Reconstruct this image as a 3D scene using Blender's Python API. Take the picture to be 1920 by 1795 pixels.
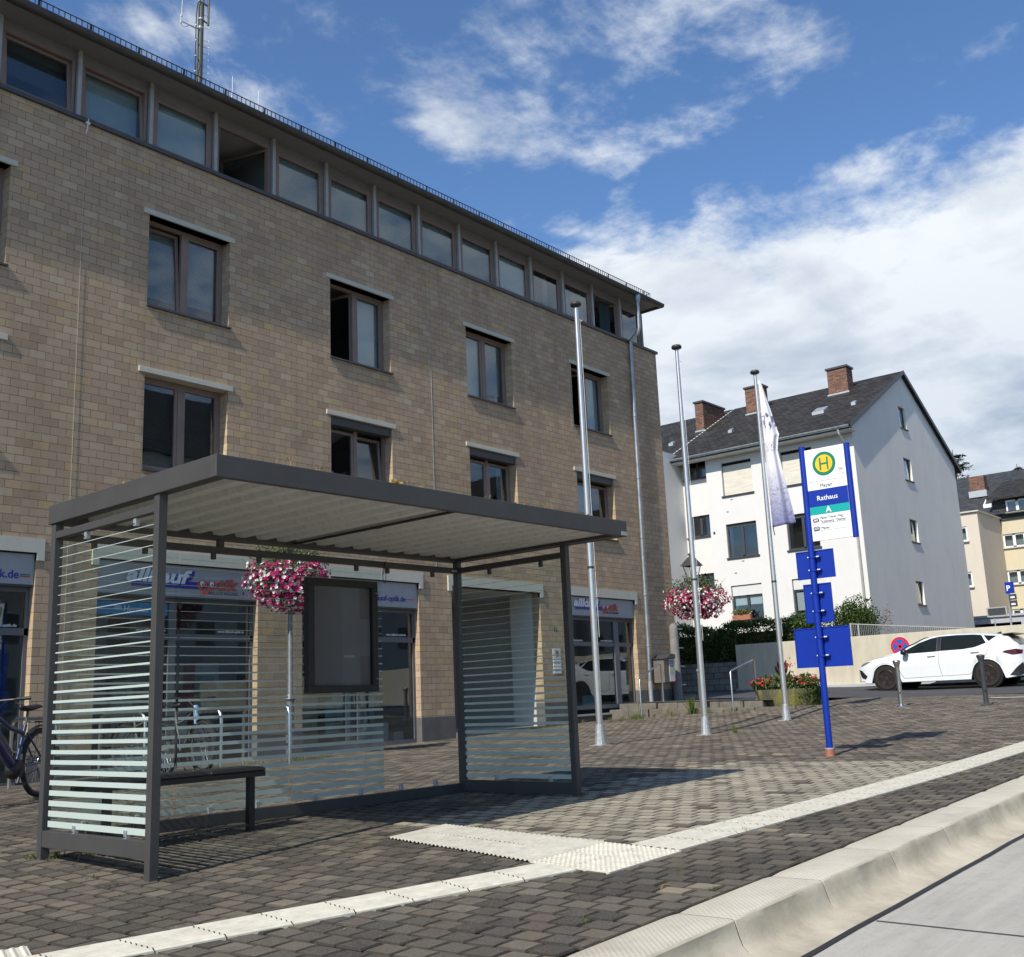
import bpy, math, random
import numpy as np
from mathutils import Vector, Matrix
random.seed(7)
rnd = random.Random(11)
PI = math.pi
for o in list(bpy.data.objects): bpy.data.objects.remove(o, do_unlink=True)
SC = bpy.context.scene
COL = SC.collection
R = math.radians

# ------------------------------------------------------------------ camera
CAM_AZ, CAM_PITCH, CAM_ROLL = R(50.533), R(11.762), R(-2.4177)
cam_d = bpy.data.cameras.new("camera"); cam = bpy.data.objects.new("camera", cam_d); COL.objects.link(cam)
cam_d.sensor_width = 36.0; cam_d.lens = 36.0*1989.4/1920.0
cam_d.clip_start = 0.05; cam_d.clip_end = 3000
sa, ca, sp, cp = math.sin(CAM_AZ), math.cos(CAM_AZ), math.sin(CAM_PITCH), math.cos(CAM_PITCH)
fw = Vector((sa*cp, ca*cp, sp)); rt = Vector((ca, -sa, 0)); up = rt.cross(fw)
cr, sr = math.cos(CAM_ROLL), math.sin(CAM_ROLL)
r2 = rt*cr + up*sr; u2 = up*cr - rt*sr
M = Matrix(((r2.x, u2.x, -fw.x), (r2.y, u2.y, -fw.y), (r2.z, u2.z, -fw.z))).to_4x4()
cam.matrix_world = M
SC.camera = cam

# ------------------------------------------------------------------ sun, sky, exposure
SUN_EL, SUN_OFF = R(43.5), R(7.0)
to_sun = Vector((-math.cos(SUN_OFF)*math.cos(SUN_EL), -math.sin(SUN_OFF)*math.cos(SUN_EL), math.sin(SUN_EL)))
sd = bpy.data.lights.new("sun", 'SUN'); sun = bpy.data.objects.new("sun", sd); COL.objects.link(sun)
sd.energy = 5.0; sd.angle = R(0.5); sd.color = (1.0, 0.94, 0.84)
sun.rotation_euler = to_sun.to_track_quat('Z', 'Y').to_euler(); sun.location = (-30, -5, 40)
SC.view_settings.view_transform = 'Standard'; SC.view_settings.look = 'None'
SC.view_settings.exposure = 0.10; SC.view_settings.gamma = 1.0; SC.view_settings.use_curve_mapping = False
SC.render.engine = 'CYCLES'
SC.cycles.max_bounces = 8; SC.cycles.transparent_max_bounces = 16

world = bpy.data.worlds.new("World"); SC.world = world; world.use_nodes = True
wn = world.node_tree; wn.nodes.clear()
def W(t, **k):
    n = wn.nodes.new(t)
    for a, b in k.items(): setattr(n, a, b)
    return n
def wl(a, b): wn.links.new(a, b)
def wm(op, a, b=None, c=None, clamp=False):
    n = W('ShaderNodeMath', operation=op); n.use_clamp = clamp
    for i, v in enumerate((a, b, c)):
        if v is None: continue
        if hasattr(v, 'is_linked'): wl(v, n.inputs[i])
        else: n.inputs[i].default_value = v
    return n.outputs[0]
sky = W('ShaderNodeTexSky'); sky.sky_type = 'NISHITA'; sky.sun_disc = False
sky.sun_elevation = SUN_EL; sky.sun_rotation = math.atan2(to_sun.x, to_sun.y)
sky.air_density = 1.0; sky.dust_density = 0.6; sky.ozone_density = 2.0
tc = W('ShaderNodeTexCoord'); sep = W('ShaderNodeSeparateXYZ'); wl(tc.outputs['Generated'], sep.inputs[0])
dx, dy, dz = sep.outputs
az = wm('MULTIPLY', wm('ARCTAN2', dx, dy), 57.2958)
el = wm('MULTIPLY', wm('ARCSINE', dz), 57.2958)
# cloud layer coordinates: project the direction on a high plane
zc = wm('ADD', wm('MAXIMUM', dz, 0.0), 0.12)
cx_ = wm('DIVIDE', dx, zc); cy_ = wm('DIVIDE', dy, zc)
comb = W('ShaderNodeCombineXYZ'); wl(cx_, comb.inputs[0]); wl(cy_, comb.inputs[1])
def wnoise(scale, detail, rough, off, dist=0.0, vec=None):
    mp = W('ShaderNodeMapping'); mp.inputs['Location'].default_value = off
    wl(vec or comb.outputs[0], mp.inputs[0])
    n = W('ShaderNodeTexNoise'); n.inputs['Scale'].default_value = scale; n.inputs['Detail'].default_value = detail
    n.inputs['Roughness'].default_value = rough; n.inputs['Distortion'].default_value = dist
    wl(mp.outputs[0], n.inputs['Vector']); return n.outputs[0]
n1 = wnoise(1.9, 9, 0.62, (3.1, 7.7, 0), 0.5)
n2 = wnoise(8.0, 6, 0.62, (1.3, 2.7, 0), 0.1)
fb = wm('ADD', wm('MULTIPLY', n1, 0.62), wm('MULTIPLY', n2, 0.38))
warp = wm('MULTIPLY', wm('SUBTRACT', wnoise(3.0, 4, 0.6, (9, 4, 0)), 0.5), 9.0)
def blob(a0, e0, ra, re, s):
    a = wm('DIVIDE', wm('SUBTRACT', wm('ADD', az, warp), a0), ra)
    e = wm('DIVIDE', wm('SUBTRACT', wm('ADD', el, wm('MULTIPLY', warp, 0.55)), e0), re)
    q = wm('ADD', wm('MULTIPLY', a, a), wm('MULTIPLY', e, e))
    return wm('MULTIPLY', wm('POWER', 2.718, wm('MULTIPLY', q, -1.0)), s)
BL = [(73, 12.0, 26, 11.8, 0.50), (81, 21.0, 7, 4, 0.16), (53, 22.0, 8, 4.0, 0.16), (60, 34.8, 8.5, 3.6, 0.175),
      (49, 31.2, 5.5, 2.6, 0.14), (54.5, 29.0, 5.5, 2.0, 0.13), (30, 33.5, 4.5, 2.5, 0.13), (57, 26.5, 2.0, 1.6, 0.10), (37, 31, 4, 1.6, 0.06),
      (71, 26.0, 2.0, 0.9, 0.10), (76, 27.5, 3.0, 1.0, 0.05), (68.5, 33.5, 4, 3, 0.03), (80, 33, 8, 4, -0.08), (-60, 14, 60, 16, 0.20), (200, 30, 60, 18, 0.17), (120, 20, 30, 12, 0.25)]  # closing wide blobs: unseen clouds out of view, added to whiten the ambient light
tot = None
for b in BL:
    v = blob(*b); tot = v if tot is None else wm('ADD', tot, v)
dens = wm('ADD', fb, wm('SUBTRACT', tot, 0.10))
mr = W('ShaderNodeMapRange'); mr.interpolation_type = 'SMOOTHSTEP'
mr.inputs['From Min'].default_value = 0.49; mr.inputs['From Max'].default_value = 0.70; wl(dens, mr.inputs['Value'])
mask = mr.outputs[0]
# brightness of cloud bodies: bright tops, grey-blue bellies low and where the layer is thick
sh = wnoise(2.6, 6, 0.55, (5.5, 1.2, 0), 0.2)
mrs = W('ShaderNodeMapRange'); mrs.inputs['From Min'].default_value = 0.34; mrs.inputs['From Max'].default_value = 0.56; wl(sh, mrs.inputs['Value'])
low = W('ShaderNodeMapRange'); low.inputs['From Min'].default_value = 9.0; low.inputs['From Max'].default_value = 22.0; wl(el, low.inputs['Value'])
bri = wm('ADD', wm('MULTIPLY', mrs.outputs[0], 0.55), wm('MULTIPLY', low.outputs[0], 0.45), clamp=True)
cc = W('ShaderNodeMix', data_type='RGBA'); cc.inputs[6].default_value = (0.34, 0.42, 0.54, 1); cc.inputs[7].default_value = (0.90, 0.94, 0.97, 1)
wl(bri, cc.inputs[0])
skys = W('ShaderNodeMix', data_type='RGBA', blend_type='MULTIPLY'); skys.inputs[0].default_value = 1.0
wl(sky.outputs[0], skys.inputs[6]); skys.inputs[7].default_value = (0.90, 1.16, 1.42, 1)
SKY_S = 0.108
bg1 = W('ShaderNodeBackground'); bg1.inputs['Strength'].default_value = SKY_S; wl(skys.outputs[2], bg1.inputs[0])
bg2 = W('ShaderNodeBackground'); bg2.inputs['Strength'].default_value = 1.0; wl(cc.outputs[2], bg2.inputs[0])
mx = W('ShaderNodeMixShader'); wl(wm('MULTIPLY', mask, 0.93), mx.inputs[0]); wl(bg1.outputs[0], mx.inputs[1]); wl(bg2.outputs[0], mx.inputs[2])
wo = W('ShaderNodeOutputWorld'); wl(mx.outputs[0], wo.inputs[0])

# ------------------------------------------------------------------ ground heights (plaza rises to the right)
def plane_z(x, y=0): return -1.04 + 0.0265*x
_ctl = [(2.4,4.4,None),(5,3.8,None),(3.56,5.8,-.944),(3.6,7.15,-.905),(7.65,5.8,-.835),(7.65,7.2,-.83),(11.62,5.15,-.762),(15,3.5,None),
 (0,2.6,None),(4,2.6,None),(8,2.6,None),(12,2.6,None),(18,2.6,None),(26,2.6,None),(-3,2.6,None),(-3,9,None),(-3,15,-1.0),
 (13.36,9.5,-.72),(16.19,9.33,-.715),(19.2,9.3,-.60),(21.85,8.06,-.461),(21.33,6.26,-.475),(7,15,-.865),(15,15,-.735),(20,15,-.60),(23,15,-.52),
 (21.6,13.7,-.515),(20.5,13.4,-.555),(21.5,11.6,-.443),(22,11,-.40),(26.5,10,-.32),(26.5,7,-.335),(26.5,14,-.30),(5.4,11.2,-.79),(10.7,13.46,-.775),(8,12.6,-.79),(26.5,4.5,-.37)]
_P = np.array([(a, b) for a, b, c in _ctl]); _Z = np.array([(plane_z(a) if c is None else c) for a, b, c in _ctl]) - (-1.04 + .0265*_P[:, 0])
def _U(r): return np.where(r > 1e-9, r*r*np.log(r+1e-12), 0.0)
_n = len(_P); _K = _U(np.hypot(_P[:, None, 0]-_P[None, :, 0], _P[:, None, 1]-_P[None, :, 1])) + np.eye(_n)*0.02
_A = np.zeros((_n+3, _n+3)); _A[:_n, :_n] = _K; _A[:_n, _n] = 1; _A[:_n, _n+1:] = _P; _A[_n, :_n] = 1; _A[_n+1:, :_n] = _P.T
_w = np.linalg.solve(_A, np.concatenate([_Z, [0, 0, 0]]))
def gz(x, y):
    x = np.asarray(x, float); y = np.asarray(y, float)
    f = 0
    U = _U(np.hypot(x[..., None]-_P[:, 0], y[..., None]-_P[:, 1]))
    f = U @ _w[:_n] + _w[_n] + _w[_n+1]*x + _w[_n+2]*y
    e = np.clip((y-2.6)/1.2, 0, 1); f = f*e      # the kerb line stays exactly on the plane
    return -1.04 + .0265*x + f
def G(x, y): return float(gz(np.array([x]), np.array([y]))[0])

# ------------------------------------------------------------------ materials
MATS = {}
class NT:
    def __init__(s, name):
        s.m = bpy.data.materials.new(name); s.m.use_nodes = True; s.t = s.m.node_tree
        s.b = s.t.nodes['Principled BSDF']; s.out = s.t.nodes['Material Output']
    def n(s, t, **k):
        q = s.t.nodes.new(t)
        for a, b in k.items(): setattr(q, a, b)
        return q
    def l(s, a, b): s.t.links.new(a, b)
    def math(s, op, a, b=None, c=None, clamp=False):
        q = s.n('ShaderNodeMath', operation=op); q.use_clamp = clamp
        for i, v in enumerate((a, b, c)):
            if v is None: continue
            if hasattr(v, 'is_linked'): s.l(v, q.inputs[i])
            else: q.inputs[i].default_value = v
        return q.outputs[0]
    def noise(s, scale, detail=4, rough=.6, vec=None, scl=None, dist=0):
        q = s.n('ShaderNodeTexNoise'); q.inputs['Scale'].default_value = scale; q.inputs['Detail'].default_value = detail
        q.inputs['Roughness'].default_value = rough; q.inputs['Distortion'].default_value = dist
        v = vec if vec is not None else s.pos()
        if scl:
            mp = s.n('ShaderNodeMapping'); mp.inputs['Scale'].default_value = scl; s.l(v, mp.inputs[0]); v = mp.outputs[0]
        s.l(v, q.inputs['Vector']); return q.outputs[0]
    def pos(s):
        if not hasattr(s, '_p'): s._p = s.n('ShaderNodeNewGeometry')
        return s._p.outputs['Position']
    def mix(s, f, a, b, mode='MIX'):
        q = s.n('ShaderNodeMix', data_type='RGBA', blend_type=mode)
        for i, v in ((0, f), (6, a), (7, b)):
            if hasattr(v, 'is_linked'): s.l(v, q.inputs[i])
            elif i == 0: q.inputs[0].default_value = v
            else: q.inputs[i].default_value = (*v[:3], 1)
        return q.outputs[2]
    def ramp(s, f, stops, interp='LINEAR'):
        q = s.n('ShaderNodeValToRGB'); q.color_ramp.interpolation = interp
        while len(q.color_ramp.elements) < len(stops): q.color_ramp.elements.new(0.5)
        for e, (p, c) in zip(q.color_ramp.elements, stops): e.position = p; e.color = (*c[:3], 1)
        s.l(f, q.inputs[0]); return q.outputs[0]
    def rng(s, v, a, b, c=0., d=1.):
        q = s.n('ShaderNodeMapRange'); s.l(v, q.inputs['Value'])
        for k, x in zip(('From Min', 'From Max', 'To Min', 'To Max'), (a, b, c, d)): q.inputs[k].default_value = x
        return q.outputs[0]
    def bump(s, h, dist=.01, strength=1.):
        q = s.n('ShaderNodeBump'); q.inputs['Distance'].default_value = dist; q.inputs['Strength'].default_value = strength
        s.l(h, q.inputs['Height']); s.l(q.outputs[0], s.b.inputs['Normal'])
    def col(s, v):
        if hasattr(v, 'is_linked'): s.l(v, s.b.inputs['Base Color'])
        else: s.b.inputs['Base Color'].default_value = (*v[:3], 1)
    def set(s, rough=.6, metal=0., spec=None, coat=0.):
        s.b.inputs['Roughness'].default_value = rough; s.b.inputs['Metallic'].default_value = metal
        if spec is not None: s.b.inputs['Specular IOR Level'].default_value = spec
        if coat: s.b.inputs['Coat Weight'].default_value = coat
        return s
def mat(name, color, rough=.6, metal=0., var=.12, vscale=6., grain=0., gscale=150., spec=None, coat=0., stretch=None):
    if name in MATS: return MATS[name]
    q = NT(name); q.set(rough, metal, spec, coat)
    lo = tuple(c*(1-var) for c in color); hi = tuple(min(1, c*(1+var)) for c in color)
    nz = q.noise(vscale, 5, .65, scl=stretch)
    q.col(q.mix(q.rng(nz, .3, .7), lo, hi))
    if grain: q.bump(q.noise(gscale, 3, .7), grain, .6)
    MATS[name] = q.m; return q.m
def glass(name, tint=(.9, .95, .93), refl=1.0, trans=1.0, bumpy=True):
    q = NT(name); t = q.t
    geo = q.n('ShaderNodeNewGeometry'); dt = q.n('ShaderNodeVectorMath', operation='DOT_PRODUCT'); q.l(geo.outputs['Incoming'], dt.inputs[0]); q.l(geo.outputs['True Normal'], dt.inputs[1])
    fr = q.math('ADD', q.math('MULTIPLY', q.math('POWER', q.math('SUBTRACT', 1.0, q.math('ABSOLUTE', dt.outputs['Value'])), 5.0), .96), .04)
    gl = q.n('ShaderNodeBsdfGlossy'); gl.inputs['Roughness'].default_value = .01; gl.inputs[0].default_value = (.95, .97, 1, 1)
    nz = q.noise(1.2, 2, .5); bp = q.n('ShaderNodeBump'); bp.inputs['Distance'].default_value = .004; bp.inputs['Strength'].default_value = .25
    q.l(nz, bp.inputs['Height']); bumpy and q.l(bp.outputs[0], gl.inputs['Normal'])
    tr = q.n('ShaderNodeBsdfTransparent'); tr.inputs[0].default_value = (*[c*trans for c in tint], 1)
    mxs = q.n('ShaderNodeMixShader')
    q.l(q.math('MULTIPLY', fr, refl, clamp=True), mxs.inputs[0]); q.l(tr.outputs[0], mxs.inputs[1]); q.l(gl.outputs[0], mxs.inputs[2])
    q.l(mxs.outputs[0], q.out.inputs[0]); t.nodes.remove(q.b)
    MATS[name] = q.m; return q.m
def leafmat(name, stops, rough=.55, trans=.25):
    q = NT(name); g = q.n('ShaderNodeNewGeometry')
    c = q.ramp(g.outputs['Random Per Island'], stops)
    q.col(c); q.set(rough, spec=.3)
    if trans:
        tl = q.n('ShaderNodeBsdfTranslucent'); q.l(c, tl.inputs[0])
        ms = q.n('ShaderNodeMixShader'); ms.inputs[0].default_value = trans
        q.l(q.b.outputs[0], ms.inputs[1]); q.l(tl.outputs[0], ms.inputs[2]); q.l(ms.outputs[0], q.out.inputs[0])
    MATS[name] = q.m; return q.m

# brick of the office building
def brick_mat(name, stops, mortar, bw, bh, ms=.011, bump=.004, big=.10, roughp=.85, usex=True, off=(0, 0)):
    q = NT(name); q.set(roughp, spec=.2)
    sx = q.n('ShaderNodeSeparateXYZ'); q.l(q.pos(), sx.inputs[0])
    u = q.math('ADD', sx.outputs[0], sx.outputs[1]) ; c = q.n('ShaderNodeCombineXYZ')
    q.l(q.math('ADD', u, off[0]), c.inputs[0]); q.l(q.math('ADD', sx.outputs[2], off[1]), c.inputs[1])
    b = q.n('ShaderNodeTexBrick'); q.l(c.outputs[0], b.inputs['Vector'])
    b.inputs['Scale'].default_value = 1; b.inputs['Brick Width'].default_value = bw; b.inputs['Row Height'].default_value = bh
    b.inputs['Mortar Size'].default_value = ms/2; b.inputs['Mortar Smooth'].default_value = .1; b.inputs['Bias'].default_value = 0
    b.inputs['Color1'].default_value = (0, 0, 0, 1); b.inputs['Color2'].default_value = (1, 1, 1, 1); b.inputs['Mortar'].default_value = (.5, .5, .5, 1)
    col = q.ramp(b.outputs['Color'], stops)
    big_n = q.noise(.55, 5, .6); col = q.mix(q.rng(big_n, .3, .7, 0, big*2), col, (.06, .05, .045))
    fine = q.noise(60, 4, .7); col = q.mix(q.rng(fine, .3, .7, 0, .12), col, (.60, .45, .30)); st_n = q.noise(.9, 6, .7, scl=(1.6, 1.6, .16)); col = q.mix(q.rng(st_n, .50, .72, 0, .34), col, (.17, .125, .085))
    mcol = q.mix(q.rng(q.noise(9, 3, .6), .50, .68), mortar, tuple(min(1, x*2.2) for x in mortar))
    col = q.mix(b.outputs['Fac'], col, mcol); q.col(col)
    h = q.math('SUBTRACT', q.math('MULTIPLY', fine, .12), b.outputs['Fac']); q.bump(h, bump, 1.)
    MATS[name] = q.m; return q.m
brick_mat('sand_brick', [(0, (.375, .270, .175)), (.18, (.465, .343, .224)), (.36, (.425, .298, .196)), (.5, (.490, .366, .242)), (.66, (.455, .322, .213)), (.82, (.505, .388, .262)), (.93, (.50, .350, .185)), (1, (.54, .43, .30))], (.19, .138, .092), .25, .1256, ms=.008, off=(.06, .0))
brick_mat('red_brick', [(0, (.05, .022, .016)), (.5, (.15, .048, .030)), (1, (.23, .085, .05))], (.16, .13, .11), .24, .085, ms=.02, bump=.01)
# roof slates
def slate_mat(name, base, var=.5, moss=(.12, .13, .06)):
    q = NT(name); q.set(.75, spec=.3)
    sx = q.n('ShaderNodeSeparateXYZ'); q.l(q.pos(), sx.inputs[0]); c = q.n('ShaderNodeCombineXYZ')
    q.l(sx.outputs[1], c.inputs[0]); q.l(sx.outputs[2], c.inputs[1])
    b = q.n('ShaderNodeTexBrick'); q.l(c.outputs[0], b.inputs['Vector']); b.inputs['Scale'].default_value = 1
    b.inputs['Brick Width'].default_value = .28; b.inputs['Row Height'].default_value = .11; b.inputs['Mortar Size'].default_value = .008
    b.inputs['Color1'].default_value = (0, 0, 0, 1); b.inputs['Color2'].default_value = (1, 1, 1, 1)
    col = q.ramp(b.outputs['Color'], [(0, tuple(x*(1-var) for x in base)), (1, tuple(x*(1+var) for x in base))])
    col = q.mix(q.rng(q.noise(.8, 6, .7), .5, .75, 0, .5), col, moss)
    col = q.mix(b.outputs['Fac'], col, (.01, .01, .01)); q.col(col)
    q.bump(q.math('SUBTRACT', q.math('MULTIPLY', q.noise(9, 5, .75), 2.), q.math('MULTIPLY', b.outputs['Fac'], 2.5)), .06, 1.)
    MATS[name] = q.m
slate_mat('slate_roof', (.040, .036, .034), moss=(.075, .065, .045)); slate_mat('grey_slate', (.060, .064, .070), .35, moss=(.06, .055, .04))
# plaster with streaks
def plaster(name, c, streak=.15, dirt=(.16, .15, .13), sc=(3, 3, .35)):
    q = NT(name); q.set(.9, spec=.15)
    s1 = q.noise(1.2, 6, .65, scl=sc); s2 = q.noise(.35, 4, .6)
    col = q.mix(q.rng(s1, .45, .8, 0, streak), c, dirt); col = q.mix(q.rng(s2, .4, .75, 0, streak*.7), col, tuple(x*.6 for x in c)); q.col(col)
    q.bump(q.noise(90, 3, .7), .006, .5); MATS[name] = q.m
plaster('white_render', (.67, .655, .625), .06, sc=(1.5, 1.5, .8)); plaster('grey_render', (.82, .775, .70), .16, (.30, .30, .29), (1.2, 1.2, .5)); plaster('cream_render', (.60, .53, .43), .12); plaster('yellow_render', (.60, .53, .37), .10)
plaster('wall_render', (.56, .51, .40), .45, (.22, .19, .14), (3, 3, .6)); plaster('lintel_concrete', (.54, .52, .44), .14); plaster('garage_concrete', (.42, .43, .46), .2)
plaster('room_wall', (.42, .41, .38), .05); plaster('passage_wall', (.54, .52, .48), .05)
mat('plinth_stone', (.115, .108, .10), .6, var=.25, vscale=3, grain=.002)
mat('anthracite', (.054, .053, .052), .5, 0.0, var=.10, vscale=4, grain=.0006, gscale=400, spec=.5)
mat('dark_frame', (.045, .048, .052), .45, var=.1); mat('shop_frame', (.11, .115, .125), .45, var=.08)
mat('mullion_metal', (.36, .355, .335), .5, .1, var=.1); mat('brown_frame', (.225, .160, .130), .55, var=.12, vscale=3)
mat('zinc', (.36, .39, .41), .42, .75, var=.25, vscale=5); mat('gutter_zinc', (.075, .072, .068), .55, .3, var=.2)
mat('soffit_grey', (.20, .198, .185), .7, var=.08); mat('sill_metal', (.07, .07, .072), .5, .2, var=.15)
mat('steel', (.62, .62, .60), .30, 1., var=.08, vscale=8); mat('galv', (.42, .44, .45), .5, .6, var=.25, vscale=25)
mat('alu_pole', (.68, .67, .64), .33, .85, var=.07, vscale=9); mat('cap_black', (.035, .033, .03), .5)
mat('white_plastic', (.72, .73, .72), .4, var=.04); mat('clip_grey', (.42, .43, .42), .45, .3, var=.1)
mat('black_rubber', (.018, .018, .018), .75, var=.2, vscale=20, grain=.002, gscale=120); mat('black_plastic', (.014, .014, .015), .5); mat('black_void', (.008, .008, .008), .9)
mat('sign_blue', (.004, .028, .285), .42, var=.05, spec=.35); mat('sign_white', (.80, .80, .79), .35, var=.02); mat('teal', (.0, .34, .31), .4, var=.03)
mat('h_green', (.0, .19, .10), .4, var=.03); mat('h_yellow', (.86, .50, .02), .4, var=.03); mat('sign_red', (.55, .012, .03), .4, var=.05); mat('sign_mid_blue', (.015, .10, .42), .4, var=.05)
mat('text_dark', (.05, .05, .07), .6); mat('text_grey', (.22, .22, .26), .6); mat('logo_blue', (.02, .03, .28), .45); mat('logo_red', (.48, .06, .04), .45); mat('parcel_blue', (.01, .20, .42), .4)
mat('sign_panel_grey', (.33, .335, .35), .45, var=.03); mat('terracotta', (.34, .13, .08), .75, var=.2, vscale=14)
mat('steel_sheet', (.66, .655, .61), .55, .1, var=.12, vscale=4, stretch=(1, 6, 1))
mat('poster_grey', (.20, .20, .195), .25, var=.12, vscale=1.5); mat('tactile_white', (.57, .53, .435), .85, var=.16, vscale=12, grain=.002, gscale=260)
mat('car_white', (.70, .72, .73), .22, var=.01, coat=1.); mat('tyre', (.014, .012, .011), .8, var=.2, vscale=30); mat('car_black', (.015, .015, .016), .3)
mat('pillar_grey', (.20, .195, .18), .8, var=.2); mat('car_window', (.010, .013, .012), .12, var=.0, spec=.3); mat('bin_brown', (.15, .125, .105), .6, var=.2); mat('post_grey', (.17, .18, .185), .5, .3, var=.2); mat('rim_bronze', (.09, .055, .045), .35, .6); mat('lamp_red', (.06, .004, .008), .2); mat('lamp_clear', (.12, .13, .14), .15); mat('bike_blue', (.006, .025, .11), .3, var=.05, coat=.6); mat('bike_grey', (.10, .10, .10), .45)
mat('light_blue', (.25, .42, .62), .35); mat('orange_refl', (.85, .25, .02), .3); mat('shutter_beige', (.62, .58, .48), .7, var=.14, vscale=1.5, stretch=(1, 1, 9))
mat('shutter_white', (.60, .60, .57), .7, var=.05); mat('pvc_white', (.78, .78, .77), .4, var=.02); mat('blind_light', (.50, .54, .52), .7, var=.06, vscale=2)
mat('curtain', (.34, .34, .34), .85, var=.35, vscale=14, stretch=(6, 6, .3)); mat('curtain_teal', (.035, .055, .06), .85, var=.5, vscale=14, stretch=(6, 6, .3))
mat('mast_green', (.095, .095, .075), .6, var=.15); mat('asphalt', (.052, .052, .054), .92, var=.22, vscale=2.2, grain=.004, gscale=220)
mat('line_paint', (.70, .68, .62), .7, var=.1); mat('soil', (.05, .04, .025), .95, var=.4, grain=.01, gscale=60)
mat('step_concrete', (.14, .125, .10), .9, var=.3, vscale=5, grain=.004, gscale=120); mat('shop_white', (.62, .62, .60), .6, var=.05); mat('shop_red', (.34, .02, .02), .5)
mat('shop_black', (.02, .02, .022), .4); mat('shop_teal', (.22, .42, .45), .5, var=.1); mat('shop_yellow', (.45, .47, .30), .6); mat('skin_poster', (.42, .30, .25), .5, var=.3, vscale=8); mat('shop_blue', (.02, .05, .16), .5)
q = NT('block_wall'); q.set(.92, spec=.1)   # rough concrete blocks
sx = q.n('ShaderNodeSeparateXYZ'); q.l(q.pos(), sx.inputs[0]); c = q.n('ShaderNodeCombineXYZ'); q.l(sx.outputs[1], c.inputs[0]); q.l(sx.outputs[2], c.inputs[1])
b = q.n('ShaderNodeTexBrick'); q.l(c.outputs[0], b.inputs['Vector']); b.inputs['Scale'].default_value = 1; b.inputs['Brick Width'].default_value = .42; b.inputs['Row Height'].default_value = .2; b.inputs['Mortar Size'].default_value = .008
b.inputs['Color1'].default_value = (.17, .165, .15, 1); b.inputs['Color2'].default_value = (.23, .22, .20, 1); b.inputs['Mortar'].default_value = (.03, .03, .03, 1)
q.col(q.mix(q.rng(q.noise(3, 6, .7), .45, .7, 0, .6), b.outputs['Color'], (.07, .075, .04))); q.bump(q.math('SUBTRACT', q.noise(25, 4), b.outputs['Fac']), .02); MATS['block_wall'] = q.m
q = NT('planter_moss'); q.set(.9, spec=.15)
q.col(q.mix(q.rng(q.noise(4, 6, .7, scl=(1, 1, .4)), .42, .6), (.22, .20, .06), (.10, .095, .075))); q.bump(q.noise(30, 5), .02); MATS['planter_moss'] = q.m
q = NT('slat_blind'); q.set(.5, .1)      # fine venetian slats
sx = q.n('ShaderNodeSeparateXYZ'); q.l(q.pos(), sx.inputs[0]); f = q.math('FRACT', q.math('MULTIPLY', sx.outputs[2], 33.))
q.col(q.mix(f, (.16, .19, .20), (.60, .66, .67))); q.bump(f, .02, 1.); MATS['slat_blind'] = q.m
q = NT('slat_dark'); q.set(.5, .1); sx = q.n('ShaderNodeSeparateXYZ'); q.l(q.pos(), sx.inputs[0]); f = q.math('FRACT', q.math('MULTIPLY', sx.outputs[2], 33.))
q.col(q.mix(f, (.012, .014, .016), (.10, .11, .12))); q.bump(f, .02, 1.); MATS['slat_dark'] = q.m
# frosted print on the shelter glass
q = NT('frosting'); q.set(.75, spec=.2); q.col((.70, .80, .755)); tl = q.n('ShaderNodeBsdfTranslucent'); tl.inputs[0].default_value = (.44, .42, .35, 1)
tp = q.n('ShaderNodeBsdfTransparent'); m1 = q.n('ShaderNodeMixShader'); m1.inputs[0].default_value = .35; q.l(q.b.outputs[0], m1.inputs[1]); q.l(tl.outputs[0], m1.inputs[2])
m2 = q.n('ShaderNodeMixShader'); m2.inputs[0].default_value = .16; q.l(m1.outputs[0], m2.inputs[1]); q.l(tp.outputs[0], m2.inputs[2]); q.l(m2.outputs[0], q.out.inputs[0]); MATS['frosting'] = q.m
glass('shelter_glass', (.93, .96, .945), .45); glass('window_glass', (.80, .85, .86), 1.7); glass('shop_glass', (.72, .76, .76), 1.5); glass('car_glass', (.10, .14, .13), 2.0); glass('case_glass', (.9, .9, .9), .8, bumpy=False)
# concrete road slabs, kerb, pavers
def concrete(name, c, sc=2., streak=(.25, 3, 1)):
    q = NT(name); q.set(.88, spec=.2)
    a = q.noise(sc, 7, .7, scl=streak); b_ = q.noise(.6, 4, .6); f_ = q.noise(120, 3, .7)
    col = q.mix(q.rng(a, .35, .7, 0, .75), c, tuple(x*.60 for x in c)); col = q.mix(q.rng(q.noise(14, 6, .75), .5, .75, 0, .4), col, tuple(x*.45 for x in c)); col = q.mix(q.rng(b_, .4, .7, 0, .35), col, tuple(min(1, x*1.2) for x in c))
    col = q.mix(q.rng(f_, .3, .7, 0, .2), col, (.2, .18, .15)); q.col(col); q.bump(f_, .004, .6); MATS[name] = q.m
concrete('road_slab', (.46, .435, .385)); concrete('path_edge', (.40, .37, .32))
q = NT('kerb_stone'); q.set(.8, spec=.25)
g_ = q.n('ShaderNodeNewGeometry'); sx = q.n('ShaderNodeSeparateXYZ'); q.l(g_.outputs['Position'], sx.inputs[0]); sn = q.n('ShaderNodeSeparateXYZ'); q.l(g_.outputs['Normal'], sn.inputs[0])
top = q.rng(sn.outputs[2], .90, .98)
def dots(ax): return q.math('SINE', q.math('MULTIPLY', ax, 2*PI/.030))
dd = q.math('MULTIPLY', dots(sx.outputs[0]), dots(sx.outputs[1])); top = q.math('MULTIPLY', top, q.rng(sx.outputs[1], 2.34, 2.345)); dd = q.math('MULTIPLY', q.rng(dd, .2, .6), top)
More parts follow.
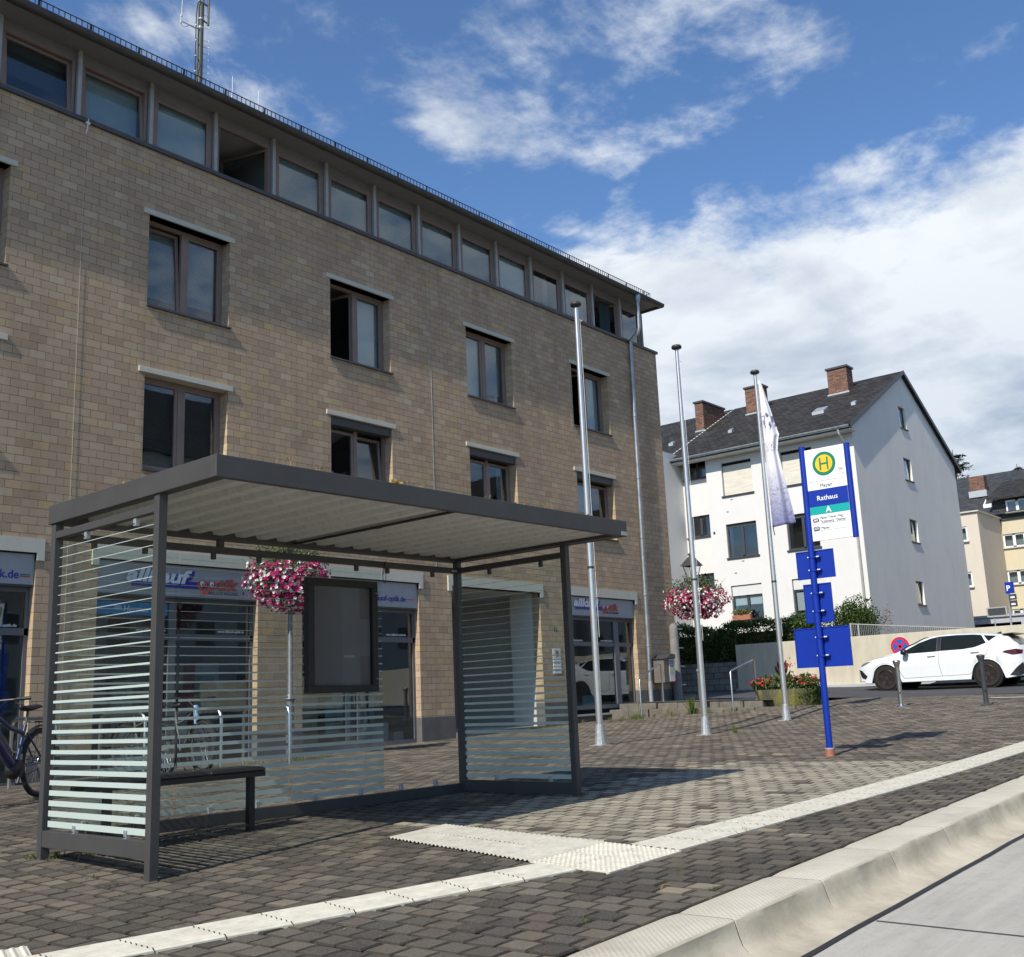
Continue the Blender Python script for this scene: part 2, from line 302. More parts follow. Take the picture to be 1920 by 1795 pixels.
base = q.mix(q.rng(q.noise(3.2, 7, .7, scl=(1, 1, 1)), .38, .66), (.53, .475, .37), (.37, .325, .245))
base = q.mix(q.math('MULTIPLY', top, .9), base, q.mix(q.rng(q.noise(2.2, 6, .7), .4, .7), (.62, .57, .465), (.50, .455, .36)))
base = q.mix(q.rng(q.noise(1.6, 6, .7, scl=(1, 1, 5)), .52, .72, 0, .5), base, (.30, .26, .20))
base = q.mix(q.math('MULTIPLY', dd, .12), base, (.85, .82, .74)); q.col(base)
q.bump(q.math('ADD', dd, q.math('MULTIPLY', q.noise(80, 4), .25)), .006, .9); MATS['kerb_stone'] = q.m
q = NT('paver'); q.set(.9, spec=.22)
at = q.n('ShaderNodeAttribute'); at.attribute_name = 'tone'
sp_ = q.noise(150, 4, .8); mid = q.noise(5, 6, .7); big = q.noise(.9, 5, .65)
col = q.mix(q.rng(sp_, .42, .66, 0, .60), at.outputs['Color'], (.30, .275, .225))
col = q.mix(q.rng(sp_, .22, .42, .65, 0), col, (.018, .017, .017))
col = q.mix(q.rng(mid, .52, .74, 0, .45), col, (.035, .031, .029)); col = q.mix(q.rng(big, .52, .68, 0, .40), col, (.03, .027, .026))
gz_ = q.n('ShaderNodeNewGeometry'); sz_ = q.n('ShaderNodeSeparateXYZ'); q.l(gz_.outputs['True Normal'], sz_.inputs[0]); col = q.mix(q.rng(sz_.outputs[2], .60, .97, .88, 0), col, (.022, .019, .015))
q.col(col); q.bump(sp_, .006, 1.); MATS['paver'] = q.m
q = NT('joint_sand'); q.set(.95, spec=.1); q.col(q.mix(q.rng(q.noise(1.3, 5, .7), .55, .7, 0, .5), (.028, .024, .018), (.055, .06, .02))); MATS['joint_sand'] = q.m
leafmat('leaf_dark', [(0, (.015, .030, .009)), (.4, (.045, .080, .018)), (.8, (.085, .145, .032)), (1, (.14, .20, .05))], .5, .35)
leafmat('leaf_mid', [(0, (.02, .045, .012)), (.5, (.045, .09, .022)), (1, (.10, .16, .05))])
leafmat('leaf_hanging', [(0, (.03, .05, .015)), (.5, (.07, .11, .035)), (1, (.16, .19, .08))])
leafmat('leaf_weed', [(0, (.04, .07, .015)), (.6, (.11, .15, .03)), (1, (.20, .20, .06))])
leafmat('leaf_dry', [(0, (.18, .14, .05)), (.6, (.32, .25, .10)), (1, (.40, .33, .18))])
leafmat('leaf_gold', [(0, (.45, .27, .02)), (1, (.75, .52, .06))]); leafmat('leaf_purple', [(0, (.012, .010, .008)), (1, (.04, .018, .014))])
leafmat('leaf_conifer', [(0, (.010, .022, .012)), (1, (.035, .06, .025))]); leafmat('leaf_rusty', [(0, (.14, .07, .03)), (1, (.32, .2, .08))])
leafmat('petals_pw', [(0, (.40, .008, .12)), (.35, (.55, .012, .18)), (.70, (.36, .006, .10)), (.74, (.80, .80, .74)), (1, (.85, .84, .78))], .6, .25)
leafmat('petals_pink', [(0, (.38, .01, .10)), (.38, (.52, .04, .16)), (.58, (.4, .015, .10)), (.62, (.78, .52, .55)), (.72, (.82, .78, .72)), (1, (.86, .84, .78))], .6, .25)
leafmat('petals_red', [(0, (.45, .015, .015)), (1, (.72, .06, .05))], .6, .2); leafmat('petals_orange', [(0, (.5, .04, .02)), (1, (.85, .22, .08))], .6, .2)

# ------------------------------------------------------------------ mesh helpers
class MB:
    def __init__(s): s.v = []; s.f = []
    def add(s, vs, fs):
        n = len(s.v); s.v += [tuple(p) for p in vs]; s.f += [tuple(i+n for i in f) for f in fs]; return s
    def box(s, x0, x1, y0, y1, z0, z1):
        x0, x1 = sorted((x0, x1)); y0, y1 = sorted((y0, y1)); z0, z1 = sorted((z0, z1))
        return s.add([(x0,y0,z0),(x1,y0,z0),(x1,y1,z0),(x0,y1,z0),(x0,y0,z1),(x1,y0,z1),(x1,y1,z1),(x0,y1,z1)],
                     [(0,3,2,1),(4,5,6,7),(0,1,5,4),(1,2,6,5),(2,3,7,6),(3,0,4,7)])
    def quad(s, a, b, c, d): return s.add([a, b, c, d], [(0, 1, 2, 3)])
    def tube(s, pts, r, n=10, caps=True):
        pts = [Vector(p) for p in pts]; rs = r if isinstance(r, (list, tuple)) else [r]*len(pts)
        rings = []; prev = None
        for i, p in enumerate(pts):
            d = (pts[min(i+1, len(pts)-1)]-pts[max(i-1, 0)]).normalized()
            if prev is None:
                a = Vector((0, 0, 1)) if abs(d.z) < .9 else Vector((1, 0, 0))
                u = d.cross(a).normalized()
            else:
                u = (prev - d*prev.dot(d)).normalized()
            prev = u; w = d.cross(u)
            rings.append([tuple(p + (u*math.cos(2*PI*k/n)+w*math.sin(2*PI*k/n))*rs[i]) for k in range(n)])
        vs = [v for r_ in rings for v in r_]; fs = []
        for i in range(len(pts)-1):
            for k in range(n): fs.append((i*n+k, i*n+(k+1) % n, (i+1)*n+(k+1) % n, (i+1)*n+k))
        if caps: fs += [tuple(reversed(range(n))), tuple(range((len(pts)-1)*n, len(pts)*n))]
        return s.add(vs, fs)
    def lathe(s, prof, c=(0, 0, 0), n=20, axis='z', caps=True):
        vs = []; fs = []
        for (r, h) in prof:
            for k in range(n):
                a = 2*PI*k/n; p = (r*math.cos(a), r*math.sin(a), h)
                if axis == 'x': p = (p[2], p[0], p[1])
                if axis == 'y': p = (p[0], p[2], p[1])
                vs.append((c[0]+p[0], c[1]+p[1], c[2]+p[2]))
        m = len(prof)
        for i in range(m-1):
            for k in range(n): fs.append((i*n+k, i*n+(k+1) % n, (i+1)*n+(k+1) % n, (i+1)*n+k))
        if caps and prof[0] != prof[-1]: fs += [tuple(reversed(range(n))), tuple(range((m-1)*n, m*n))]
        return s.add(vs, fs)
    def prism(s, poly, axis, a, b):
        """poly of 2-D points extruded along axis from a to b. axis 'x': poly=(y,z); 'y': (x,z); 'z': (x,y)"""
        def P(p, t): return {'x': (t, p[0], p[1]), 'y': (p[0], t, p[1]), 'z': (p[0], p[1], t)}[axis]
        n = len(poly); vs = [P(p, a) for p in poly] + [P(p, b) for p in poly]
        fs = [tuple(range(n)), tuple(range(2*n-1, n-1, -1))] + [(i, i+n, (i+1) % n+n, (i+1) % n) for i in range(n)]
        return s.add(vs, fs)
    def leaves(s, pts, size, aspect=1.6, jitter=.5, flat=0., cup=True):
        for p in pts:
            n = Vector((rnd.gauss(0, 1), rnd.gauss(0, 1), rnd.gauss(0, 1)+flat)).normalized()
            t = n.orthogonal().normalized(); t = (Matrix.Rotation(rnd.uniform(0, 2*PI), 3, n) @ t); b_ = n.cross(t)
            L = size*rnd.uniform(1-jitter, 1+jitter); w = L/aspect; p = Vector(p)
            s.add([p-t*L*.5, p-b_*w*.5+n*L*.08, p+t*L*.5, p+b_*w*.5+n*L*.08], [(0, 1, 2, 3)])
        return s
    def flowers(s, pts, size, dirs=None):
        for i, p in enumerate(pts):
            n = Vector(dirs[i]) if dirs else Vector((rnd.gauss(0, 1), rnd.gauss(0, 1), rnd.gauss(0, 1)))
            n = (n + Vector((rnd.gauss(0, .35), rnd.gauss(0, .35), rnd.gauss(0, .35)))).normalized()
            t = n.orthogonal().normalized(); b_ = n.cross(t); L = size*rnd.uniform(.75, 1.2); p = Vector(p); k0 = rnd.uniform(0, 6)
            vs = [tuple(p - n*L*.25)]
            for k in range(10):
                a = k0+2*PI*k/10; rr = L*.5*(1.0 if k % 2 == 0 else .74)
                vs.append(tuple(p+(t*math.cos(a)+b_*math.sin(a))*rr))
            s.add(vs, [(0, 1+k, 1+(k+1) % 10) for k in range(10)])
        return s
    def build(s, name, m, parent=None, smooth=False, world=True, kind=None, bevel=0., autosm=None):
        org = Vector((0, 0, 0))
        if parent is not None and world:
            p = parent
            while p is not None: org += p.location; p = p.parent
        me = bpy.data.meshes.new(name)
        me.from_pydata([(x-org.x, y-org.y, z-org.z) for x, y, z in s.v], [], s.f); me.update()
        o = bpy.data.objects.new(name, me); COL.objects.link(o)
        me.materials.append(MATS[m] if isinstance(m, str) else m)
        if smooth: me.shade_smooth()
        if autosm is not None: me.shade_smooth(); me.set_sharp_from_angle(angle=R(autosm))
        if parent is not None: o.parent = parent
        if kind: o['kind'] = kind
        if bevel:
            bv = o.modifiers.new('bevel', 'BEVEL'); bv.width = bevel; bv.segments = 2; bv.limit_method = 'ANGLE'; bv.angle_limit = R(40); bv.harden_normals = False
        return o
def tag(o, label=None, cat=None, group=None, kind=None):
    if label: o['label'] = label
    if cat: o['category'] = cat
    if group: o['group'] = group
    if kind: o['kind'] = kind
    return o
def thing(name, label, cat, loc=(0, 0, 0), rz=0., group=None):
    o = bpy.data.objects.new(name, None); COL.objects.link(o); o.location = loc; o.rotation_euler = (0, 0, rz); o.empty_display_size = .2
    return tag(o, label, cat, group)
def copy_tree(o, parent=None):
    c = o.copy(); COL.objects.link(c); c.parent = parent
    for ch in [x for x in bpy.data.objects if x.parent == o and x != c]: copy_tree(ch, c)
    return c
def text(body, size, loc, m, parent, facing='-Y', shear=0., bold=0., align='LEFT', name='lettering', depth=.002, squeeze=1., tilt=0.):
    cu = bpy.data.curves.new('t', 'FONT'); cu.body = body; cu.size = size; cu.shear = shear; cu.offset = bold*size; cu.extrude = depth; cu.align_x = align; cu.resolution_u = 3
    to = bpy.data.objects.new('t', cu); COL.objects.link(to)
    bpy.context.view_layer.update()
    me = bpy.data.meshes.new_from_object(to.evaluated_get(bpy.context.evaluated_depsgraph_get())); bpy.data.objects.remove(to); bpy.data.curves.remove(cu)
    b = MB(); ct, st = math.cos(tilt), math.sin(tilt)
    for v in me.vertices:
        x, y, z = v.co.x*squeeze, v.co.y, v.co.z; x, y = x*ct-y*st, x*st+y*ct
        if facing == '-Y': b.v.append((loc[0]+x, loc[1]-z, loc[2]+y))
        else: b.v.append((loc[0]-z, loc[1]-x, loc[2]+y))
    b.f = [tuple(p.vertices) for p in me.polygons]; bpy.data.meshes.remove(me)
    return b.build(name, m, parent)

# ================================================================== THE SETTING
# wide ground sheet to the horizon, far below the modelled surfaces
MB().quad((-600, -600, -2.6), (900, -600, -2.6), (900, 900, -2.6), (-600, 900, -2.6)).build('ground', 'joint_sand', kind='structure')
KY = 2.62      # inner edge of the kerb
# bed of the plaza (joint sand), just under the pavers
def height_sheet(name, m, xs, ys, zf, kind='structure'):
    b = MB(); X, Y = np.meshgrid(xs, ys); Z = zf(X, Y); nx = len(xs)
    b.v = list(zip(X.ravel().tolist(), Y.ravel().tolist(), Z.ravel().tolist()))
    b.f = [(j*nx+i, j*nx+i+1, (j+1)*nx+i+1, (j+1)*nx+i) for j in range(len(ys)-1) for i in range(nx-1)]
    return b.build(name, m, kind=kind, smooth=True)
height_sheet('pavement_bed', 'joint_sand', np.linspace(-4, 26.6, 80), np.linspace(KY, 15.1, 40), lambda X, Y: gz(X, Y)-.014)
# tactile strips: polygons on the plan (x, y)
def lerp(a, b, t): return tuple(a[i]+(b[i]-a[i])*t for i in range(len(a)))
STRIPS = []
hiL = [(-2.0, 6.1), (1.2, 5.02), (2.36, 4.63), (3.36, 4.38), (4.20, 4.12), (4.88, 3.93)]
loL = [(-2.0, 5.78), (1.2, 4.70), (2.36, 4.30), (3.30, 4.05), (4.10, 3.82), (4.80, 3.62)]
hiR = [(5.56, 3.80), (7.07, 3.67), (8.47, 3.585), (10.17, 3.52), (13.07, 3.47), (18., 3.50), (25., 3.7)]
loR = [(5.50, 3.42), (7.05, 3.33), (8.45, 3.25), (10.15, 3.18), (13.05, 3.13), (18., 3.16), (25., 3.36)]
stemL = [(5.25, 5.56), (5.06, 4.65), (4.88, 3.95), (4.80, 3.40)]; stemR = [(5.86, 5.60), (5.72, 4.7), (5.60, 3.9), (5.50, 3.38)]
def in_poly(x, y, p):
    c = False; n = len(p)
    for i in range(n):
        x1, y1 = p[i]; x2, y2 = p[(i+1) % n]
        if (y1 > y) != (y2 > y) and x < (x2-x1)*(y-y1)/(y2-y1)+x1: c = not c
    return c
polys = [hiL+loL[::-1], hiR+loR[::-1], stemL+stemR[::-1]]
def tiles(top, bot, step):
    """cut a strip between two edge lines into square tiles; returns lists of 4 corners"""
    out = []
    L = [0]
    for i in range(1, len(top)): L.append(L[-1]+math.dist(top[i-1], top[i]))
    def at(line, d):
        for i in range(1, len(L)):
            if d <= L[i] or i == len(L)-1:
                t = (d-L[i-1])/(L[i]-L[i-1]); return lerp(line[i-1], line[i], t)
    n = max(1, round(L[-1]/step)); 
    for k in range(n):
        a, b2 = k*L[-1]/n+.003, (k+1)*L[-1]/n-.003
        out.append((at(top, a), at(top, b2), at(bot, b2), at(bot, a)))
    return out
tb = MB()
def ribbed(q4, n, along=True, studs=False):
    """one tactile tile with raised bars (or studs) as real relief"""
    a, b2, c, d = q4
    if not along: a, b2, c, d = b2, c, d, a
    def P(u, v, h):
        x = (a[0]*(1-u)+b2[0]*u)*(1-v)+(d[0]*(1-u)+c[0]*u)*v; y = (a[1]*(1-u)+b2[1]*u)*(1-v)+(d[1]*(1-u)+c[1]*u)*v
        return (x, y, G(x, y)+h)
    z0 = .0065
    vs = []; fs = []
    if not studs:
        prof = [(0, -.02), (0, z0)]
        for k in range(n):
            v0 = (k+.12)/n; v1 = (k+.30)/n; v2 = (k+.62)/n; v3 = (k+.80)/n
            prof += [(v0, z0), (v1, z0+.008), (v2, z0+.008), (v3, z0)]
        prof += [(1, z0), (1, -.02)]
        for (v, h) in prof: vs += [P(0, v, h), P(1, v, h)]
        fs = [(2*i, 2*i+2, 2*i+3, 2*i+1) for i in range(len(prof)-1)]
        tb.add(vs, fs)
    else:
        tb.add([P(0, 0, -.02), P(1, 0, -.02), P(1, 1, -.02), P(0, 1, -.02), P(0, 0, z0), P(1, 0, z0), P(1, 1, z0), P(0, 1, z0)], [(4, 7, 6, 5), (0, 1, 5, 4), (1, 2, 6, 5), (2, 3, 7, 6), (3, 0, 4, 7)])
        for i in range(n):
            for j in range(n):
                u, v = (i+.5)/n, (j+.5)/n; r1, r2 = .36/n, .22/n
                vs = [P(u+r1*sx_, v+r1*sy_, z0) for sx_, sy_ in ((-1, 0), (0, -1), (1, 0), (0, 1))] + [P(u+r2*sx_, v+r2*sy_, z0+.0055) for sx_, sy_ in ((-1, 0), (0, -1), (1, 0), (0, 1))]
                tb.add(vs, [(4, 5, 6, 7)]+[(k, (k+1) % 4, (k+1) % 4+4, k+4) for k in range(4)])
for q4 in tiles(hiL, loL, .33): ribbed(q4, 7)
for q4 in tiles(hiR, loR, .33): ribbed(q4, 7)
mid_ = [((a[0]+b2[0])/2, (a[1]+b2[1])/2) for a, b2 in zip(stemL, stemR)]
for side in ((stemL, mid_), (mid_, stemR)):
    ts = tiles(side[0], side[1], .33)
    for k, q4 in enumerate(ts):
        if k < len(ts)-2: ribbed(q4, 7, along=False)
        else: ribbed(q4, 8, studs=True)
ribbed(((2.10, 4.95), (2.42, 4.86), (2.33, 4.62), (2.02, 4.72)), 8, studs=True)
tb.build('tactile_paving', 'tactile_white', kind='structure')

# pavers: one block each, laid in columns running towards the kerb, staggered by half a block
pv = []; pf = []; pc = []
PXW, PYL, J = .141, .160, .0105
STEPX = 21.5
def steps_line(y): return STEPX
tones = [(.056, .051, .046), (.075, .069, .062), (.046, .042, .040), (.098, .090, .077), (.068, .057, .053), (.030, .027, .026), (.085, .075, .064), (.10, .094, .082)]
def region_tone(x, y):
    r = rnd.random(); t = rnd.choice(tones)
    e = .35*math.sin(x*1.7+y)+.25*math.sin(y*3.1)
    yb = 3.5; beige = (5.75 < x+.2*e < 10.9) and y > (hiR[0][1]-.35) and y < 6.05+.25*e and y > 3.3
    if beige and r < .93: t = rnd.choice([(.38, .342, .262), (.35, .312, .24), (.40, .36, .275), (.32, .29, .225)])
    elif y < 3.6 and r < .012: t = (.20, .185, .15)
    elif x > 10.6 and y < 8 and r < .12: t = (.105, .085, .08)
    elif 9.5 < x < 12 and 5.6 < y < 6.6 and r < .3: t = (.20, .18, .145)
    elif r < .005: t = (.16, .148, .12)
    dk_ = math.sin(x*2.9+1.3*math.sin(y*2.1))+math.sin(y*4.3+x*1.7)+.6*math.sin(x*7.1-y*5.3)
    if dk_ > 1.15 and r > .2 and not beige: t = tuple(c*.50 for c in t)
    k = 1.22 if y < 4.2 and x < 12 else 1.32+.5*min(1, max(0, (x-6)/9))
    if not (beige and r < .93): t = (t[0]*k*1.15, t[1]*k*1.04, t[2]*k*.90)
    return t
ncol = int((26.3+2)/PXW)
ci = 0
xs_all = []; 
rows = []
for i in range(ncol):
    x0 = -2+i*PXW
    ymax = 15.02
    off = (i % 2)*PYL*.5 + (.02 if i % 7 == 3 else 0)
    y0 = KY-.158+off
    while y0 < ymax:
        a, b2 = y0, min(y0+PYL, ymax); y0 += PYL
        if b2 <= KY+.03: continue
        a = max(a, KY+.004)
        cx, cy = x0+PXW/2, (a+b2)/2
        if cx > STEPX and cy > 10.9: continue
        if cx < 2 and cx > -2 and False: continue
        if any(all(in_poly(px_, py_, p) for px_ in (x0+.01, x0+PXW-.01) for py_ in (a+.01, b2-.01)) for p in polys): continue
        rows.append((x0, x0+PXW, a, b2))
if rows:
    A = np.array(rows); n = len(A); rs_ = np.random.RandomState(5)
    jx = rs_.normal(0, .0012, (n, 2)); x0 = A[:, 0]+J*.62+jx[:, 0]; x1 = A[:, 1]-J*.62+jx[:, 0]; y0 = A[:, 2]+J/2+jx[:, 1]; y1 = A[:, 3]-J/2+jx[:, 1]
    dzb = rs_.normal(0, .0010, n)
    ch = .0080   # chamfer
    def ring(ix, h, wob=None):
        xs4 = np.stack([x0+ix, x1-ix, x1-ix, x0+ix], 1); ys4 = np.stack([y0+ix, y0+ix, y1-ix, y1-ix], 1)
        if wob is not None: xs4 = xs4+wob[:, :, 0]; ys4 = ys4+wob[:, :, 1]
        zs4 = gz(xs4, ys4)+h+dzb[:, None]+rs_.normal(0, .0004, (n, 4)); return np.stack([xs4, ys4, zs4], 2)
    wob = rs_.normal(0, .0030, (n, 4, 2))
    r0 = ring(0, -.03, wob); r1 = ring(0, -.0080, wob); r2_ = ring(ch, 0.0, wob)
    V = np.concatenate([r0, r1, r2_], 1).reshape(-1, 3)
    base = np.arange(n)[:, None]*12
    tmpl = [(8, 9, 10, 11)]+[(k, (k+1) % 4, (k+1) % 4+4, k+4) for k in range(4)]+[(k+4, (k+1) % 4+4, (k+1) % 4+8, k+8) for k in range(4)]
    F = (base[:, None, :]+np.array(tmpl)[None]).reshape(-1, 4)
    me = bpy.data.meshes.new('pavement'); me.from_pydata(V.tolist(), [], F.tolist()); me.update()
    ca_ = me.color_attributes.new('tone', 'FLOAT_COLOR', 'POINT')
    tc_ = np.array([region_tone((r[0]+r[1])/2, (r[2]+r[3])/2) for r in rows]); k_ = rs_.uniform(.82, 1.18, (n, 1)); tc_ = np.clip(tc_*k_, 0, 1)
    cols = np.ones((n, 12, 4), np.float32); cols[:, :, :3] = tc_[:, None, :]
    ca_.data.foreach_set('color', cols.ravel())
    po = bpy.data.objects.new('pavement', me); COL.objects.link(po); me.materials.append(MATS['paver']); po['kind'] = 'structure'

# bus road: concrete slabs with dark joints
def road_z(X, Y): return -1.04+.0265*X-.158-.008*np.clip((2.1-Y), 0, 8)
height_sheet('bus_road', 'road_slab', np.linspace(-30, 26, 30), np.linspace(-12, 2.12, 12), road_z)
jb = MB()
def strip_on(zf, pts, w, h=.004):
    for (xa, ya), (xb, yb) in zip(pts[:-1], pts[1:]):
        d = Vector((xb-xa, yb-ya)).normalized(); nx, ny = -d.y*w/2, d.x*w/2
        jb.quad(*[(x, y, float(zf(x, y))+h) for x, y in ((xa-nx, ya-ny), (xb-nx, yb-ny), (xb+nx, yb+ny), (xa+nx, ya+ny))])
xs_ = np.linspace(-4, 25, 60)
strip_on(road_z, [(x, 2.105+.006*math.sin(x*7)) for x in xs_], .035)
for xj in (-3.4, .2, 5.02, 9.9, 14.8, 19.6): strip_on(road_z, [(xj, 2.08), (xj+.02, 0), (xj, -8)], .012)
strip_on(road_z, [(-4, -.9), (25, -.9)], .012)
jb.build('road_joints', 'black_rubber', kind='structure')

# kerb blocks of the bus stop, each one a block of its own
prof = [(2.615, -.35), (2.615, -.004), (2.609, 0), (2.352, 0), (2.342, -.003), (2.335, -.010), (2.330, -.035), (2.318, -.075), (2.305, -.105), (2.280, -.130), (2.235, -.147), (2.175, -.155), (2.125, -.157), (2.125, -.35)]
LB = .88
MB().prism([(2.13, -.36), (2.13, -.175), (2.24, -.168), (2.30, -.13), (2.33, -.06), (2.36, -.016), (2.60, -.016), (2.60, -.36)], 'x', 0, .001) if False else None
kbx = MB(); LBJ = .88
for i_ in range(30):
    xa_, xb_ = -3+i_, -2+i_; pr_ = [(2.15, -.36), (2.15, -.20), (2.26, -.195), (2.325, -.165), (2.36, -.09), (2.375, -.022), (2.60, -.022), (2.60, -.36)]
    n_ = len(pr_); kbx.add([(xa_, y, plane_z(xa_)+z) for y, z in pr_]+[(xb_, y, plane_z(xb_)+z) for y, z in pr_], [(j, (j+1) % n_, (j+1) % n_+n_, j+n_) for j in range(n_)])
for k in range(-4, 27):      # dark joint filler between the blocks
    xj = 4.18+(k-1)*LBJ; zj = plane_z(xj)
    pr_ = [(2.612, -.35), (2.612, -.006), (2.358, -.006), (2.345, -.011), (2.337, -.035), (2.325, -.074), (2.311, -.110), (2.286, -.136), (2.238, -.153), (2.17, -.161), (2.13, -.163), (2.13, -.35)]
    kbx.prism([(y-.0, z+zj) for y, z in pr_], 'x', xj-.0049, xj+.0049)
kbx.build('kerb_bed', 'joint_sand', kind='structure')
for k in range(-3, 26):
    x0 = 4.18+(k-1)*LB; x1 = x0+LB
    kb = MB(); ns = 10; zr = plane_z(x0)
    for i in range(ns+1):
        t = i/ns; x = x0+.005+(LB-.010)*t; sh_ = .005 if i in (0, ns) else 0
        for (y, z) in prof:
            yy = y; zz = z
            if y < 2.34 and -.15 < z < -.01:                       # worn, scraped front
                w_ = (math.sin(k*5.1+t*6.3)*.005+math.sin(k*2.3+t*17)*.003)*math.sin(t*PI); yy += w_
                if k == 0 and t > .45: yy += .012*math.sin((t-.45)/.55*PI)*(1 if z > -.09 else 0)
            kb.v.append((x, yy+sh_*(1 if y < 2.37 else 0), plane_z(x)+zz-(sh_ if z > -.005 else 0)))
    m_ = len(prof)
    for i in range(ns):
        for j in range(m_): kb.f.append((i*m_+j, i*m_+(j+1) % m_, (i+1)*m_+(j+1) % m_, (i+1)*m_+j))
    kb.f += [tuple(range(m_)), tuple(range((ns+1)*m_-1, ns*m_-1, -1))]
    o = MB(); o.v = kb.v; o.f = kb.f
    lab = 'pale studded concrete kerb block with a curved face, in the row beside the bus road'
    if k == 0: lab = 'concrete kerb block with a scraped, chipped front edge near the lower picture edge'
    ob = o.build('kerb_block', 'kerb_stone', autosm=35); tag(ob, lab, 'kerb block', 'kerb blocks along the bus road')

# cross street and the passage beside the building
def street_z(X, Y):
    z = -.33+.034*(X-26.2)
    z = np.where(X > 32, -.33+.034*5.8, z)
    up_ = np.clip((Y-10.5)/4, 0, 1); return z*(1-up_)+np.maximum(z, -.19+(X-26)*.028)*up_
height_sheet('street', 'asphalt', np.linspace(26.1, 33, 20), np.linspace(-80, 60, 120), street_z)
height_sheet('passage', 'asphalt', np.linspace(21.95, 26.4, 12), np.linspace(10.95, 15.0, 8), lambda X, Y: np.where(X < 24.5, -.235+.012*(Y-11.5), -.22+0*X)+0*Y)
height_sheet('passage_lane', 'asphalt', np.linspace(24.8, 26.4, 4), np.linspace(15.0, 60, 8), lambda X, Y: -.20+0*X)
jb = MB(); strip_on(lambda x, y: G(x, y), [(24.0, 5.4), (24.15, 7.0)], .16, .012); strip_on(lambda x, y: G(x, y), [(24.0, 5.4), (23.9, 2.7)], .16, .012); jb.build('painted_line', 'line_paint', kind='structure')
# path strip at the foot of the building and garden terrace behind the wall
MB().box(-4, 21.5, 14.86, 15.0, -1.6, -.9).build('path', 'path_edge', kind='structure')
height_sheet('garden_ground', 'soil', np.linspace(32.8, 140, 20), np.linspace(-60, 90, 20), lambda X, Y: 1.15+0*X+np.clip(X-55, 0, 30)*.04)

# ================================================================== OFFICE BUILDING
YF = 15.0; ZT = 9.40
bld = thing('office_building', 'long three storey sand coloured brick building with a ribbon of windows under a flat eave', 'building', (16, 15, -.7))
LX = [4.93+3.92*k for k in range(5)]     # lintel starts, columns 1..5
# (x0, x1, z0, z1) of the openings
OPEN = []
for k, lx in enumerate(LX):
    OPEN.append((lx+.115, lx+1.71, 6.605, 8.205)); OPEN.append((lx+.115, lx+1.71, 3.85, 5.45))
    OPEN.append((1.01+.115, 1.01+1.71, 6.605, 8.205)) if k == 0 else None
OPEN.append((1.01+.115, 1.01+1.71, 3.85, 5.45))
GB = [4.28+3.90*k for k in range(5)]
GZ0 = [-.93, -.90, -.76, -.62, -.42]
for k, g in enumerate(GB): OPEN.append((g+.11, g+3.05, GZ0[k], 2.36))
OPEN.append((.38+.11, .38+3.05, -1.0, 2.36))
def wall_with_openings(b, xa, xb, za, zb, ops, y, depth):
    xs = sorted({xa, xb, *[o[0] for o in ops], *[o[1] for o in ops]}); zs = sorted({za, zb, *[o[2] for o in ops], *[o[3] for o in ops]})
    for i in range(len(xs)-1):
        for j in range(len(zs)-1):
            cx, cz = (xs[i]+xs[i+1])/2, (zs[j]+zs[j+1])/2
            if any(o[0] < cx < o[1] and o[2] < cz < o[3] for o in ops): continue
            b.quad((xs[i], y, zs[j]), (xs[i+1], y, zs[j]), (xs[i+1], y, zs[j+1]), (xs[i], y, zs[j+1]))
    for (x0, x1, z0, z1) in ops:
        b.quad((x0, y, z0), (x0, y+depth, z0), (x0, y+depth, z1), (x0, y, z1)); b.quad((x1, y, z0), (x1, y, z1), (x1, y+depth, z1), (x1, y+depth, z0))
        b.quad((x0, y, z1), (x0, y+depth, z1), (x1, y+depth, z1), (x1, y, z1)); b.quad((x0, y, z0), (x1, y, z0), (x1, y+depth, z0), (x0, y+depth, z0))
XE = 24.83
b = MB(); wall_with_openings(b, -8, XE, -1.6, ZT, OPEN, YF, .235)
b.quad((XE, YF, -1.6), (XE, YF+14, -1.6), (XE, YF+14, ZT), (XE, YF, ZT)); b.quad((-8, YF, -1.6), (-8, YF, ZT), (-8, YF+14, ZT), (-8, YF+14, -1.6)); b.quad((-8, YF+14, -1.6), (-8, YF+14, ZT), (XE, YF+14, ZT), (XE, YF+14, -1.6))
b.build('wall', 'sand_brick', bld)
# plinth of dark stone between the shop openings
b = MB(); seams = [(-8, .38+.11)]+[(g0+3.05, g1+.11) for g0, g1 in zip([.38]+GB, GB+[XE-.11])]
seams[-1] = (GB[4]+3.05, XE)
tops = [-.55, -.52, -.48, -.35, -.27, -.10, .10]
for (xa, xb), zt in zip(seams, tops): MB().box(xa-.004, xb+(.004 if xb < XE-.1 else .012), YF-.012, YF+.23, -1.6, zt).build('plinth', 'plinth_stone', bld)
MB().box(GB[4]+.118, GB[4]+3.042, YF-.012, YF+.2, -1.6, GZ0[4]-.03).build('plinth', 'plinth_stone', bld)
# lintels
def lintel(x0, x1, z0, z1): return MB().box(x0, x1, YF-.03, YF+.2, z0, z1)
for lx in [1.01]+LX:
    for zt in (8.296, 5.534):
        lintel(lx, lx+1.80, zt-.091, zt).build('lintel', 'lintel_concrete', bld, bevel=.004)
        MB().box(lx+.10, lx+1.74, YF-.045, YF+.06, zt-1.718, zt-1.688).build('sill', 'sill_metal', bld)
for g in [.38]+GB:
    b = MB(); b.box(g, g+3.16, YF-.03, YF+.2, 2.36, 2.566); b.box(g, g+.11, YF-.03, YF+.05, 2.25, 2.36); b.box(g+3.05, g+3.16, YF-.03, YF+.05, 2.25, 2.36)
    b.build('lintel', 'lintel_concrete', bld)
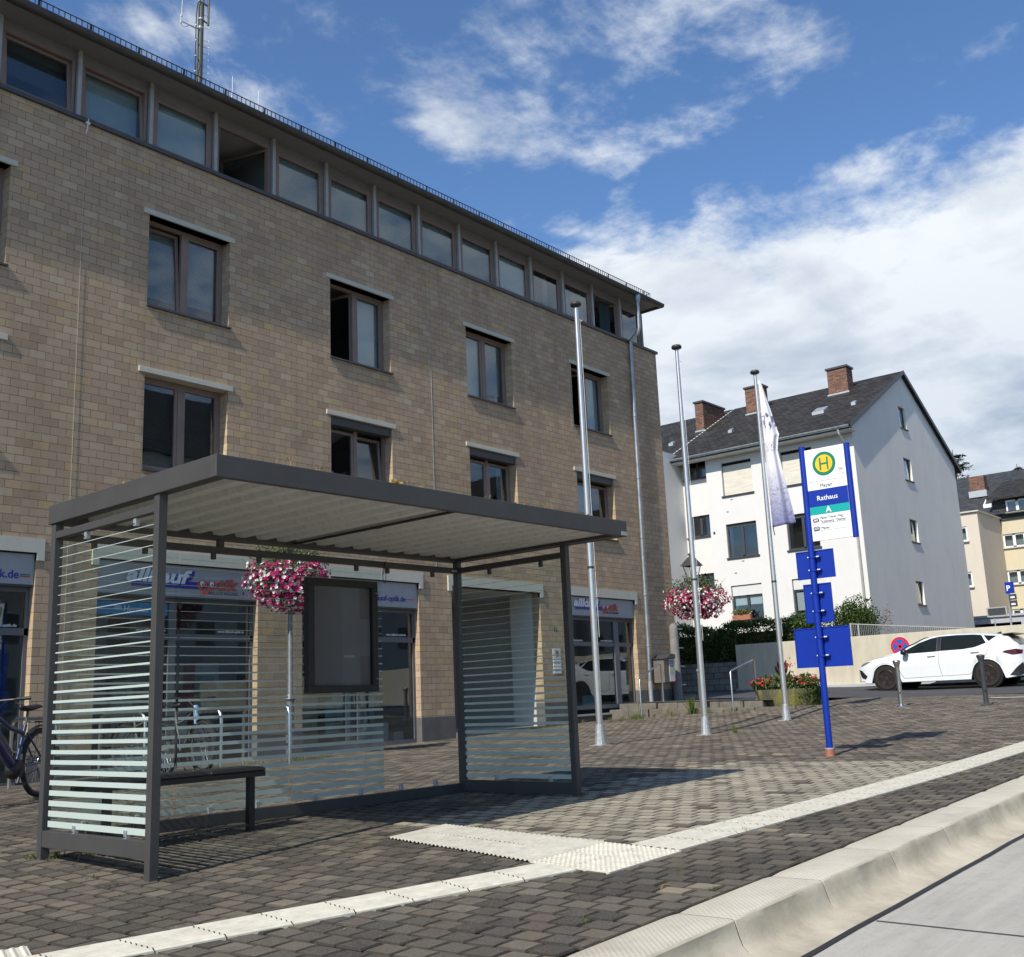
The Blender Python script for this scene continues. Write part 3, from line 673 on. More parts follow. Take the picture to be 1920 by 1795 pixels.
# rooms behind the windows
b = MB()
for (za, zb) in ((-1.0, 2.60), (3.3, 5.65), (6.0, 8.45), (9.2, 10.62)):
    yb = YF+4.2
    b.quad((-7.9, yb, za), (XE-.1, yb, za), (XE-.1, yb, zb), (-7.9, yb, zb)); b.quad((-7.9, YF+.3, zb), (XE-.1, YF+.3, zb), (XE-.1, yb, zb), (-7.9, yb, zb)); b.quad((-7.9, YF+.24, za), (XE-.1, YF+.24, za), (XE-.1, yb, za), (-7.9, yb, za))
    for xw in [-7.9, XE-.1]+[g+3.5 for g in GB[:-1]]: b.quad((xw, YF+.3, za), (xw, yb, za), (xw, yb, zb), (xw, YF+.3, zb))
b.build('room_interior', 'room_wall', bld)

def frame_box(b, x0, x1, z0, z1, w, y0, y1):
    b.box(x0, x1, y0, y1, z1-w, z1); b.box(x0, x1, y0, y1, z0, z0+w); b.box(x0, x0+w, y0, y1, z0+w, z1-w); b.box(x1-w, x1, y0, y1, z0+w, z1-w)
def sash(par, x0, x1, z0, z1, y, hinge=None, ang=0., kind='open', fm='brown_frame', gm='window_glass', w=.055, tilt=False):
    """a casement: frame ring and pane, turned inwards about a vertical edge or tilted"""
    b = MB(); frame_box(b, x0, x1, z0, z1, w, y-.012, y+.04); g_ = MB().box(x0+w, x1-w, y+.010, y+.018, z0+w, z1-w)
    if ang:
        for mb_ in (b, g_):
            out = []
            for (px, py, pz) in mb_.v:
                if tilt: dy, dz_ = py-y, pz-z0; out.append((px, y+dy*math.cos(ang)+dz_*math.sin(ang), z0+dz_*math.cos(ang)-dy*math.sin(ang)))
                else:
                    hx = x0 if hinge == 'L' else x1; s_ = 1 if hinge == 'L' else -1
                    dx_, dy = (px-hx)*s_, py-y; out.append((hx+s_*(dx_*math.cos(ang)-dy*math.sin(ang)), y+dx_*math.sin(ang)+dy*math.cos(ang), pz))
            mb_.v = out
    f_ = b.build('sash', fm, par); g_.build('pane', gm, f_) if False else g_.build('pane', gm, par)
def window(x0, x1, z0, z1, y, panes=2, blinds=(), opened=None, roller=False, tilt=None, curtain=None, extra=None, label=None):
    b = MB(); frame_box(b, x0, x1, z0, z1, .05, y, y+.06)
    xm = (x0+x1)/2
    if panes == 2: b.box(xm-.045, xm+.045, y-.006, y+.055, z0+.05, z1-.05)
    f = b.build('window', 'brown_frame', bld)
    if label: f['label'] = label
    cells = [(x0+.05, xm-.045), (xm+.045, x1-.05)] if panes == 2 else [(x0+.05, x1-.05)]
    zz1 = z1-.05-(.16 if roller else 0)
    for i, (a, c) in enumerate(cells):
        if opened == i: sash(f, a, c, z0+.05, zz1, y+.02, hinge='R' if i == 0 and panes == 2 else 'R', ang=R(72)); 
        elif tilt == i: sash(f, a, c, z0+.05, zz1, y+.016, ang=R(4.5), tilt=True)
        else: sash(f, a, c, z0+.05, zz1, y+.016)
        k = blinds[i] if i < len(blinds) else None
        if k:
            mname, frac = k; yb = y+.11+(.10 if tilt == i else 0)
            MB().box(a+.02, c-.02, yb, yb+.006, zz1-(zz1-z0)*frac, zz1-.01).build('blind', mname, f)
    if curtain:
        for (xa, xb, cm) in curtain:
            cb = MB(); n = max(6, int((xb-xa)/.025)); yb = y+.20
            pts = [(xa+(xb-xa)*i/n, yb+.022*math.sin(i*1.9)+.008*math.sin(i*.7)) for i in range(n+1)]
            for (p0, p1) in zip(pts[:-1], pts[1:]): cb.quad((p0[0], p0[1], z0+.06), (p1[0], p1[1], z0+.06), (p1[0], p1[1], zz1), (p0[0], p0[1], zz1))
            cb.build('curtain', cm, f)
    if roller: MB().box(x0+.01, x1-.01, YF+.03, y-.004, z1-.17, z1-.002).build('roller_box', 'anthracite', f, bevel=.01)
    return f
YW = YF+.215
SB, SD = ('slat_blind', .80), ('slat_dark', 1.)
cfgA = [dict(blinds=(('slat_blind', .9),)*2), dict(blinds=(SB,)*2), dict(blinds=(SB, SB), tilt=0), dict(opened=0, curtain=[(14.0, 14.4, 'curtain')], blinds=(None, ('blind_light', .98))), dict(blinds=(('blind_light', .98), ('slat_blind', .82))), dict(opened=0, blinds=(None, ('blind_light', .98)))]
cfgB = [dict(), dict(blinds=(('slat_dark', .98),)*2), dict(blinds=(('slat_dark', .98), ('slat_dark', .8))), dict(roller=True, tilt=1), dict(roller=True, curtain=[(18.15, 18.32, 'curtain')]), dict(roller=True, blinds=(('blind_light', .9), None))]
for k, lx in enumerate([1.01]+LX):
    window(lx+.117, lx+1.708, 6.625, 8.203, YW, **cfgA[k]); window(lx+.117, lx+1.708, 3.865, 5.443, YW, **cfgB[k])
# desk fan and boxes standing inside two windows
fan = thing('desk_fan', 'small round desk fan standing inside the second window column from the right corner', 'fan', (18.22, YF+.19+.14, 6.70))
b = MB(); b.lathe([(.085, -.01), (.105, -.01), (.105, .01), (.085, .01), (.085, -.01)], (18.22, YF+.345, 6.83), 24, axis='y')
for k in range(12): a = k*PI/6; b.tube([(18.22, YF+.335, 6.83), (18.22+.09*math.cos(a), YF+.335, 6.83+.09*math.sin(a))], .002, 4)
b.build('guard_ring', 'clip_grey', fan); MB().lathe([(.03, 0), (.032, .02), (.012, .03)], (18.22, YF+.32, 6.83), 12, axis='y').build('hub', 'black_plastic', fan)
MB().tube([(18.22, YF+.35, 6.69), (18.22, YF+.35, 6.74)], [.05, .02], 12).build('foot', 'clip_grey', fan)

# ---- ribbon of windows on the top floor
MX = [24.55-.02-1.2955*k for k in range(0, 26)]   # mullion right edges going left
MX = [m-1.30+.03 for m in MX]                     # 23.26, 21.96, ...
YT = YF+.09
b = MB(); b.box(-8, XE+.05, YF-.05, YF+.16, 9.385, 9.455); b.build('parapet_sill', 'sill_metal', bld)
mull = [m for m in MX if m > -8]
for m in mull: MB().box(m-.078, m-.008, YF+.03, YT+.03, 9.455, 10.66).build('mullion', 'mullion_metal', bld, bevel=.006)
b = MB(); b.box(-8, 24.30, YT+.032, YT+.05, 10.50, 10.66); b.box(24.26, 24.33, YF+.06, YT+.09, 9.455, 10.50); b.build('fascia_panel', 'soffit_grey', bld)
tilts = {}
bays = [(m, m+1.2955-.085) for m in mull]; bays[0] = (mull[0], 24.26)
names = {1: 'open', 12: 'tilt'}
for i, (xa, xb) in enumerate(bays):
    kw = dict(panes=1)
    if i == 0: kw.update()
    elif i == 1: kw.update(opened=0, curtain=[(xb-.62, xb-.12, 'curtain_teal')], label='open top floor window near the corner with a dark curtain hanging in it')
    elif i in (2, 3): kw.update(curtain=[(xa+.05, xb-.05, 'curtain')] if i == 2 else [(xb-.5, xb-.3, 'curtain'), (xa+.06, xa+.25, 'curtain')])
    elif i == 4: kw.update(blinds=(('blind_light', .98),))
    elif i in (5, 6, 7, 8, 9): kw.update(blinds=(('slat_blind', .98),))
    elif i == 10: kw.update(opened=0, blinds=(), label='wide open top floor window with its sash turned inwards')
    elif i == 11: kw.update(blinds=(('blind_light', .98),))
    elif i == 12: kw.update(blinds=(('blind_light', .94),), tilt=0)
    elif i == 13: kw.update(blinds=(('slat_dark', .6),), tilt=0)
    else: kw.update(blinds=(('blind_light', .9),))
    window(xa+.012, xb-.012, 9.458, 10.495, YT, **kw)
# corner glazing on the side, with the blue-white pane seen through it
f = MB(); f.box(24.27, 24.33, YT+.10, YT+1.4, 10.44, 10.50); f.box(24.27, 24.33, YT+.10, YT+1.4, 9.455, 9.51); f.box(24.27, 24.33, YT+1.34, YT+1.40, 9.51, 10.44); f = f.build('window', 'brown_frame', bld)
MB().box(24.295, 24.305, YT+.10, YT+1.34, 9.51, 10.44).build('pane', 'window_glass', f)
MB().box(24.27, 24.33, YT+1.4, YT+13, 9.455, 10.66).build('side_panel', 'soffit_grey', bld)
# eave: soffit, roof, gutter, snow guard
XR = 24.64; YG = 14.60
b = MB(); b.box(-8, XR, YG+.02, YF+13.5, 10.66, 10.70); b.build('soffit', 'soffit_grey', bld)
b = MB(); b.add([(-8, YG, 10.702), (XR+.06, YG, 10.702), (XR+.06, YF+13.6, 10.702), (-8, YF+13.6, 10.702), (-8, 21, 11.45), (19, 21, 11.45)], [(0, 1, 5, 4), (1, 2, 5), (2, 3, 4, 5), (0, 4, 3), (0, 3, 2, 1)]); b.build('roof', 'gutter_zinc', bld)
gp_ = [(math.cos(PI+PI*k/10)*.092, math.sin(PI+PI*k/10)*.098) for k in range(11)]; gi = [(c*.92, s*.92) for c, s in reversed(gp_)]
b = MB(); b.prism([(YG+c, 10.715+s) for c, s in gp_+gi], 'x', -8, XR+.05); b.prism([(XR+.02+c, 10.715+s) for c, s in gp_+gi], 'y', YG-.05, YF+13.6)
for k in range(34): b.prism([(YG+c*1.05, 10.715+s*1.05) for c, s in gp_+[(x*.96, y*.96) for x, y in gi]], 'x', XR-.6-k*.97, XR-.575-k*.97)
b.build('gutter', 'gutter_zinc', bld, autosm=40)
b = MB(); zg0, zg1 = 10.80, 10.975; yg = YG+.12
b.tube([(-8, yg, zg1), (24.3, yg, zg1)], .0095, 6); b.tube([(-8, yg, zg0), (24.3, yg, zg0)], .006, 6); b.tube([(24.3, yg, zg1), (24.3, yg+6, zg1)], .008, 6)
x = 24.3
while x > 1: b.box(x-.0055, x+.0055, yg-.006, yg+.006, zg0, zg1); x -= .096
for k in range(28): xx = 24.0-k*.86; b.add([(xx-.02, yg+.01, zg0-.04), (xx+.02, yg+.01, zg0-.04), (xx+.02, yg+.01, zg1+.01), (xx-.02, yg+.01, zg1+.01)], [(0, 1, 2, 3)]); b.tube([(xx, yg, zg1), (xx, yg+.14, zg0-.02)], .007, 5)
for y in np.arange(yg, yg+6, .1): b.box(24.296, 24.304, y-.004, y+.004, zg0, zg1)
b.build('snow_guard', 'cap_black', bld)
# downpipe and lightning wire
b = MB(); b.tube([(23.42, YG, 10.66), (23.42, YG, 10.50), (23.42, YG, 9.72), (23.42, YG+.02, 9.62), (23.42, YF-.10, 9.42), (23.42, YF-.085, 9.30), (23.36, YF-.085, 5), (23.31, YF-.085, 1.2), (23.28, YF-.085, .32)], .050, 12)
b.lathe([(.05, 10.42), (.075, 10.5), (.095, 10.62), (.07, 10.70)], (23.42, YG, 0), 12)
for z in (9.0, 7.3, 5.6, 4.0, 2.5, 1.2): xx = 23.42-(9.3-z)/(9.3+.3)*.14; b.lathe([(.053, z-.02), (.060, z-.015), (.060, z+.015), (.053, z+.02)], (xx, YF-.085, 0), 12)
dp = b.build('downpipe', 'zinc', bld, autosm=50)
MB().tube([(23.28, YF-.085, .32), (23.285, YF-.085, -.18), (23.30, YF-.10, -.33)], [.056, .056, .066], 12).build('pipe_foot', 'galv', dp)
b = MB(); b.tube([(7.79, YF-.012, 9.30), (7.79, YF-.014, -.4)], .0026, 5); b.build('conductor_wire', 'lintel_concrete', bld)
b = MB(); b.tube([(7.80, YF-.05, 9.45), (7.79, YF-.05, 9.27), (7.78, YF-.03, 9.2)], .009, 6); b.box(7.76, 7.83, YF-.06, YF-.04, 9.36, 9.39); b.build('wire_clamp', 'white_plastic', bld)
b = MB(); b.tube([(15.66, YF-.002, 9.3), (15.66, YF-.002, 2.6)], .005, 5); b.build('expansion_joint', 'curtain', bld)

# ================================================================== SHOP FRONTS (parts of the building)
YS = YF+.135
def shopfront(g, z0, zs, ztr, cols, doors=()):
    """grey metal frame: x positions cols = vertical bars, sign panel between zs and 2.34, transom bar at ztr"""
    x0, x1 = g+.11, g+3.05
    f = MB(); f.box(x0, x1, YS, YS+.07, zs-.10, zs-.012); f.box(x0, x1, YS, YS+.06, ztr-.05, ztr+.05); f.box(x0, x1, YS, YS+.06, z0, z0+.09)
    f.box(x0, x0+.06, YS, YS+.06, z0+.09, zs-.10); f.box(x1-.06, x1, YS, YS+.06, z0+.09, zs-.10)
    for (c, w) in cols: f.box(c-w/2, c+w/2, YS-.01, YS+.055, z0+.09, zs-.10)
    f = f.build('shop_window', 'shop_frame', bld)
    bars = [(x0+.06, 0)]+[(c, w) for c, w in cols]+[(x1-.06, 0)]
    for (a, wa), (c, wc) in zip(bars[:-1], bars[1:]):
        MB().box(a+wa/2, c-wc/2, YS+.025, YS+.033, ztr+.05, zs-.10).build('pane', 'shop_glass', f)
        MB().box(a+wa/2, c-wc/2, YS+.025, YS+.033, z0+.09, ztr-.05).build('pane', 'shop_glass', f)
    sp = MB().box(x0+.005, x1-.005, YF+.04, YS+.06, zs, 2.345).build('sign_panel', 'sign_panel_grey', bld, bevel=.004)
    MB().box(x0+.01, x1-.01, YF+.035, YS, zs-.03, zs-.002).build('edge_trim', 'dark_frame', sp)
    return f, sp
def logo(par, x, z, s):
    """bold white italic word on a blue block, then the red word with two eyes"""
    y = YF+.035
    text('allkauf', .285*s, (x+.03*s, y-.006, z-.02*s), 'logo_blue', par, shear=.25, bold=.10, squeeze=1.45, depth=.004)
    MB().prism([(x+.10*s, z-.075*s), (x+1.27*s, z-.075*s), (x+1.31*s, z+.03*s), (x+.11*s, z+.03*s)], 'y', y-.012, y+.004).build('logo_block', 'logo_blue', par)
    text('allkauf', .285*s, (x, y-.014, z), 'white_plastic', par, shear=.25, bold=.036, squeeze=1.45)
    text('optik', .255*s, (x+1.235*s, y-.010, z-.065*s), 'logo_blue', par, shear=.25, bold=.028, squeeze=1.42, depth=.003)
    text('optik', .27*s, (x+1.215*s, y-.016, z-.065*s), 'logo_red', par, shear=.25, bold=.026, squeeze=1.38)
    b = MB(); b2 = MB()
    for ex in (1.335, 1.515):
        b.lathe([(.001, -.003), (.040*s, -.003), (.040*s, .001), (.001, .001)], (x+ex*s, y-.021, z+.015*s), 14, axis='y'); b2.lathe([(.001, -.003), (.016*s, -.003), (.016*s, .001), (.001, .001)], (x+(ex+.008)*s, y-.026, z-.0*s), 10, axis='y')
    b.build('eye_white', 'white_plastic', par); b2.build('pupil', 'logo_blue', par)
    b = MB(); b.prism([(x+1.36*s, z-.04*s), (x+1.39*s, z-.04*s), (x+1.36*s, z-.135*s), (x+1.44*s, z-.135*s), (x+1.44*s, z-.16*s), (x+1.32*s, z-.16*s)], 'y', y-.018, y-.010); b.build('logo_tail', 'logo_red', par)
    text('INH. UTE WAGNER', .078*s, (x+1.46*s, y-.012, z-.155*s), 'text_dark', par, squeeze=.86)
# column 1, right part visible
f, sp = shopfront(GB[0], -.93, 1.90, 1.235, [(5.2, .08)])
text('allkauf-optik.de', .165, (7.11, YF+.035, 1.985), 'logo_blue', sp, bold=.014, align='RIGHT'); MB().box(7.13, 7.27, YF+.032, YF+.038, 2.035, 2.050).build('green_line', 'h_green', sp); MB().box(7.13, 7.27, YF+.032, YF+.038, 2.008, 2.023).build('red_line', 'sign_red', sp)
text('www.allkauf-optik.de', .062, (7.17, YS+.018, 1.305), 'white_plastic', f, align='RIGHT', bold=.01)
MB().box(6.78, 6.93, YS+.036, YS+.040, 1.33, 1.68).build('poster', 'shop_white', f); MB().lathe([(.001, 0), (.055, 0), (.055, .003), (.001, .003)], (6.855, YS+.030, 1.52), 16, axis='y').build('poster_ring', 'h_yellow', f)
MB().box(6.72, 6.90, YS+.036, YS+.040, .94, 1.15).build('poster', 'shop_white', f)
MB().box(7.02, 7.045, YS+.05, YS+.09, -.9, 1.1).build('door_edge', 'sign_mid_blue', f)
# column 2
f, sp = shopfront(GB[1], -.90, 1.845, 1.205, [(9.665, .13)])
logo(sp, 8.765, 2.06, 1.02)
MB().box(8.36, 9.58, YS+.012, YS+.02, 1.535, 1.735).build('parcel_sign', 'parcel_blue', f)
text('Hermes', .135, (8.80, YS+.008, 1.585), 'white_plastic', f, shear=.25)
b = MB(); [b.box(8.64+.012*k, 8.77+.006*k, YS+.008, YS+.012, 1.664-.018*k, 1.672-.018*k) for k in range(4)]; b.build('wing_mark', 'white_plastic', f)
text('www.allkauf-optik.de', .062, (9.56, YS+.018, 1.290), 'white_plastic', f, align='RIGHT', bold=.01); text('www.allkauf-optik.de', .062, (11.06, YS+.018, 1.290), 'white_plastic', f, align='RIGHT', bold=.01)
# column 3
f, sp = shopfront(GB[2], -.76, 1.86, 1.235, [(13.35, .10), (13.62, .07)])
text('www.allkauf-optik.de', .155, (14.80, YF+.035, 1.975), 'logo_blue', sp, bold=.014, align='RIGHT', squeeze=.92); MB().box(14.82, 15.05, YF+.032, YF+.038, 2.018, 2.028).build('red_line', 'sign_red', sp)
text('IHR', .055, (14.07, YF+.035, 2.12), 'text_grey', sp, align='RIGHT', bold=.012)
text('www.allkauf-optik.de', .062, (14.90, YS+.018, 1.315), 'white_plastic', f, align='RIGHT', bold=.01)
# column 5
f, sp = shopfront(GB[4], GZ0[4]+.12, 1.90, 1.235, [(22.20, .20)])
logo(sp, 20.34, 2.12, .92)
text('www.allkauf-optik.de', .062, (20.80, YS+.018, 1.30), 'white_plastic', f, align='RIGHT', bold=.01); text('www.allkauf-optik.de', .062, (22.07, YS+.018, 1.305), 'white_plastic', f, align='RIGHT', bold=.01)
MB().box(GB[4]+.02, GB[4]+3.15, YF-.10, YF+.14, GZ0[4]-.028, GZ0[4]+.012).build('sill', 'mullion_metal', bld)
MB().box(-1, GB[0]+3.05, YF+.05, YF+.13, -1.2, -.9).build('threshold', 'mullion_metal', bld)
# column 0, beyond the picture edge: same kind of front
shopfront(.38, -1.0, 1.90, 1.235, [(1.9, .08)])
# column 4: open passage with white walls and a dark glazed door
g = GB[3]
b = MB(); zf = GZ0[3]+.02
b.quad((g+.11, YF+.24, zf), (g+.11, YF+5, zf), (g+.11, YF+5, 2.5), (g+.11, YF+.24, 2.5)); b.quad((g+.11, YF+3.2, zf), (22.9, YF+3.2, zf), (22.9, YF+3.2, 2.5), (g+.11, YF+3.2, 2.5))
b.quad((g+3.05, YF+.24, zf), (g+3.05, YF+.24, 2.5), (g+3.05, YF+.9, 2.5), (g+3.05, YF+.9, zf)); b.quad((g+.11, YF+.235, 2.358), (22.9, YF+.235, 2.358), (22.9, YF+5, 2.358), (g+.11, YF+5, 2.358)); b.quad((g+.11, YF+.1, zf), (22.9, YF+.1, zf), (22.9, YF+5, zf), (g+.11, YF+5, zf))
b.build('passage_wall', 'passage_wall', bld)
b = MB(); frame_box(b, 21.45, 22.22, zf, 1.43, .07, YF+3.13, YF+3.19); d = b.build('door', 'dark_frame', bld); MB().box(21.52, 22.15, YF+3.15, YF+3.16, zf+.07, 1.36).build('pane', 'shop_black', d); MB().tube([(21.58, YF+3.11, .3), (21.58, YF+3.11, .75)], .012, 8).build('handle', 'steel', d)
MB().box(g+.11, g+3.05, YF-.06, YF+.2, GZ0[3]-.25, GZ0[3]+.02).build('step', 'plinth_stone', bld)
text('11', .17, (19.47, YF-.006, 1.475), 'text_dark', bld, bold=.01, name='house_number')
for (z0, z1) in ((.86, 1.10), (.70, .84), (.54, .68)): MB().box(19.41, 19.70, YF-.012, YF-.001, z0, z1).build('plaque', 'shop_white' if z0 > .8 else 'pvc_white', bld, bevel=.003)
MB().prism([(19.50, 1.06), (19.61, 1.06), (19.61, .96), (19.555, .90), (19.50, .96)], 'y', YF-.016, YF-.0125).build('crest', 'terracotta', bld)
for z in (.80, .765, .63, .60): MB().box(19.44, 19.66, YF-.0145, YF-.0125, z, z+.012).build('plaque_line', 'text_grey', bld)

# ---- things standing in the shop windows
def simple(name, label, cat, boxes, m, group=None, bevel=.004):
    b = MB(); [b.box(*q_) for q_ in boxes]; o = b.build(name, m, None, bevel=bevel); return tag(o, label, cat, group)
y0 = YF+.55
simple('display_cabinet', 'tall pale cabinet panel at the left of the optician window behind the shelter', 'cabinet', [(8.9, 9.25, y0, y0+.3, -.88, .55)], 'shop_white')
simple('display_wall', 'red display panel standing in the optician window behind the shelter', 'display', [(10.2, 10.48, y0+.15, y0+.2, -.86, .83)], 'shop_red')
simple('display_board', 'pale grey shelf board beside the red panel in the optician window', 'display', [(10.49, 11.0, y0+.22, y0+.27, -.86, .83)], 'shop_white')
simple('advert_poster', 'poster of a face with glasses on the red panel in the optician window', 'poster', [(9.95, 10.22, y0+.10, y0+.13, .38, .82)], 'skin_poster')
simple('advert_poster', 'poster with rows of spectacle frames in the optician window', 'poster', [(10.0, 10.30, y0+.08, y0+.10, -.55, .05)], 'shop_white')
t = thing('spectacle_shelf', 'black shelf stack with spectacle boxes in the optician window behind the shelter', 'shelf', (10.75, y0, -.88))
for z in (-.45, -.05, .32): MB().box(10.5, 11.0, y0-.02, y0+.18, z, z+.02).build('shelf_board', 'shop_black', t)
for x, z in ((10.55, -.43), (10.72, -.43), (10.58, -.03), (10.8, -.03), (10.6, .34), (10.82, .34)): MB().box(x, x+.13, y0+.02, y0+.12, z, z+.13).build('spectacle_box', rnd.choice(['shop_black', 'dark_frame', 'shop_teal', 'shop_blue']), t, bevel=.005)
simple('advert_banner', 'blue and white poster banner in the window right of the lamp post', 'banner', [(13.0, 13.28, YF+.35, YF+.36, -.55, .12)], 'shop_teal')
text('für jeden Moment.', .045, (13.01, YF+.345, -.28), 'text_dark', bpy.data.objects['advert_banner'])
simple('yellow_screen', 'pale yellow screen beside the banner in the window right of the lamp post', 'screen', [(12.3, 12.95, YF+.5, YF+.52, -.7, .2), (13.3, 13.33, YF+.5, YF+.55, -.7, .4)], 'shop_yellow')
simple('display_plinth', 'white cube pedestal under the vase of orange flowers', 'pedestal', [(13.85, 14.62, YF+.40, YF+.95, -.72, -.33)], 'shop_white')
simple('display_box', 'small white box on the floor right of the white pedestal', 'box', [(14.72, 14.98, YF+.35, YF+.5, -.70, -.52)], 'shop_white')
simple('white_partition', 'white upright partition behind the vase in the shop window', 'panel', [(14.0, 15.1, YF+1.3, YF+1.35, -.7, 1.1)], 'shop_white')
vs_ = thing('flower_vase', 'slim dark glass vase with orange and red flowers on a white pedestal', 'vase', (14.28, YF+.62, -.33))
VX, VY = 14.28, YF+.62
MB().lathe([(.055, -.33), (.05, -.32), (.022, -.1), (.018, .05), (.03, .2), (.062, .36), (.058, .36), (.02, .12)], (VX, VY, 0), 16).build('vase_body', 'dark_frame', vs_, smooth=True)
pts = [(VX+rnd.gauss(0, .085), VY+rnd.gauss(0, .07), .52+rnd.gauss(0, .085)) for _ in range(70)]; MB().flowers(pts, .085).build('blossoms', 'petals_orange', vs_)
b = MB(); b.leaves([(VX+rnd.gauss(0, .07), VY+rnd.gauss(0, .05), .5+rnd.gauss(0, .09)) for _ in range(60)], .08, 2.2); b.tube([(VX, VY, .3), (VX+.01, VY, .7), (VX+.03, VY, 1.05)], .006, 5); b.build('stems', 'leaf_mid', vs_)
MB().flowers([(VX+.02+rnd.gauss(0, .025), VY+rnd.gauss(0, .02), z) for z in np.linspace(.66, 1.06, 34)], .05).build('flower_spike', 'petals_red', vs_)
simple('blue_carton', 'dark blue carton standing low in the right corner shop window', 'box', [(20.30, 20.95, YF+.45, YF+.8, -.28, -.02)], 'shop_blue')
simple('display_sheet', 'white and teal slanted card low in the right corner shop window', 'card', [(21.02, 21.75, YF+.4, YF+.43, -.28, .02)], 'shop_teal')

# ================================================================== BUS SHELTER
sh_ = thing('bus_shelter', 'anthracite steel bus shelter with a flat green roof and striped glass walls', 'bus shelter', (5.6, 6.5, -.87))
SX0, SX1, SY0, SY1, PW = 3.566, 7.654, 5.785, 7.20, .06
ZR0, ZR1 = 1.342, 1.477; RX0, RX1, RY0, RY1 = 3.553, 7.670, 5.149, 7.228
for (x, y) in ((SX0, SY0), (SX1-PW, SY0), (SX0, SY1-PW), (SX1-PW, SY1-PW)):
    zb = G(x+.03, y+.03)-.04
    MB().box(x, x+PW, y, y+PW, zb, ZR0+.02).build('post', 'anthracite', sh_, bevel=.003)
# rails and beams
def beam(a, m='anthracite', nm='beam'): return MB().box(*a).build(nm, m, sh_, bevel=.003)
for x in (SX0+.004, SX1-PW+.004):
    beam((x, x+.050, SY0+PW, SY1-PW, -.826, -.722)); beam((x, x+.050, SY0+PW, SY1-PW, 1.235, 1.285), nm='rail')
beam((SX0+PW, SX1-PW, SY1-PW+.004, SY1-.008, -.838, -.750)); beam((SX0+PW, SX1-PW, SY1-PW+.004, SY1-.008, 1.232, 1.284), nm='rail')
MB().box(SX0+1.33+.0, SX0+1.33+.05, SY1-PW+.008, SY1-.012, 1.284, ZR0).build('stub_post', 'anthracite', sh_)
b = MB(); b.box(SX1-PW-.075, SX1-PW-.002, SY1-PW-.004, SY1-PW+.003, 1.245, 1.262); b.build('label_plate', 'clip_grey', sh_)
# roof: fascia frame, trapezoidal sheet, sedum on top
rf = MB(); t_ = .045
rf.box(RX0, RX1, RY0, RY0+t_, ZR0, ZR1); rf.box(RX0, RX1, RY1-t_, RY1, ZR0, ZR1); rf.box(RX0, RX0+t_, RY0+t_, RY1-t_, ZR0, ZR1); rf.box(RX1-t_, RX1, RY0+t_, RY1-t_, ZR0, ZR1)
rf = rf.build('roof_frame', 'anthracite', sh_, bevel=.004)
b = MB(); b.box(RX0+t_, RX1-t_, SY1-.07, RY1-t_, ZR0+.002, ZR0+.07); b.box(SX0, SX0+.075, RY0+t_, SY1-.07, ZR0+.002, ZR0+.07); b.box(SX1-.10, RX1-t_, RY0+t_, SY1-.07, ZR0+.002, ZR0+.07)
b.build('ring_beam', 'anthracite', rf)
b = MB(); pts = []; x = RX0+.05; zc0 = ZR0+.030; pitch = .205
while x < RX1-.10: pts += [(x, zc0), (x+.085, zc0), (x+.108, zc0+.040), (x+.182, zc0+.040)]; x += pitch
for (a, c) in zip(pts[:-1], pts[1:]): b.quad((a[0], RY0+t_, a[1]), (c[0], RY0+t_, c[1]), (c[0], RY1-t_, c[1]), (a[0], RY1-t_, a[1]))
b.build('ceiling_sheet', 'steel_sheet', rf)
b = MB(); xm = 5.62; b.box(xm-.02, xm-.006, RY0+.06, SY1-.08, zc0-.016, zc0-.004); b.box(xm+.006, xm+.02, RY0+.06, SY1-.08, zc0-.016, zc0-.004); b.box(xm-.02, xm+.02, 6.05, 6.12, zc0-.02, zc0-.016); b.build('seam_strip', 'black_plastic', rf)
b = MB(); b.box(RX0+.045, RX1-.045, RY0+.045, RY1-.045, ZR1-.03, ZR1-.008); b.build('roof_soil', 'soil', rf)
def rim_pts(n):
    out = []
    for _ in range(n):
        r = rnd.random()
        if r < .6: cxx = rnd.choice([3.9, 4.3, 4.45, 4.75, 5.2, 5.25, 5.9, 6.3, 6.35, 6.5, 7.1, 7.3]); out.append((cxx+rnd.gauss(0, .07), RY0+.05+abs(rnd.gauss(0, .05)), ZR1+abs(rnd.gauss(0, .010))))
        else: out.append((rnd.uniform(RX0+.06, RX1-.06), rnd.uniform(RY0+.05, RY1-.1), ZR1+abs(rnd.gauss(0, .010))))
    return out
b = MB(); b.leaves(rim_pts(900), .016, 1.4)
for (x, y, h) in [(4.02, 5.21, .045), (4.35, 5.2, .035), (4.12, 5.2, .06), (5.1, 5.2, .03), (5.95, 5.2, .03), (5.25, 5.19, .045), (6.62, 5.2, .04), (6.7, 5.2, .05), (7.12, 5.2, .035)]:
    for k in range(5):
        a = rnd.uniform(0, 6.3); tx, ty = x+math.cos(a)*.025, y+math.sin(a)*.015; b.tube([(x, y, ZR1-.01), (tx, ty, ZR1+h)], .0014, 4); b.leaves([(tx+rnd.gauss(0, .006), ty, ZR1+h+rnd.gauss(0, .006)) for _ in range(6)], .010)
tag(b.build('sedum_plants', 'leaf_dry'), 'sparse dry sedum growing in patches over the flat shelter roof', 'sedum', kind='stuff')
b = MB(); b.leaves([(3.75+rnd.gauss(0, .018), 6.48+rnd.gauss(0, .05), ZR1+.028+abs(rnd.gauss(0, .016))) for _ in range(420)], .020, 1.3); tag(b.build('sedum_clump', 'leaf_gold'), 'golden yellow plant clump on the left edge of the shelter roof', 'plant')
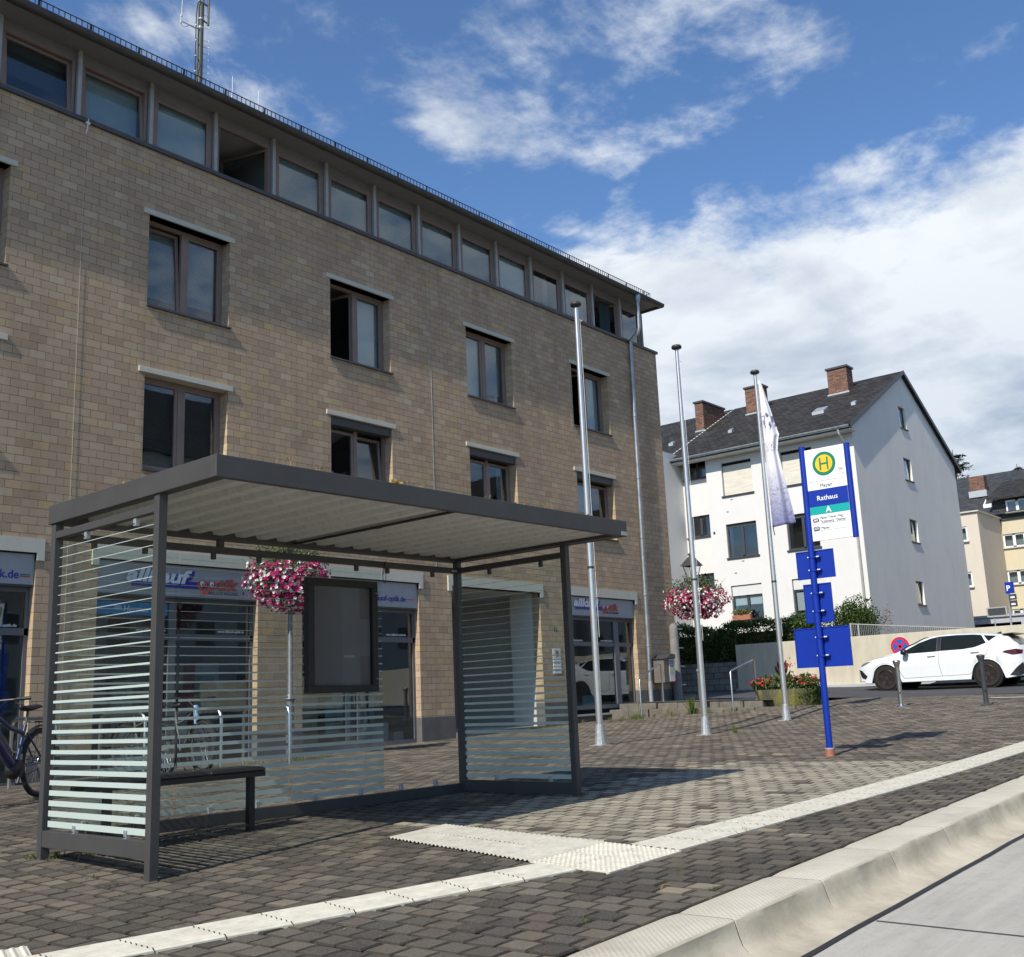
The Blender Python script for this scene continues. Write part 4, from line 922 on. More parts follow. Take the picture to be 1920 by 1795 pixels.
b = MB(); b.leaves([(5.02+rnd.gauss(0, .02), 5.21, ZR1+.016+abs(rnd.gauss(0, .010))) for _ in range(90)], .014, 1.3); tag(b.build('sedum_clump', 'leaf_gold'), 'tiny yellow plant clump near the middle of the shelter roof front edge', 'plant')
MB().box(RX1-.085, RX1-.005, RY0-.003, RY0+.001, ZR0+.008, ZR0+.040).build('maker_label', 'clip_grey', rf)

# glass walls with printed stripes that widen downwards
GZB, GZT = -.703, 1.205; NST = 29
def stripes_of(z0, z1):
    out = []; p = (z1-z0)/NST
    for i in range(NST):
        t = (i+.5)/NST; f = max(.055, .60-.78*t)
        zc = z0+p*(i+.38); out.append((zc-p*f/2, zc+p*f/2))
    return out
def glass_wall(axis, c, a, b2, z0=GZB, z1=GZT):
    if axis == 'x': pane = MB().box(c-.004, c+.004, a, b2, z0, z1)
    else: pane = MB().box(a, b2, c-.004, c+.004, z0, z1)
    p = pane.build('glass_pane', 'shelter_glass', sh_)
    s = MB()
    for (za, zb) in stripes_of(z0, z1):
        if axis == 'x': s.box(c-.0062, c-.0045, a+.004, b2-.004, za, zb)
        else: s.box(a+.004, b2-.004, c-.0062, c-.0045, za, zb)
    s.build('frosted_stripes', 'frosting', p); return p
glass_wall('x', SX0+.030, SY0+PW+.005, SY1-PW-.03); glass_wall('x', SX1-.030, SY0+PW+.005, SY1-PW-.012)
YB = SY1-.032
for (a, b2) in ((3.64, 4.555), (4.572, 5.588), (5.605, 6.62)): glass_wall('y', YB, a, b2, -.728, 1.205)
def clip(x, y, z, ax, up_=True, m='clip_grey'):
    b = MB()
    if ax == 'x': b.box(x-.016, x+.016, y-.016, y+.016, z-.026, z+.026)
    else: b.box(x-.018, x+.018, y-.014, y+.014, z-.026, z+.026)
    c = b.build('glass_clip', m, sh_, bevel=.003)
    if ax == 'x' :
        for s_ in (-.006, .006): MB().lathe([(.0032, -.003), (.0032, .001)], (x-.017, y+s_, z-.012), 8, axis='x').build('screw', 'black_plastic', c)
for x, m in ((SX0+.030, 'galv'), (SX1-.030, 'clip_grey')):
    for y in (6.10, 6.74): clip(x, y, -.700, 'x', m=m); clip(x, y, 1.208, 'x', m=m if x < 5 else 'anthracite')
for xx in (3.87, 4.27, 4.86, 5.29, 5.86, 6.35, 6.82, 7.25): clip(xx, YB, -.722, 'y')
for xx in (3.87, 4.27, 4.86, 5.29, 6.33, 6.70, 7.28): clip(xx, YB, 1.208, 'y', m='anthracite')
b = MB(); cpts = [(6.63+.018*math.sin(k*.6)*1.1, SY1-.07, 1.235-.075+.075*math.cos(k*.6)) for k in range(12)]; b.tube(cpts, .0035, 5); b.tube([(6.62, SY1-.075, 1.24), (6.64, SY1-.075, 1.29), (6.62, SY1-.07, 1.16)], .003, 5); tag(b.build('cable_loop', 'black_plastic'), 'black cable tie loop hanging from the rear rail of the shelter', 'cable')
# poster case on the back wall
b = MB(); X0, X1, Z0, Z1, YC = 5.735, 6.505, .118, 1.085, YB-.085
frame_box(b, X0, X1, Z0, Z1, .062, YC, YC+.07); pc_ = b.build('poster_case', 'black_plastic', sh_, bevel=.004)
MB().box(X0+.06, X1-.06, YC+.045, YC+.068, Z0+.06, Z1-.06).build('backing_sheet', 'poster_grey', pc_); MB().box(X0+.062, X1-.062, YC+.020, YC+.024, Z0+.062, Z1-.062).build('case_glass', 'case_glass', pc_)
b = MB()
for k in range(5): b.lathe([(.006, 0), (.0125, 0), (.0125, .001), (.006, .001), (.006, 0)], (X0+.425+k*.024, YC+.043, .425), 14, axis='y')
b.build('ring_logo', 'clip_grey', pc_)
for z in (.98, .23): MB().lathe([(.005, -.004), (.005, .001)], (X1-.022, YC-.001, z), 8, axis='y').build('lock', 'clip_grey', pc_)

# bench under the shelter
bn = thing('bench', 'black steel bench with padded seats standing inside the bus shelter', 'bench', (4.5, 6.9, -.91))
MB().box(3.70, 5.105, 6.80, 6.85, -.485, -.445).build('seat_frame', 'black_plastic', bn, bevel=.003) ; MB().box(3.70, 5.105, 6.99, 7.04, -.485, -.445).build('seat_frame', 'black_plastic', bn, bevel=.003)
MB().box(5.055, 5.105, 6.85, 6.99, -.485, -.445).build('cross_bar', 'black_plastic', bn)
def pad(x0, x1):
    b = MB(); n = 8; y0_, y1_ = 6.78, 7.06
    prof_ = []
    for (w, h) in ((0, -.442), (.004, -.425), (.02, -.413), (.05, -.408)): prof_.append((w, h))
    for (w, h) in prof_: b.v += [(x0+w, y0_+w, h), (x1-w, y0_+w, h), (x1-w, y1_-w, h), (x0+w, y1_-w, h)]
    for i in range(3): b.f += [(i*4+k, i*4+(k+1) % 4, (i+1)*4+(k+1) % 4, (i+1)*4+k) for k in range(4)]
    b.f += [(12, 13, 14, 15), (3, 2, 1, 0)]; b.build('seat', 'black_plastic', bn, autosm=50, bevel=.006)
pad(3.71, 4.14); pad(4.155, 4.60); pad(4.62, 5.095)
for x, y in ((5.03, 6.90), (3.88, 6.90)): MB().box(x, x+.05, y, y+.05, G(x, y)-.03, -.485).build('leg', 'black_plastic', bn, bevel=.002)

SH_A = -.025; _c, _s = math.cos(SH_A), math.sin(SH_A)
for o in [sh_, bn]+[x for x in bpy.data.objects if x.name.split('.')[0] in ('sedum_plants', 'sedum_clump', 'cable_loop')]:
    vx, vy = o.location.x-RX0, o.location.y-RY0
    o.location.x, o.location.y = RX0+vx*_c-vy*_s, RY0+vx*_s+vy*_c; o.rotation_euler.z = SH_A

# ================================================================== BUS STOP SIGN POST
XS = 11.62; SYC = 5.122
st = thing('bus_stop_sign', 'tall blue bus stop post with a green and yellow H panel and three blue boards', 'bus stop sign', (XS, SYC, G(XS, SYC)))
MB().tube([(XS, SYC+.02, -.68), (XS, SYC, 2.775)], .037, 20).build('post', 'sign_blue', st, autosm=40)
MB().tube([(XS, SYC+.02, -.79), (XS, SYC+.02, -.685)], .052, 20).build('ground_sleeve', 'terracotta', st, autosm=40); MB().tube([(XS, SYC+.02, -.686), (XS, SYC+.02, -.672)], .054, 20).build('collar', 'clip_grey', st, autosm=40)
MB().tube([(XS, 4.580, 1.635), (XS, 4.580, 2.725)], .034, 20).build('side_post', 'sign_blue', st, autosm=40)
XP = XS-.014
pn = MB().box(XP, XP+.024, 4.610, 5.088, 1.645, 2.722).build('stop_panel', 'sign_white', st, bevel=.002)
def rect(y0, y1, z0, z1, m, nm, d=.003): return MB().box(XP-d, XP-.0005, y0, y1, z0, z1).build(nm, m, pn)
rect(4.612, 5.086, 2.040, 2.236, 'sign_blue', 'name_band'); rect(4.612, 5.086, 1.948, 2.038, 'teal', 'platform_band')
for z in (2.335, 1.838, 1.758): rect(4.625, 5.075, z, z+.0022, 'text_grey', 'rule_line')
cy_, cz_ = 4.862, 2.532
MB().lathe([(.001, -.002), (.140, -.002), (.140, .002), (.001, .002)], (XP-.002, cy_, cz_), 40, axis='x').build('ring', 'h_green', pn); MB().lathe([(.001, -.002), (.104, -.002), (.104, .002), (.001, .002)], (XP-.005, cy_, cz_), 40, axis='x').build('disc', 'h_yellow', pn)
b = MB(); b.box(XP-.010, XP-.007, cy_+.034, cy_+.054, cz_-.073, cz_+.073); b.box(XP-.010, XP-.007, cy_-.054, cy_-.034, cz_-.073, cz_+.073); b.box(XP-.010, XP-.007, cy_-.034, cy_+.034, cz_-.010, cz_+.010); b.build('letter_h', 'h_green', pn)
T = lambda s_, size, y, z, m, **k: text(s_, size, (XP-.004, y, z), m, pn, facing='-X', **k)
T('Mayen', .058, 4.862, 2.262, 'text_grey', align='CENTER'); T('Rathaus', .080, 4.862, 2.108, 'sign_white', align='CENTER', bold=.006); T('A', .095, 4.862, 1.962, 'sign_white', align='CENTER', bold=.02)
T('Mayen Trierer Weg -', .040, 4.975, 1.893, 'text_grey', squeeze=.84); T('Taubenberg - Obertor', .040, 4.975, 1.850, 'text_grey', squeeze=.84); T('Mayen', .042, 4.975, 1.775, 'text_grey')
for s_, z in (('360', 1.862), ('375', 1.765)):
    b = MB(); b.prism([(5.065+.0, z+.010), (5.055, z), (5.0, z), (4.990, z+.010), (4.990, z+.034), (5.0, z+.044), (5.055, z+.044), (5.065, z+.034)], 'x', XP-.004, XP-.001); b.build('line_badge', 'text_dark', pn); text(s_, .036, (XP-.006, 5.0275, z+.009), 'sign_white', pn, facing='-X', align='CENTER', bold=.02)
b = MB(); frame_box(b, 0, 0, 0, 0, 0, 0, 0) if False else None
b = MB(); y0, y1, z0, z1 = 4.635, 4.705, 2.385, 2.455
for r_ in ((y0, y1, z1-.003, z1), (y0, y1, z0, z0+.003), (y0, y0+.003, z0, z1), (y1-.003, y1, z0, z1), (y0+.012, y1-.012, z0+.045, z0+.055)): b.box(XP-.003, XP-.001, *r_)
b.build('stop_code', 'text_grey', pn)
for (y0, y1, z0, z1) in ((4.885, 5.342, 1.222, 1.548), (4.952, 5.288, .718, 1.164), (4.790, 5.455, .216, .664)):
    bd = MB().box(XS+.045, XS+.056, y0, y1, z0, z1).build('board', 'sign_blue', st, bevel=.003)
    b = MB(); frame_box(b, 0, 1, 0, 1, .01, 0, 1) if False else None
    for (a0, a1, c0, c1) in ((y0, y1, z1-.012, z1), (y0, y1, z0, z0+.012), (y0, y0+.010, z0+.012, z1-.012), (y1-.010, y1, z0+.012, z1-.012)): b.box(XS+.038, XS+.0445, a0, a1, c0, c1)
    b.build('board_edge', 'sign_blue', bd)
    hgt = z1-z0
    for zc in (z0+hgt*.28, z1-hgt*.26):
        MB().lathe([(.0375, zc-.011), (.0415, zc-.011), (.0415, zc+.011), (.0375, zc+.011)], (XS, SYC, 0), 20).build('clamp', 'sign_blue', bd)
        b = MB()
        for yy in (SYC-.056, SYC-.074, SYC+.050): b.lathe([(.006, -.014), (.009, -.010), (.009, .002), (.004, .004)], (XS-.004, yy, zc+.004), 8, axis='x')
        b.build('bolt', 'white_plastic', bd); MB().box(XS+.002, XS+.044, SYC-.085, SYC-.042, zc-.009, zc+.009).build('bracket', 'sign_blue', bd)

# ================================================================== FLAGPOLES AND FLAG
fp = thing('flagpole', '', 'flagpole', (0, 0, 0), group='flagpoles on the square')
MB().tube([(0, 0, .20), (0, 0, 2.7), (0, 0, 6.94)], [.050, .048, .032], 20).build('pole', 'alu_pole', fp, autosm=60)
b = MB(); b.lathe([(.098, 0), (.098, .012), (.088, .015), (.060, .30), (.054, .302)], (0, 0, 0), 14); b.build('base_shoe', 'galv', fp, autosm=25)
MB().lathe([(.03, 6.92), (.05, 6.94), (.088, 6.955), (.095, 6.985), (.080, 7.012), (.03, 7.022)], (0, 0, 0), 20).build('cap', 'cap_black', fp, smooth=True)
MB().lathe([(.0485, 2.65), (.051, 2.66), (.051, 2.68), (.0485, 2.69)], (0, 0, 0), 20).build('joint_ring', 'cap_black', fp)
b = MB(); ha = (-.83, -.56); hx, hy = .62, -.45
b.tube([(hx*.075, hy*.075, 6.7), (hx*.10, hy*.10, 1.6)], .0035, 5); b.tube([(hx*.06, hy*.06, 6.72), (hx*.12, hy*.12, 6.70)], .008, 6); b.build('halyard', 'white_plastic', fp)
b = MB(); b.box(-.14, .13, -.11, .11, -.012, .004); b.build('base_plate', 'path_edge', fp)
poles = [(13.37, 9.51, 'flagpole without a flag standing before the brick office building, nearest the shelter'), (16.19, 9.33, 'middle flagpole without a flag, standing left of the flag'), (19.20, 9.30, 'flagpole that carries the pale flag, behind the blue bus stop sign')]
hts = [7.02, 6.90, 6.95]
for i, (x, y, lab) in enumerate(poles):
    o = fp if i == 0 else copy_tree(fp)
    o.location = (x, y, G(x, y)); o['label'] = lab; o.scale = (1, 1, hts[i]/7.022)
# hanging flag
fx, fy = 19.20, 9.30; zt = G(fx, fy)+6.72; Lf = 2.95
b = MB(); NU, NV = 44, 60; ad = Vector((.42, -.907, 0)); pd = Vector((.907, .42, 0))
for j in range(NV+1):
    v = j/NV
    wd = .05+.35*v**.8+(.10 if v > .42 else .10*v/.42)*0; fold = 1-v*.35
    for i in range(NU+1):
        u = i/NU
        wr_ = (.05+.27*(v/.40)) if v < .40 else (.32-.07*min(1, (v-.40)/.10)+.21*max(0, (v-.50)/.50))
        s_ = u*wr_*.98-.01+.03*v
        d_ = (.05*math.sin(u*6.5+v*1.6+.6)+.018*math.sin(u*15+v*3))*(.6+.5*v)*(.25+.75*min(1, v*3))*(1 if v < .55 else 1-.35*(v-.55))
        zz = zt-Lf*v-.13*(1-u)*max(0, v-.6)**2*3+(.10*u if v > .38 and v < .5 else 0)*math.sin((v-.38)/.12*PI)
        p = Vector((fx, fy, zz))+ad*(s_+.055)+pd*d_
        b.v.append(tuple(p))
for j in range(NV):
    for i in range(NU): b.f.append((j*(NU+1)+i, j*(NU+1)+i+1, (j+1)*(NU+1)+i+1, (j+1)*(NU+1)+i))
q = NT('flag_cloth'); q.set(.8, spec=.1); sx = q.n('ShaderNodeSeparateXYZ'); q.l(q.pos(), sx.inputs[0])
hz = q.rng(sx.outputs[2], zt-Lf*1.02, zt-Lf*.60); tw = q.noise(9, 7, .75, scl=(1, 1, 1.4), dist=1.5)
col = q.mix(q.rng(hz, .0, 1., .0, 1.), (.24, .25, .46), (.86, .85, .88))
tree_ = q.math('MULTIPLY', q.rng(tw, .53, .56), q.math('SUBTRACT', 1.0, q.rng(hz, .55, .95)))
col = q.mix(q.math('MULTIPLY', tree_, .7), col, (.17, .18, .34))
lt = q.noise(16, 3, .5, scl=(1, 1, .6)); zmid = q.math('MULTIPLY', q.rng(sx.outputs[2], zt-1.05, zt-1.0), q.rng(sx.outputs[2], zt-.62, zt-.68)); col = q.mix(q.math('MULTIPLY', q.math('MULTIPLY', q.rng(lt, .52, .54), zmid), .85), col, (.07, .08, .22))
lt2 = q.noise(40, 3, .5); zm2 = q.math('MULTIPLY', q.rng(sx.outputs[2], zt-1.50, zt-1.47), q.rng(sx.outputs[2], zt-1.28, zt-1.31)); col = q.mix(q.math('MULTIPLY', q.math('MULTIPLY', q.rng(lt2, .54, .56), zm2), .6), col, (.2, .2, .25))
q.col(col); tl = q.n('ShaderNodeBsdfTranslucent'); q.l(col, tl.inputs[0]); ms = q.n('ShaderNodeMixShader'); ms.inputs[0].default_value = .3; q.l(q.b.outputs[0], ms.inputs[1]); q.l(tl.outputs[0], ms.inputs[2]); q.l(ms.outputs[0], q.out.inputs[0]); MATS['flag_cloth'] = q.m
fl = b.build('flag', 'flag_cloth', smooth=True); tag(fl, 'pale lilac flag with dark blue print hanging limp from its pole', 'flag')
sm = fl.modifiers.new('thick', 'SOLIDIFY'); sm.thickness = .003
MB().tube([(fx+.03, fy-.07, zt-Lf-.02), (fx+.035, fy-.09, zt-Lf-.22)], .010, 6).build('weight', 'black_plastic', fl, world=False)

# ================================================================== STREET LAMPS WITH FLOWER BASKETS
def ell_pts(n, c, r, shell=.55, zmin=-1., zmax=1.):
    out = []; dirs = []
    while len(out) < n:
        d = Vector((rnd.gauss(0, 1), rnd.gauss(0, 1), rnd.gauss(0, 1))).normalized()
        if not (zmin <= d.z <= zmax): continue
        k = shell+(1-shell)*rnd.random(); k *= 1+.11*math.sin(d.x*5+d.y*4+c[0])+.08*math.sin(d.z*8+d.x*4)+.05*math.sin(d.y*13+d.z*11)
        out.append((c[0]+d.x*r[0]*k, c[1]+d.y*r[1]*k, c[2]+d.z*r[2]*k)); dirs.append(d)
    return out, dirs
def lamp(x, y, ztop, zbk, lab, petals, baskets, pl):
    z0 = G(x, y); t = thing('street_lamp', lab, 'street lamp', (x, y, z0), group='street lamps with flower baskets')
    b = MB(); b.tube([(x, y, z0), (x, y, z0+.95)], .062, 14); b.tube([(x, y, z0+.95), (x, y, z0+1.0), (x, y, ztop-.78)], [.062, .042, .036], 14); b.lathe([(.07, z0+.90), (.085, z0+.93), (.05, z0+1.0)], (x, y, 0), 14)
    b.build('post', 'post_grey', t, autosm=50)
    zb = ztop-.78
    b = MB(); b.tube([(x, y, zb-.10), (x, y, zb+.02)], [.03, .06], 12)
    for k in range(4):
        a = PI/4+k*PI/2; b.tube([(x+.10*math.cos(a), y+.10*math.sin(a), zb+.05), (x+.21*math.cos(a), y+.21*math.sin(a), zb+.44)], .010, 5)
    for r_, z in ((.10, zb+.05), (.21, zb+.44)):
        p = [(x+r_*math.cos(PI/4+k*PI/2), y+r_*math.sin(PI/4+k*PI/2), z) for k in range(5)]; b.tube(p, .010, 5)
    for k in range(4): a = k*PI/2; b.tube([(x, y, zb-.02), (x+.06*math.cos(a), y+.06*math.sin(a), zb-.06), (x+.12*math.cos(a+.8), y+.12*math.sin(a+.8), zb+.05)], .008, 5)
    b.build('lantern_cage', 'cap_black', t)
    b = MB(); p4 = lambda r_, z: [(x+r_*math.cos(PI/4+k*PI/2), y+r_*math.sin(PI/4+k*PI/2), z) for k in range(4)]
    v = p4(.27, zb+.43)+p4(.25, zb+.46)+p4(.10, zb+.62)+p4(.055, zb+.64)+p4(.05, zb+.70); f_ = [(i*4+k, i*4+(k+1) % 4, (i+1)*4+(k+1) % 4, (i+1)*4+k) for i in range(4) for k in range(4)]+[(3, 2, 1, 0), (16, 17, 18, 19)]
    b.add(v, f_); b.lathe([(.075, zb+.69), (.075, zb+.71), (.03, zb+.74), (.02, zb+.78)], (x, y, 0), 10); b.build('lantern_roof', 'cap_black', t)
    b = MB(); v = p4(.095, zb+.06)+p4(.20, zb+.43); b.add(v, [(k, (k+1) % 4, (k+1) % 4+4, k+4) for k in range(4)]); b.build('lantern_glass', 'case_glass', t)
    for (ox, oy, rx, rz, nf) in baskets:
        c = (x+ox, y+oy, zbk)
        bk = thing('flower_basket', pl, 'flower basket', (c[0], c[1], c[2]-rz*.2), group='hanging flower baskets')
        MB().lathe([(.05, c[2]-.30), (.28, c[2]-.22), (.36, c[2]+.02), (.37, c[2]+.04)], (c[0], c[1], 0), 16).build('bowl', 'black_plastic', bk)
        pts, _ = ell_pts(int(nf*1.1), c, (rx*.97, rx*.97, rz*.95), .50); top, _ = ell_pts(int(nf*.55), (c[0], c[1], c[2]+rz*.25), (rx*.93, rx*.93, rz*.95), .7, zmin=.2)
        MB().leaves(pts+top, .060, 2.0).build('foliage', 'leaf_hanging', bk)
        b = MB()
        for _ in range(70):
            a = rnd.uniform(0, 6.3); r_ = rx*rnd.uniform(.75, 1.0); px, py, pz = c[0]+r_*math.cos(a), c[1]+r_*math.sin(a), c[2]+rz*rnd.uniform(.1, .75)
            q_ = (px+.10*math.cos(a), py+.10*math.sin(a), pz+rnd.uniform(.0, .13)); b.tube([(px, py, pz), q_], .0022, 3); b.leaves([lerp((px, py, pz), q_, rnd.random()) for _ in range(7)], .022, 2)
        tag(b.build('trailing_stems', 'leaf_hanging', bk), kind='stuff')
        pts, dirs = ell_pts(nf, c, (rx, rx, rz), .84, zmin=-.97, zmax=.50); dirs = [(d.x, d.y, d.z*.6+.25) for d in dirs]
        MB().flowers(pts, .068, dirs).build('petals', petals, bk)
lamp(10.70, 13.46, 3.19, 2.00, 'grey lamp post with lantern and flower basket, seen through the back glass of the shelter', 'petals_pw', [(-.05, -.02, .66, .53, 1150)], 'big hanging basket of magenta and white petunias seen through the shelter')
lamp(21.62, 12.50, 3.22, 2.08, 'black lantern lamp post behind the middle flagpole, in front of the white house', 'petals_pink', [(.02, -.02, .70, .48, 1150)], 'big hanging basket of pink, magenta and white petunias beside the building corner')

# ================================================================== STEPS, HANDRAILS, BIN, PLANTER
def quadbox(b, pts, z0, z1):
    b.prism(pts, 'z', z0, z1)
for nm, x0, z1, lab in (('step', 21.50, -.335, 'lower weathered stone step between the handrails'), ('step', 21.93, -.205, 'upper weathered stone step between the handrails')):
    b = MB(); n = 7
    for k in range(n):
        ya, yb = 11.15+k*(15-.02-11.15)/n+.004, 11.15+(k+1)*(15-.02-11.15)/n-.004; sl = (ya-11.15)/3.85
        b.box(x0, x0+.46, ya, yb, -1.0, z1-.045+.045*sl)
    tag(b.build(nm, 'step_concrete', bevel=.012), lab, 'step', 'steps beside the building')
def handrail(xa, xb, y, za0, za1, zb0, zb1, lab):
    b = MB(); r_ = .021
    b.tube([(xa, y, za0), (xa, y, za1-.05), (xa+.03, y, za1), (xb-.14, y, zb1-.02), (xb-.06, y, zb1), (xb-.02, y, zb1-.03), (xb, y, zb1-.09), (xb, y, zb0)], r_, 10)
    t = thing('handrail', lab, 'handrail', (xa, y, za0), group='steel handrails at the steps'); b.build('rail', 'steel', t, autosm=60)
    for x, z in ((xa, za0), (xb, zb0)): MB().lathe([(.05, z-.002), (.05, z+.010), (.025, z+.012)], (x, y, 0), 12).build('foot_plate', 'steel', t)
handrail(21.12, 22.10, 13.82, G(21.1, 13.8), .345, -.195, .70, 'steel handrail at the steps close to the downpipe of the brick building')
handrail(21.30, 22.45, 11.55, G(21.3, 11.5), .425, -.235, .66, 'steel handrail at the steps left of the planter')
MB().box(21.49, 21.56, 10.2, 11.12, -.9, -.38).build('step_edge', 'step_concrete', kind='structure')
# litter bin with an advert on it, and the grey gate pillar
bt = thing('litter_bin', 'grey litter bin with a white, yellow and pink poster, by the building corner', 'litter bin', (23.7, 14.72, -.2))
MB().box(23.45, 23.98, 14.58, 14.94, .26, .87).build('bin_body', 'bin_brown', bt, bevel=.01)
MB().prism([(23.40, .86), (23.99, .86), (23.99, .97), (23.85, .99), (23.72, .97), (23.58, .88)], 'y', 14.55, 14.95).build('hood', 'dark_frame', bt, bevel=.01)
b = MB(); b.box(23.70, 23.975, 14.571, 14.579, .29, .85); p_ = b.build('poster', 'shop_white', bt); MB().box(23.70, 23.975, 14.566, 14.570, .50, .63).build('poster_band', 'shop_yellow', p_); MB().box(23.93, 23.975, 14.560, 14.565, .29, .46).build('poster_band', 'shop_red', p_)
for z in (.66, .69, .73, .77, .80): MB().box(23.72, 23.72+rnd.uniform(.12, .22), 14.566, 14.570, z, z+.018).build('poster_line', 'text_dark', p_)
MB().box(23.55, 23.60, 14.72, 14.78, -.30, .27).build('bin_post', 'dark_frame', bt)
pl_ = thing('gate_pillar', 'round grey pillar with short hinge bars beside the brick building corner', 'pillar', (24.5, 14.86, -.2))
MB().lathe([(.125, -.35), (.118, 1.62), (.105, 1.74), (.04, 1.80)], (24.5, 14.86, 0), 20).build('column', 'pillar_grey', pl_, autosm=50)
for z in (.20, .68, 1.16, 1.66): MB().box(24.62, 24.90, 14.83, 14.86, z-.014, z+.014).build('hinge_bar', 'clip_grey', pl_)

# planter
pt = thing('planter', 'mossy concrete planter tub beside the steps, full of red flowers', 'planter', (22.7, 10.95, -.42))
C0 = (22.75, 10.92)
b = MB(); b.lathe([(.60, -.52), (.70, -.30), (.74, -.06), (.745, -.02), (.66, -.02), (.62, -.10)], (*C0, 0), 10); b.build('tub', 'planter_moss', pt, autosm=20); MB().lathe([(.01, -.08), (.66, -.08), (.66, -.10), (.01, -.10)], (*C0, 0), 16).build('earth', 'soil', pt)
P_ = lambda ox, oy, oz: (C0[0]+ox, C0[1]+oy, oz)
def bush(name, lab, cat, c, r, n, size, m, fm=None, nf=0, fs=.05, group=None, zmax=1., asp=1.7):
    t = thing(name, lab, cat, (c[0], c[1], c[2]-r[2]*.8), group=group)
    pts, _ = ell_pts(n, c, r, .35); MB().leaves(pts, size, asp).build('foliage', m, t)
    if nf:
        p, d = ell_pts(nf, c, (r[0]*1.02, r[1]*1.02, r[2]*1.02), .93, zmin=-.1); MB().flowers(p, fs, [(q_.x, q_.y, q_.z+.4) for q_ in d]).build('petals', fm, t)
    return t
bush('begonia', 'bushy red flowers at the left side of the planter', 'flowers', P_(-.1, .48, .10), (.36, .36, .17), 650, .075, 'leaf_mid', 'petals_red', 120, .055)
bush('begonia', 'low red flowers at the right side of the planter, next to the bus stop post', 'flowers', P_(.0, -.42, .10), (.40, .36, .19), 700, .07, 'leaf_dark', 'petals_red', 60, .055)
bush('trailing_shrub', 'grey green leafy shrub in the middle of the planter', 'shrub', P_(-.25, .02, .11), (.42, .42, .25), 1100, .065, 'leaf_hanging')
bush('trailing_shrub', 'dark leafy plant hanging over the right rim of the planter', 'shrub', P_(-.1, -.60, -.12), (.45, .32, .34), 1300, .06, 'leaf_dark')
t = thing('canna', 'tall dark purple leaved canna rising from the planter', 'plant', P_(.1, .1, .1))
b = MB()
for k in range(16):
    a = rnd.uniform(0, 6.3); h = rnd.uniform(.25, .62); r_ = rnd.uniform(.03, .20); c = P_(.1+r_*math.cos(a), .1+r_*math.sin(a), h)
    n_ = Vector((math.cos(a), math.sin(a), rnd.uniform(-.2, .6))); upv = Vector((math.cos(a)*.5, math.sin(a)*.5, 1)).normalized(); sd_ = upv.cross(n_).normalized(); cc_ = Vector(c); L = rnd.uniform(.12, .2)
    b.add([cc_-upv*L*.8, cc_-sd_*L*.34+upv*.02, cc_+upv*L, cc_+sd_*L*.34+upv*.02], [(0, 1, 2, 3)])
for k in range(6): a = k; b.tube([P_(.1, .1, -.1), P_(.1+.06*math.cos(a), .1+.06*math.sin(a), .55)], .008, 4)
b.build('leaves', 'leaf_purple', t); MB().flowers([P_(.1+rnd.gauss(0, .07), .02+rnd.gauss(0, .08), .52+rnd.gauss(0, .05)) for _ in range(22)], .05).build('blossoms', 'petals_red', t)
# weeds
def weeds(spots, m, lab, nm='weeds'):
    b = MB()
    for (x, y, r_, h, n) in spots:
        for _ in range(n):
            a = rnd.uniform(0, 6.3); d = abs(rnd.gauss(0, r_*.6)); px, py = x+d*math.cos(a), y+d*math.sin(a); z = G(px, py)-.005; L = h*rnd.uniform(.3, 1.)
            bx, by = rnd.gauss(0, .22)*L, rnd.gauss(0, .22)*L; w = .0028+.004*min(L, .2); ang = rnd.uniform(0, 6.3); ux, uy = math.cos(ang)*w, math.sin(ang)*w
            b.add([(px-ux, py-uy, z), (px+ux, py+uy, z), (px+bx*.5+ux, py+by*.5+uy, z+L*.6), (px+bx, py+by, z+L), (px+bx*.5-ux, py+by*.5-uy, z+L*.6)], [(0, 1, 2, 3, 4)])
    tag(b.build(nm, m), lab, 'weeds', kind='stuff')
sp = [(20.0+i*.14+rnd.gauss(0, .03), 13.9-.35*math.sin(i*.5)-i*.02, .10, .13, 26) for i in range(11)]+[(21.3, 11.2+i*.3, .10, .10, 24) for i in range(13)]+[(21.35, 12.62, .09, .50, 130), (21.3, 12.2, .1, .2, 30), (21.25, 13.1, .1, .2, 30), (16.5, 8.95, .10, .16, 40), (19.05, 9.15, .12, .05, 30), (22.0, 10.0, .15, .08, 40), (21.8, 10.5, .1, .1, 40)]
sp += [(17.0+i*.28, 14.75, .13, .12, 22) for i in range(12)]+[(10.6, 13.2, .25, .17, 60), (10.0, 13.3, .3, .07, 60), (11.0, 13.1, .25, .07, 50)]
weeds(sp, 'leaf_weed', 'green weeds growing in a line along the steps, the poles and the foot of the building')
sp = [(3.62, 7.24, .07, .05, 50), (3.70, 7.10, .05, .06, 40), (3.9, 7.0, .12, .035, 60), (7.70, 5.72, .05, .05, 50), (3.5, 6.25, .06, .02, 25), (3.42, 5.9, .05, .02, 25), (3.28, 5.55, .05, .018, 20), (5.3, 5.0, .07, .02, 30), (5.9, 5.28, .05, .03, 25), (4.62, 2.7, .04, .02, 20), (3.9, 2.9, .05, .02, 20), (5.0, 3.1, .04, .018, 16), (2.6, 3.95, .05, .02, 16), (11.4, 5.0, .10, .03, 50), (6.3, 3.4, .04, .03, 20), (11.0, 2.7, .06, .02, 20), (9.6, 3.1, .05, .02, 14)]
weeds(sp, 'leaf_weed', 'small moss and grass tufts growing from the joints near the shelter', 'joint_grass')
b = MB()
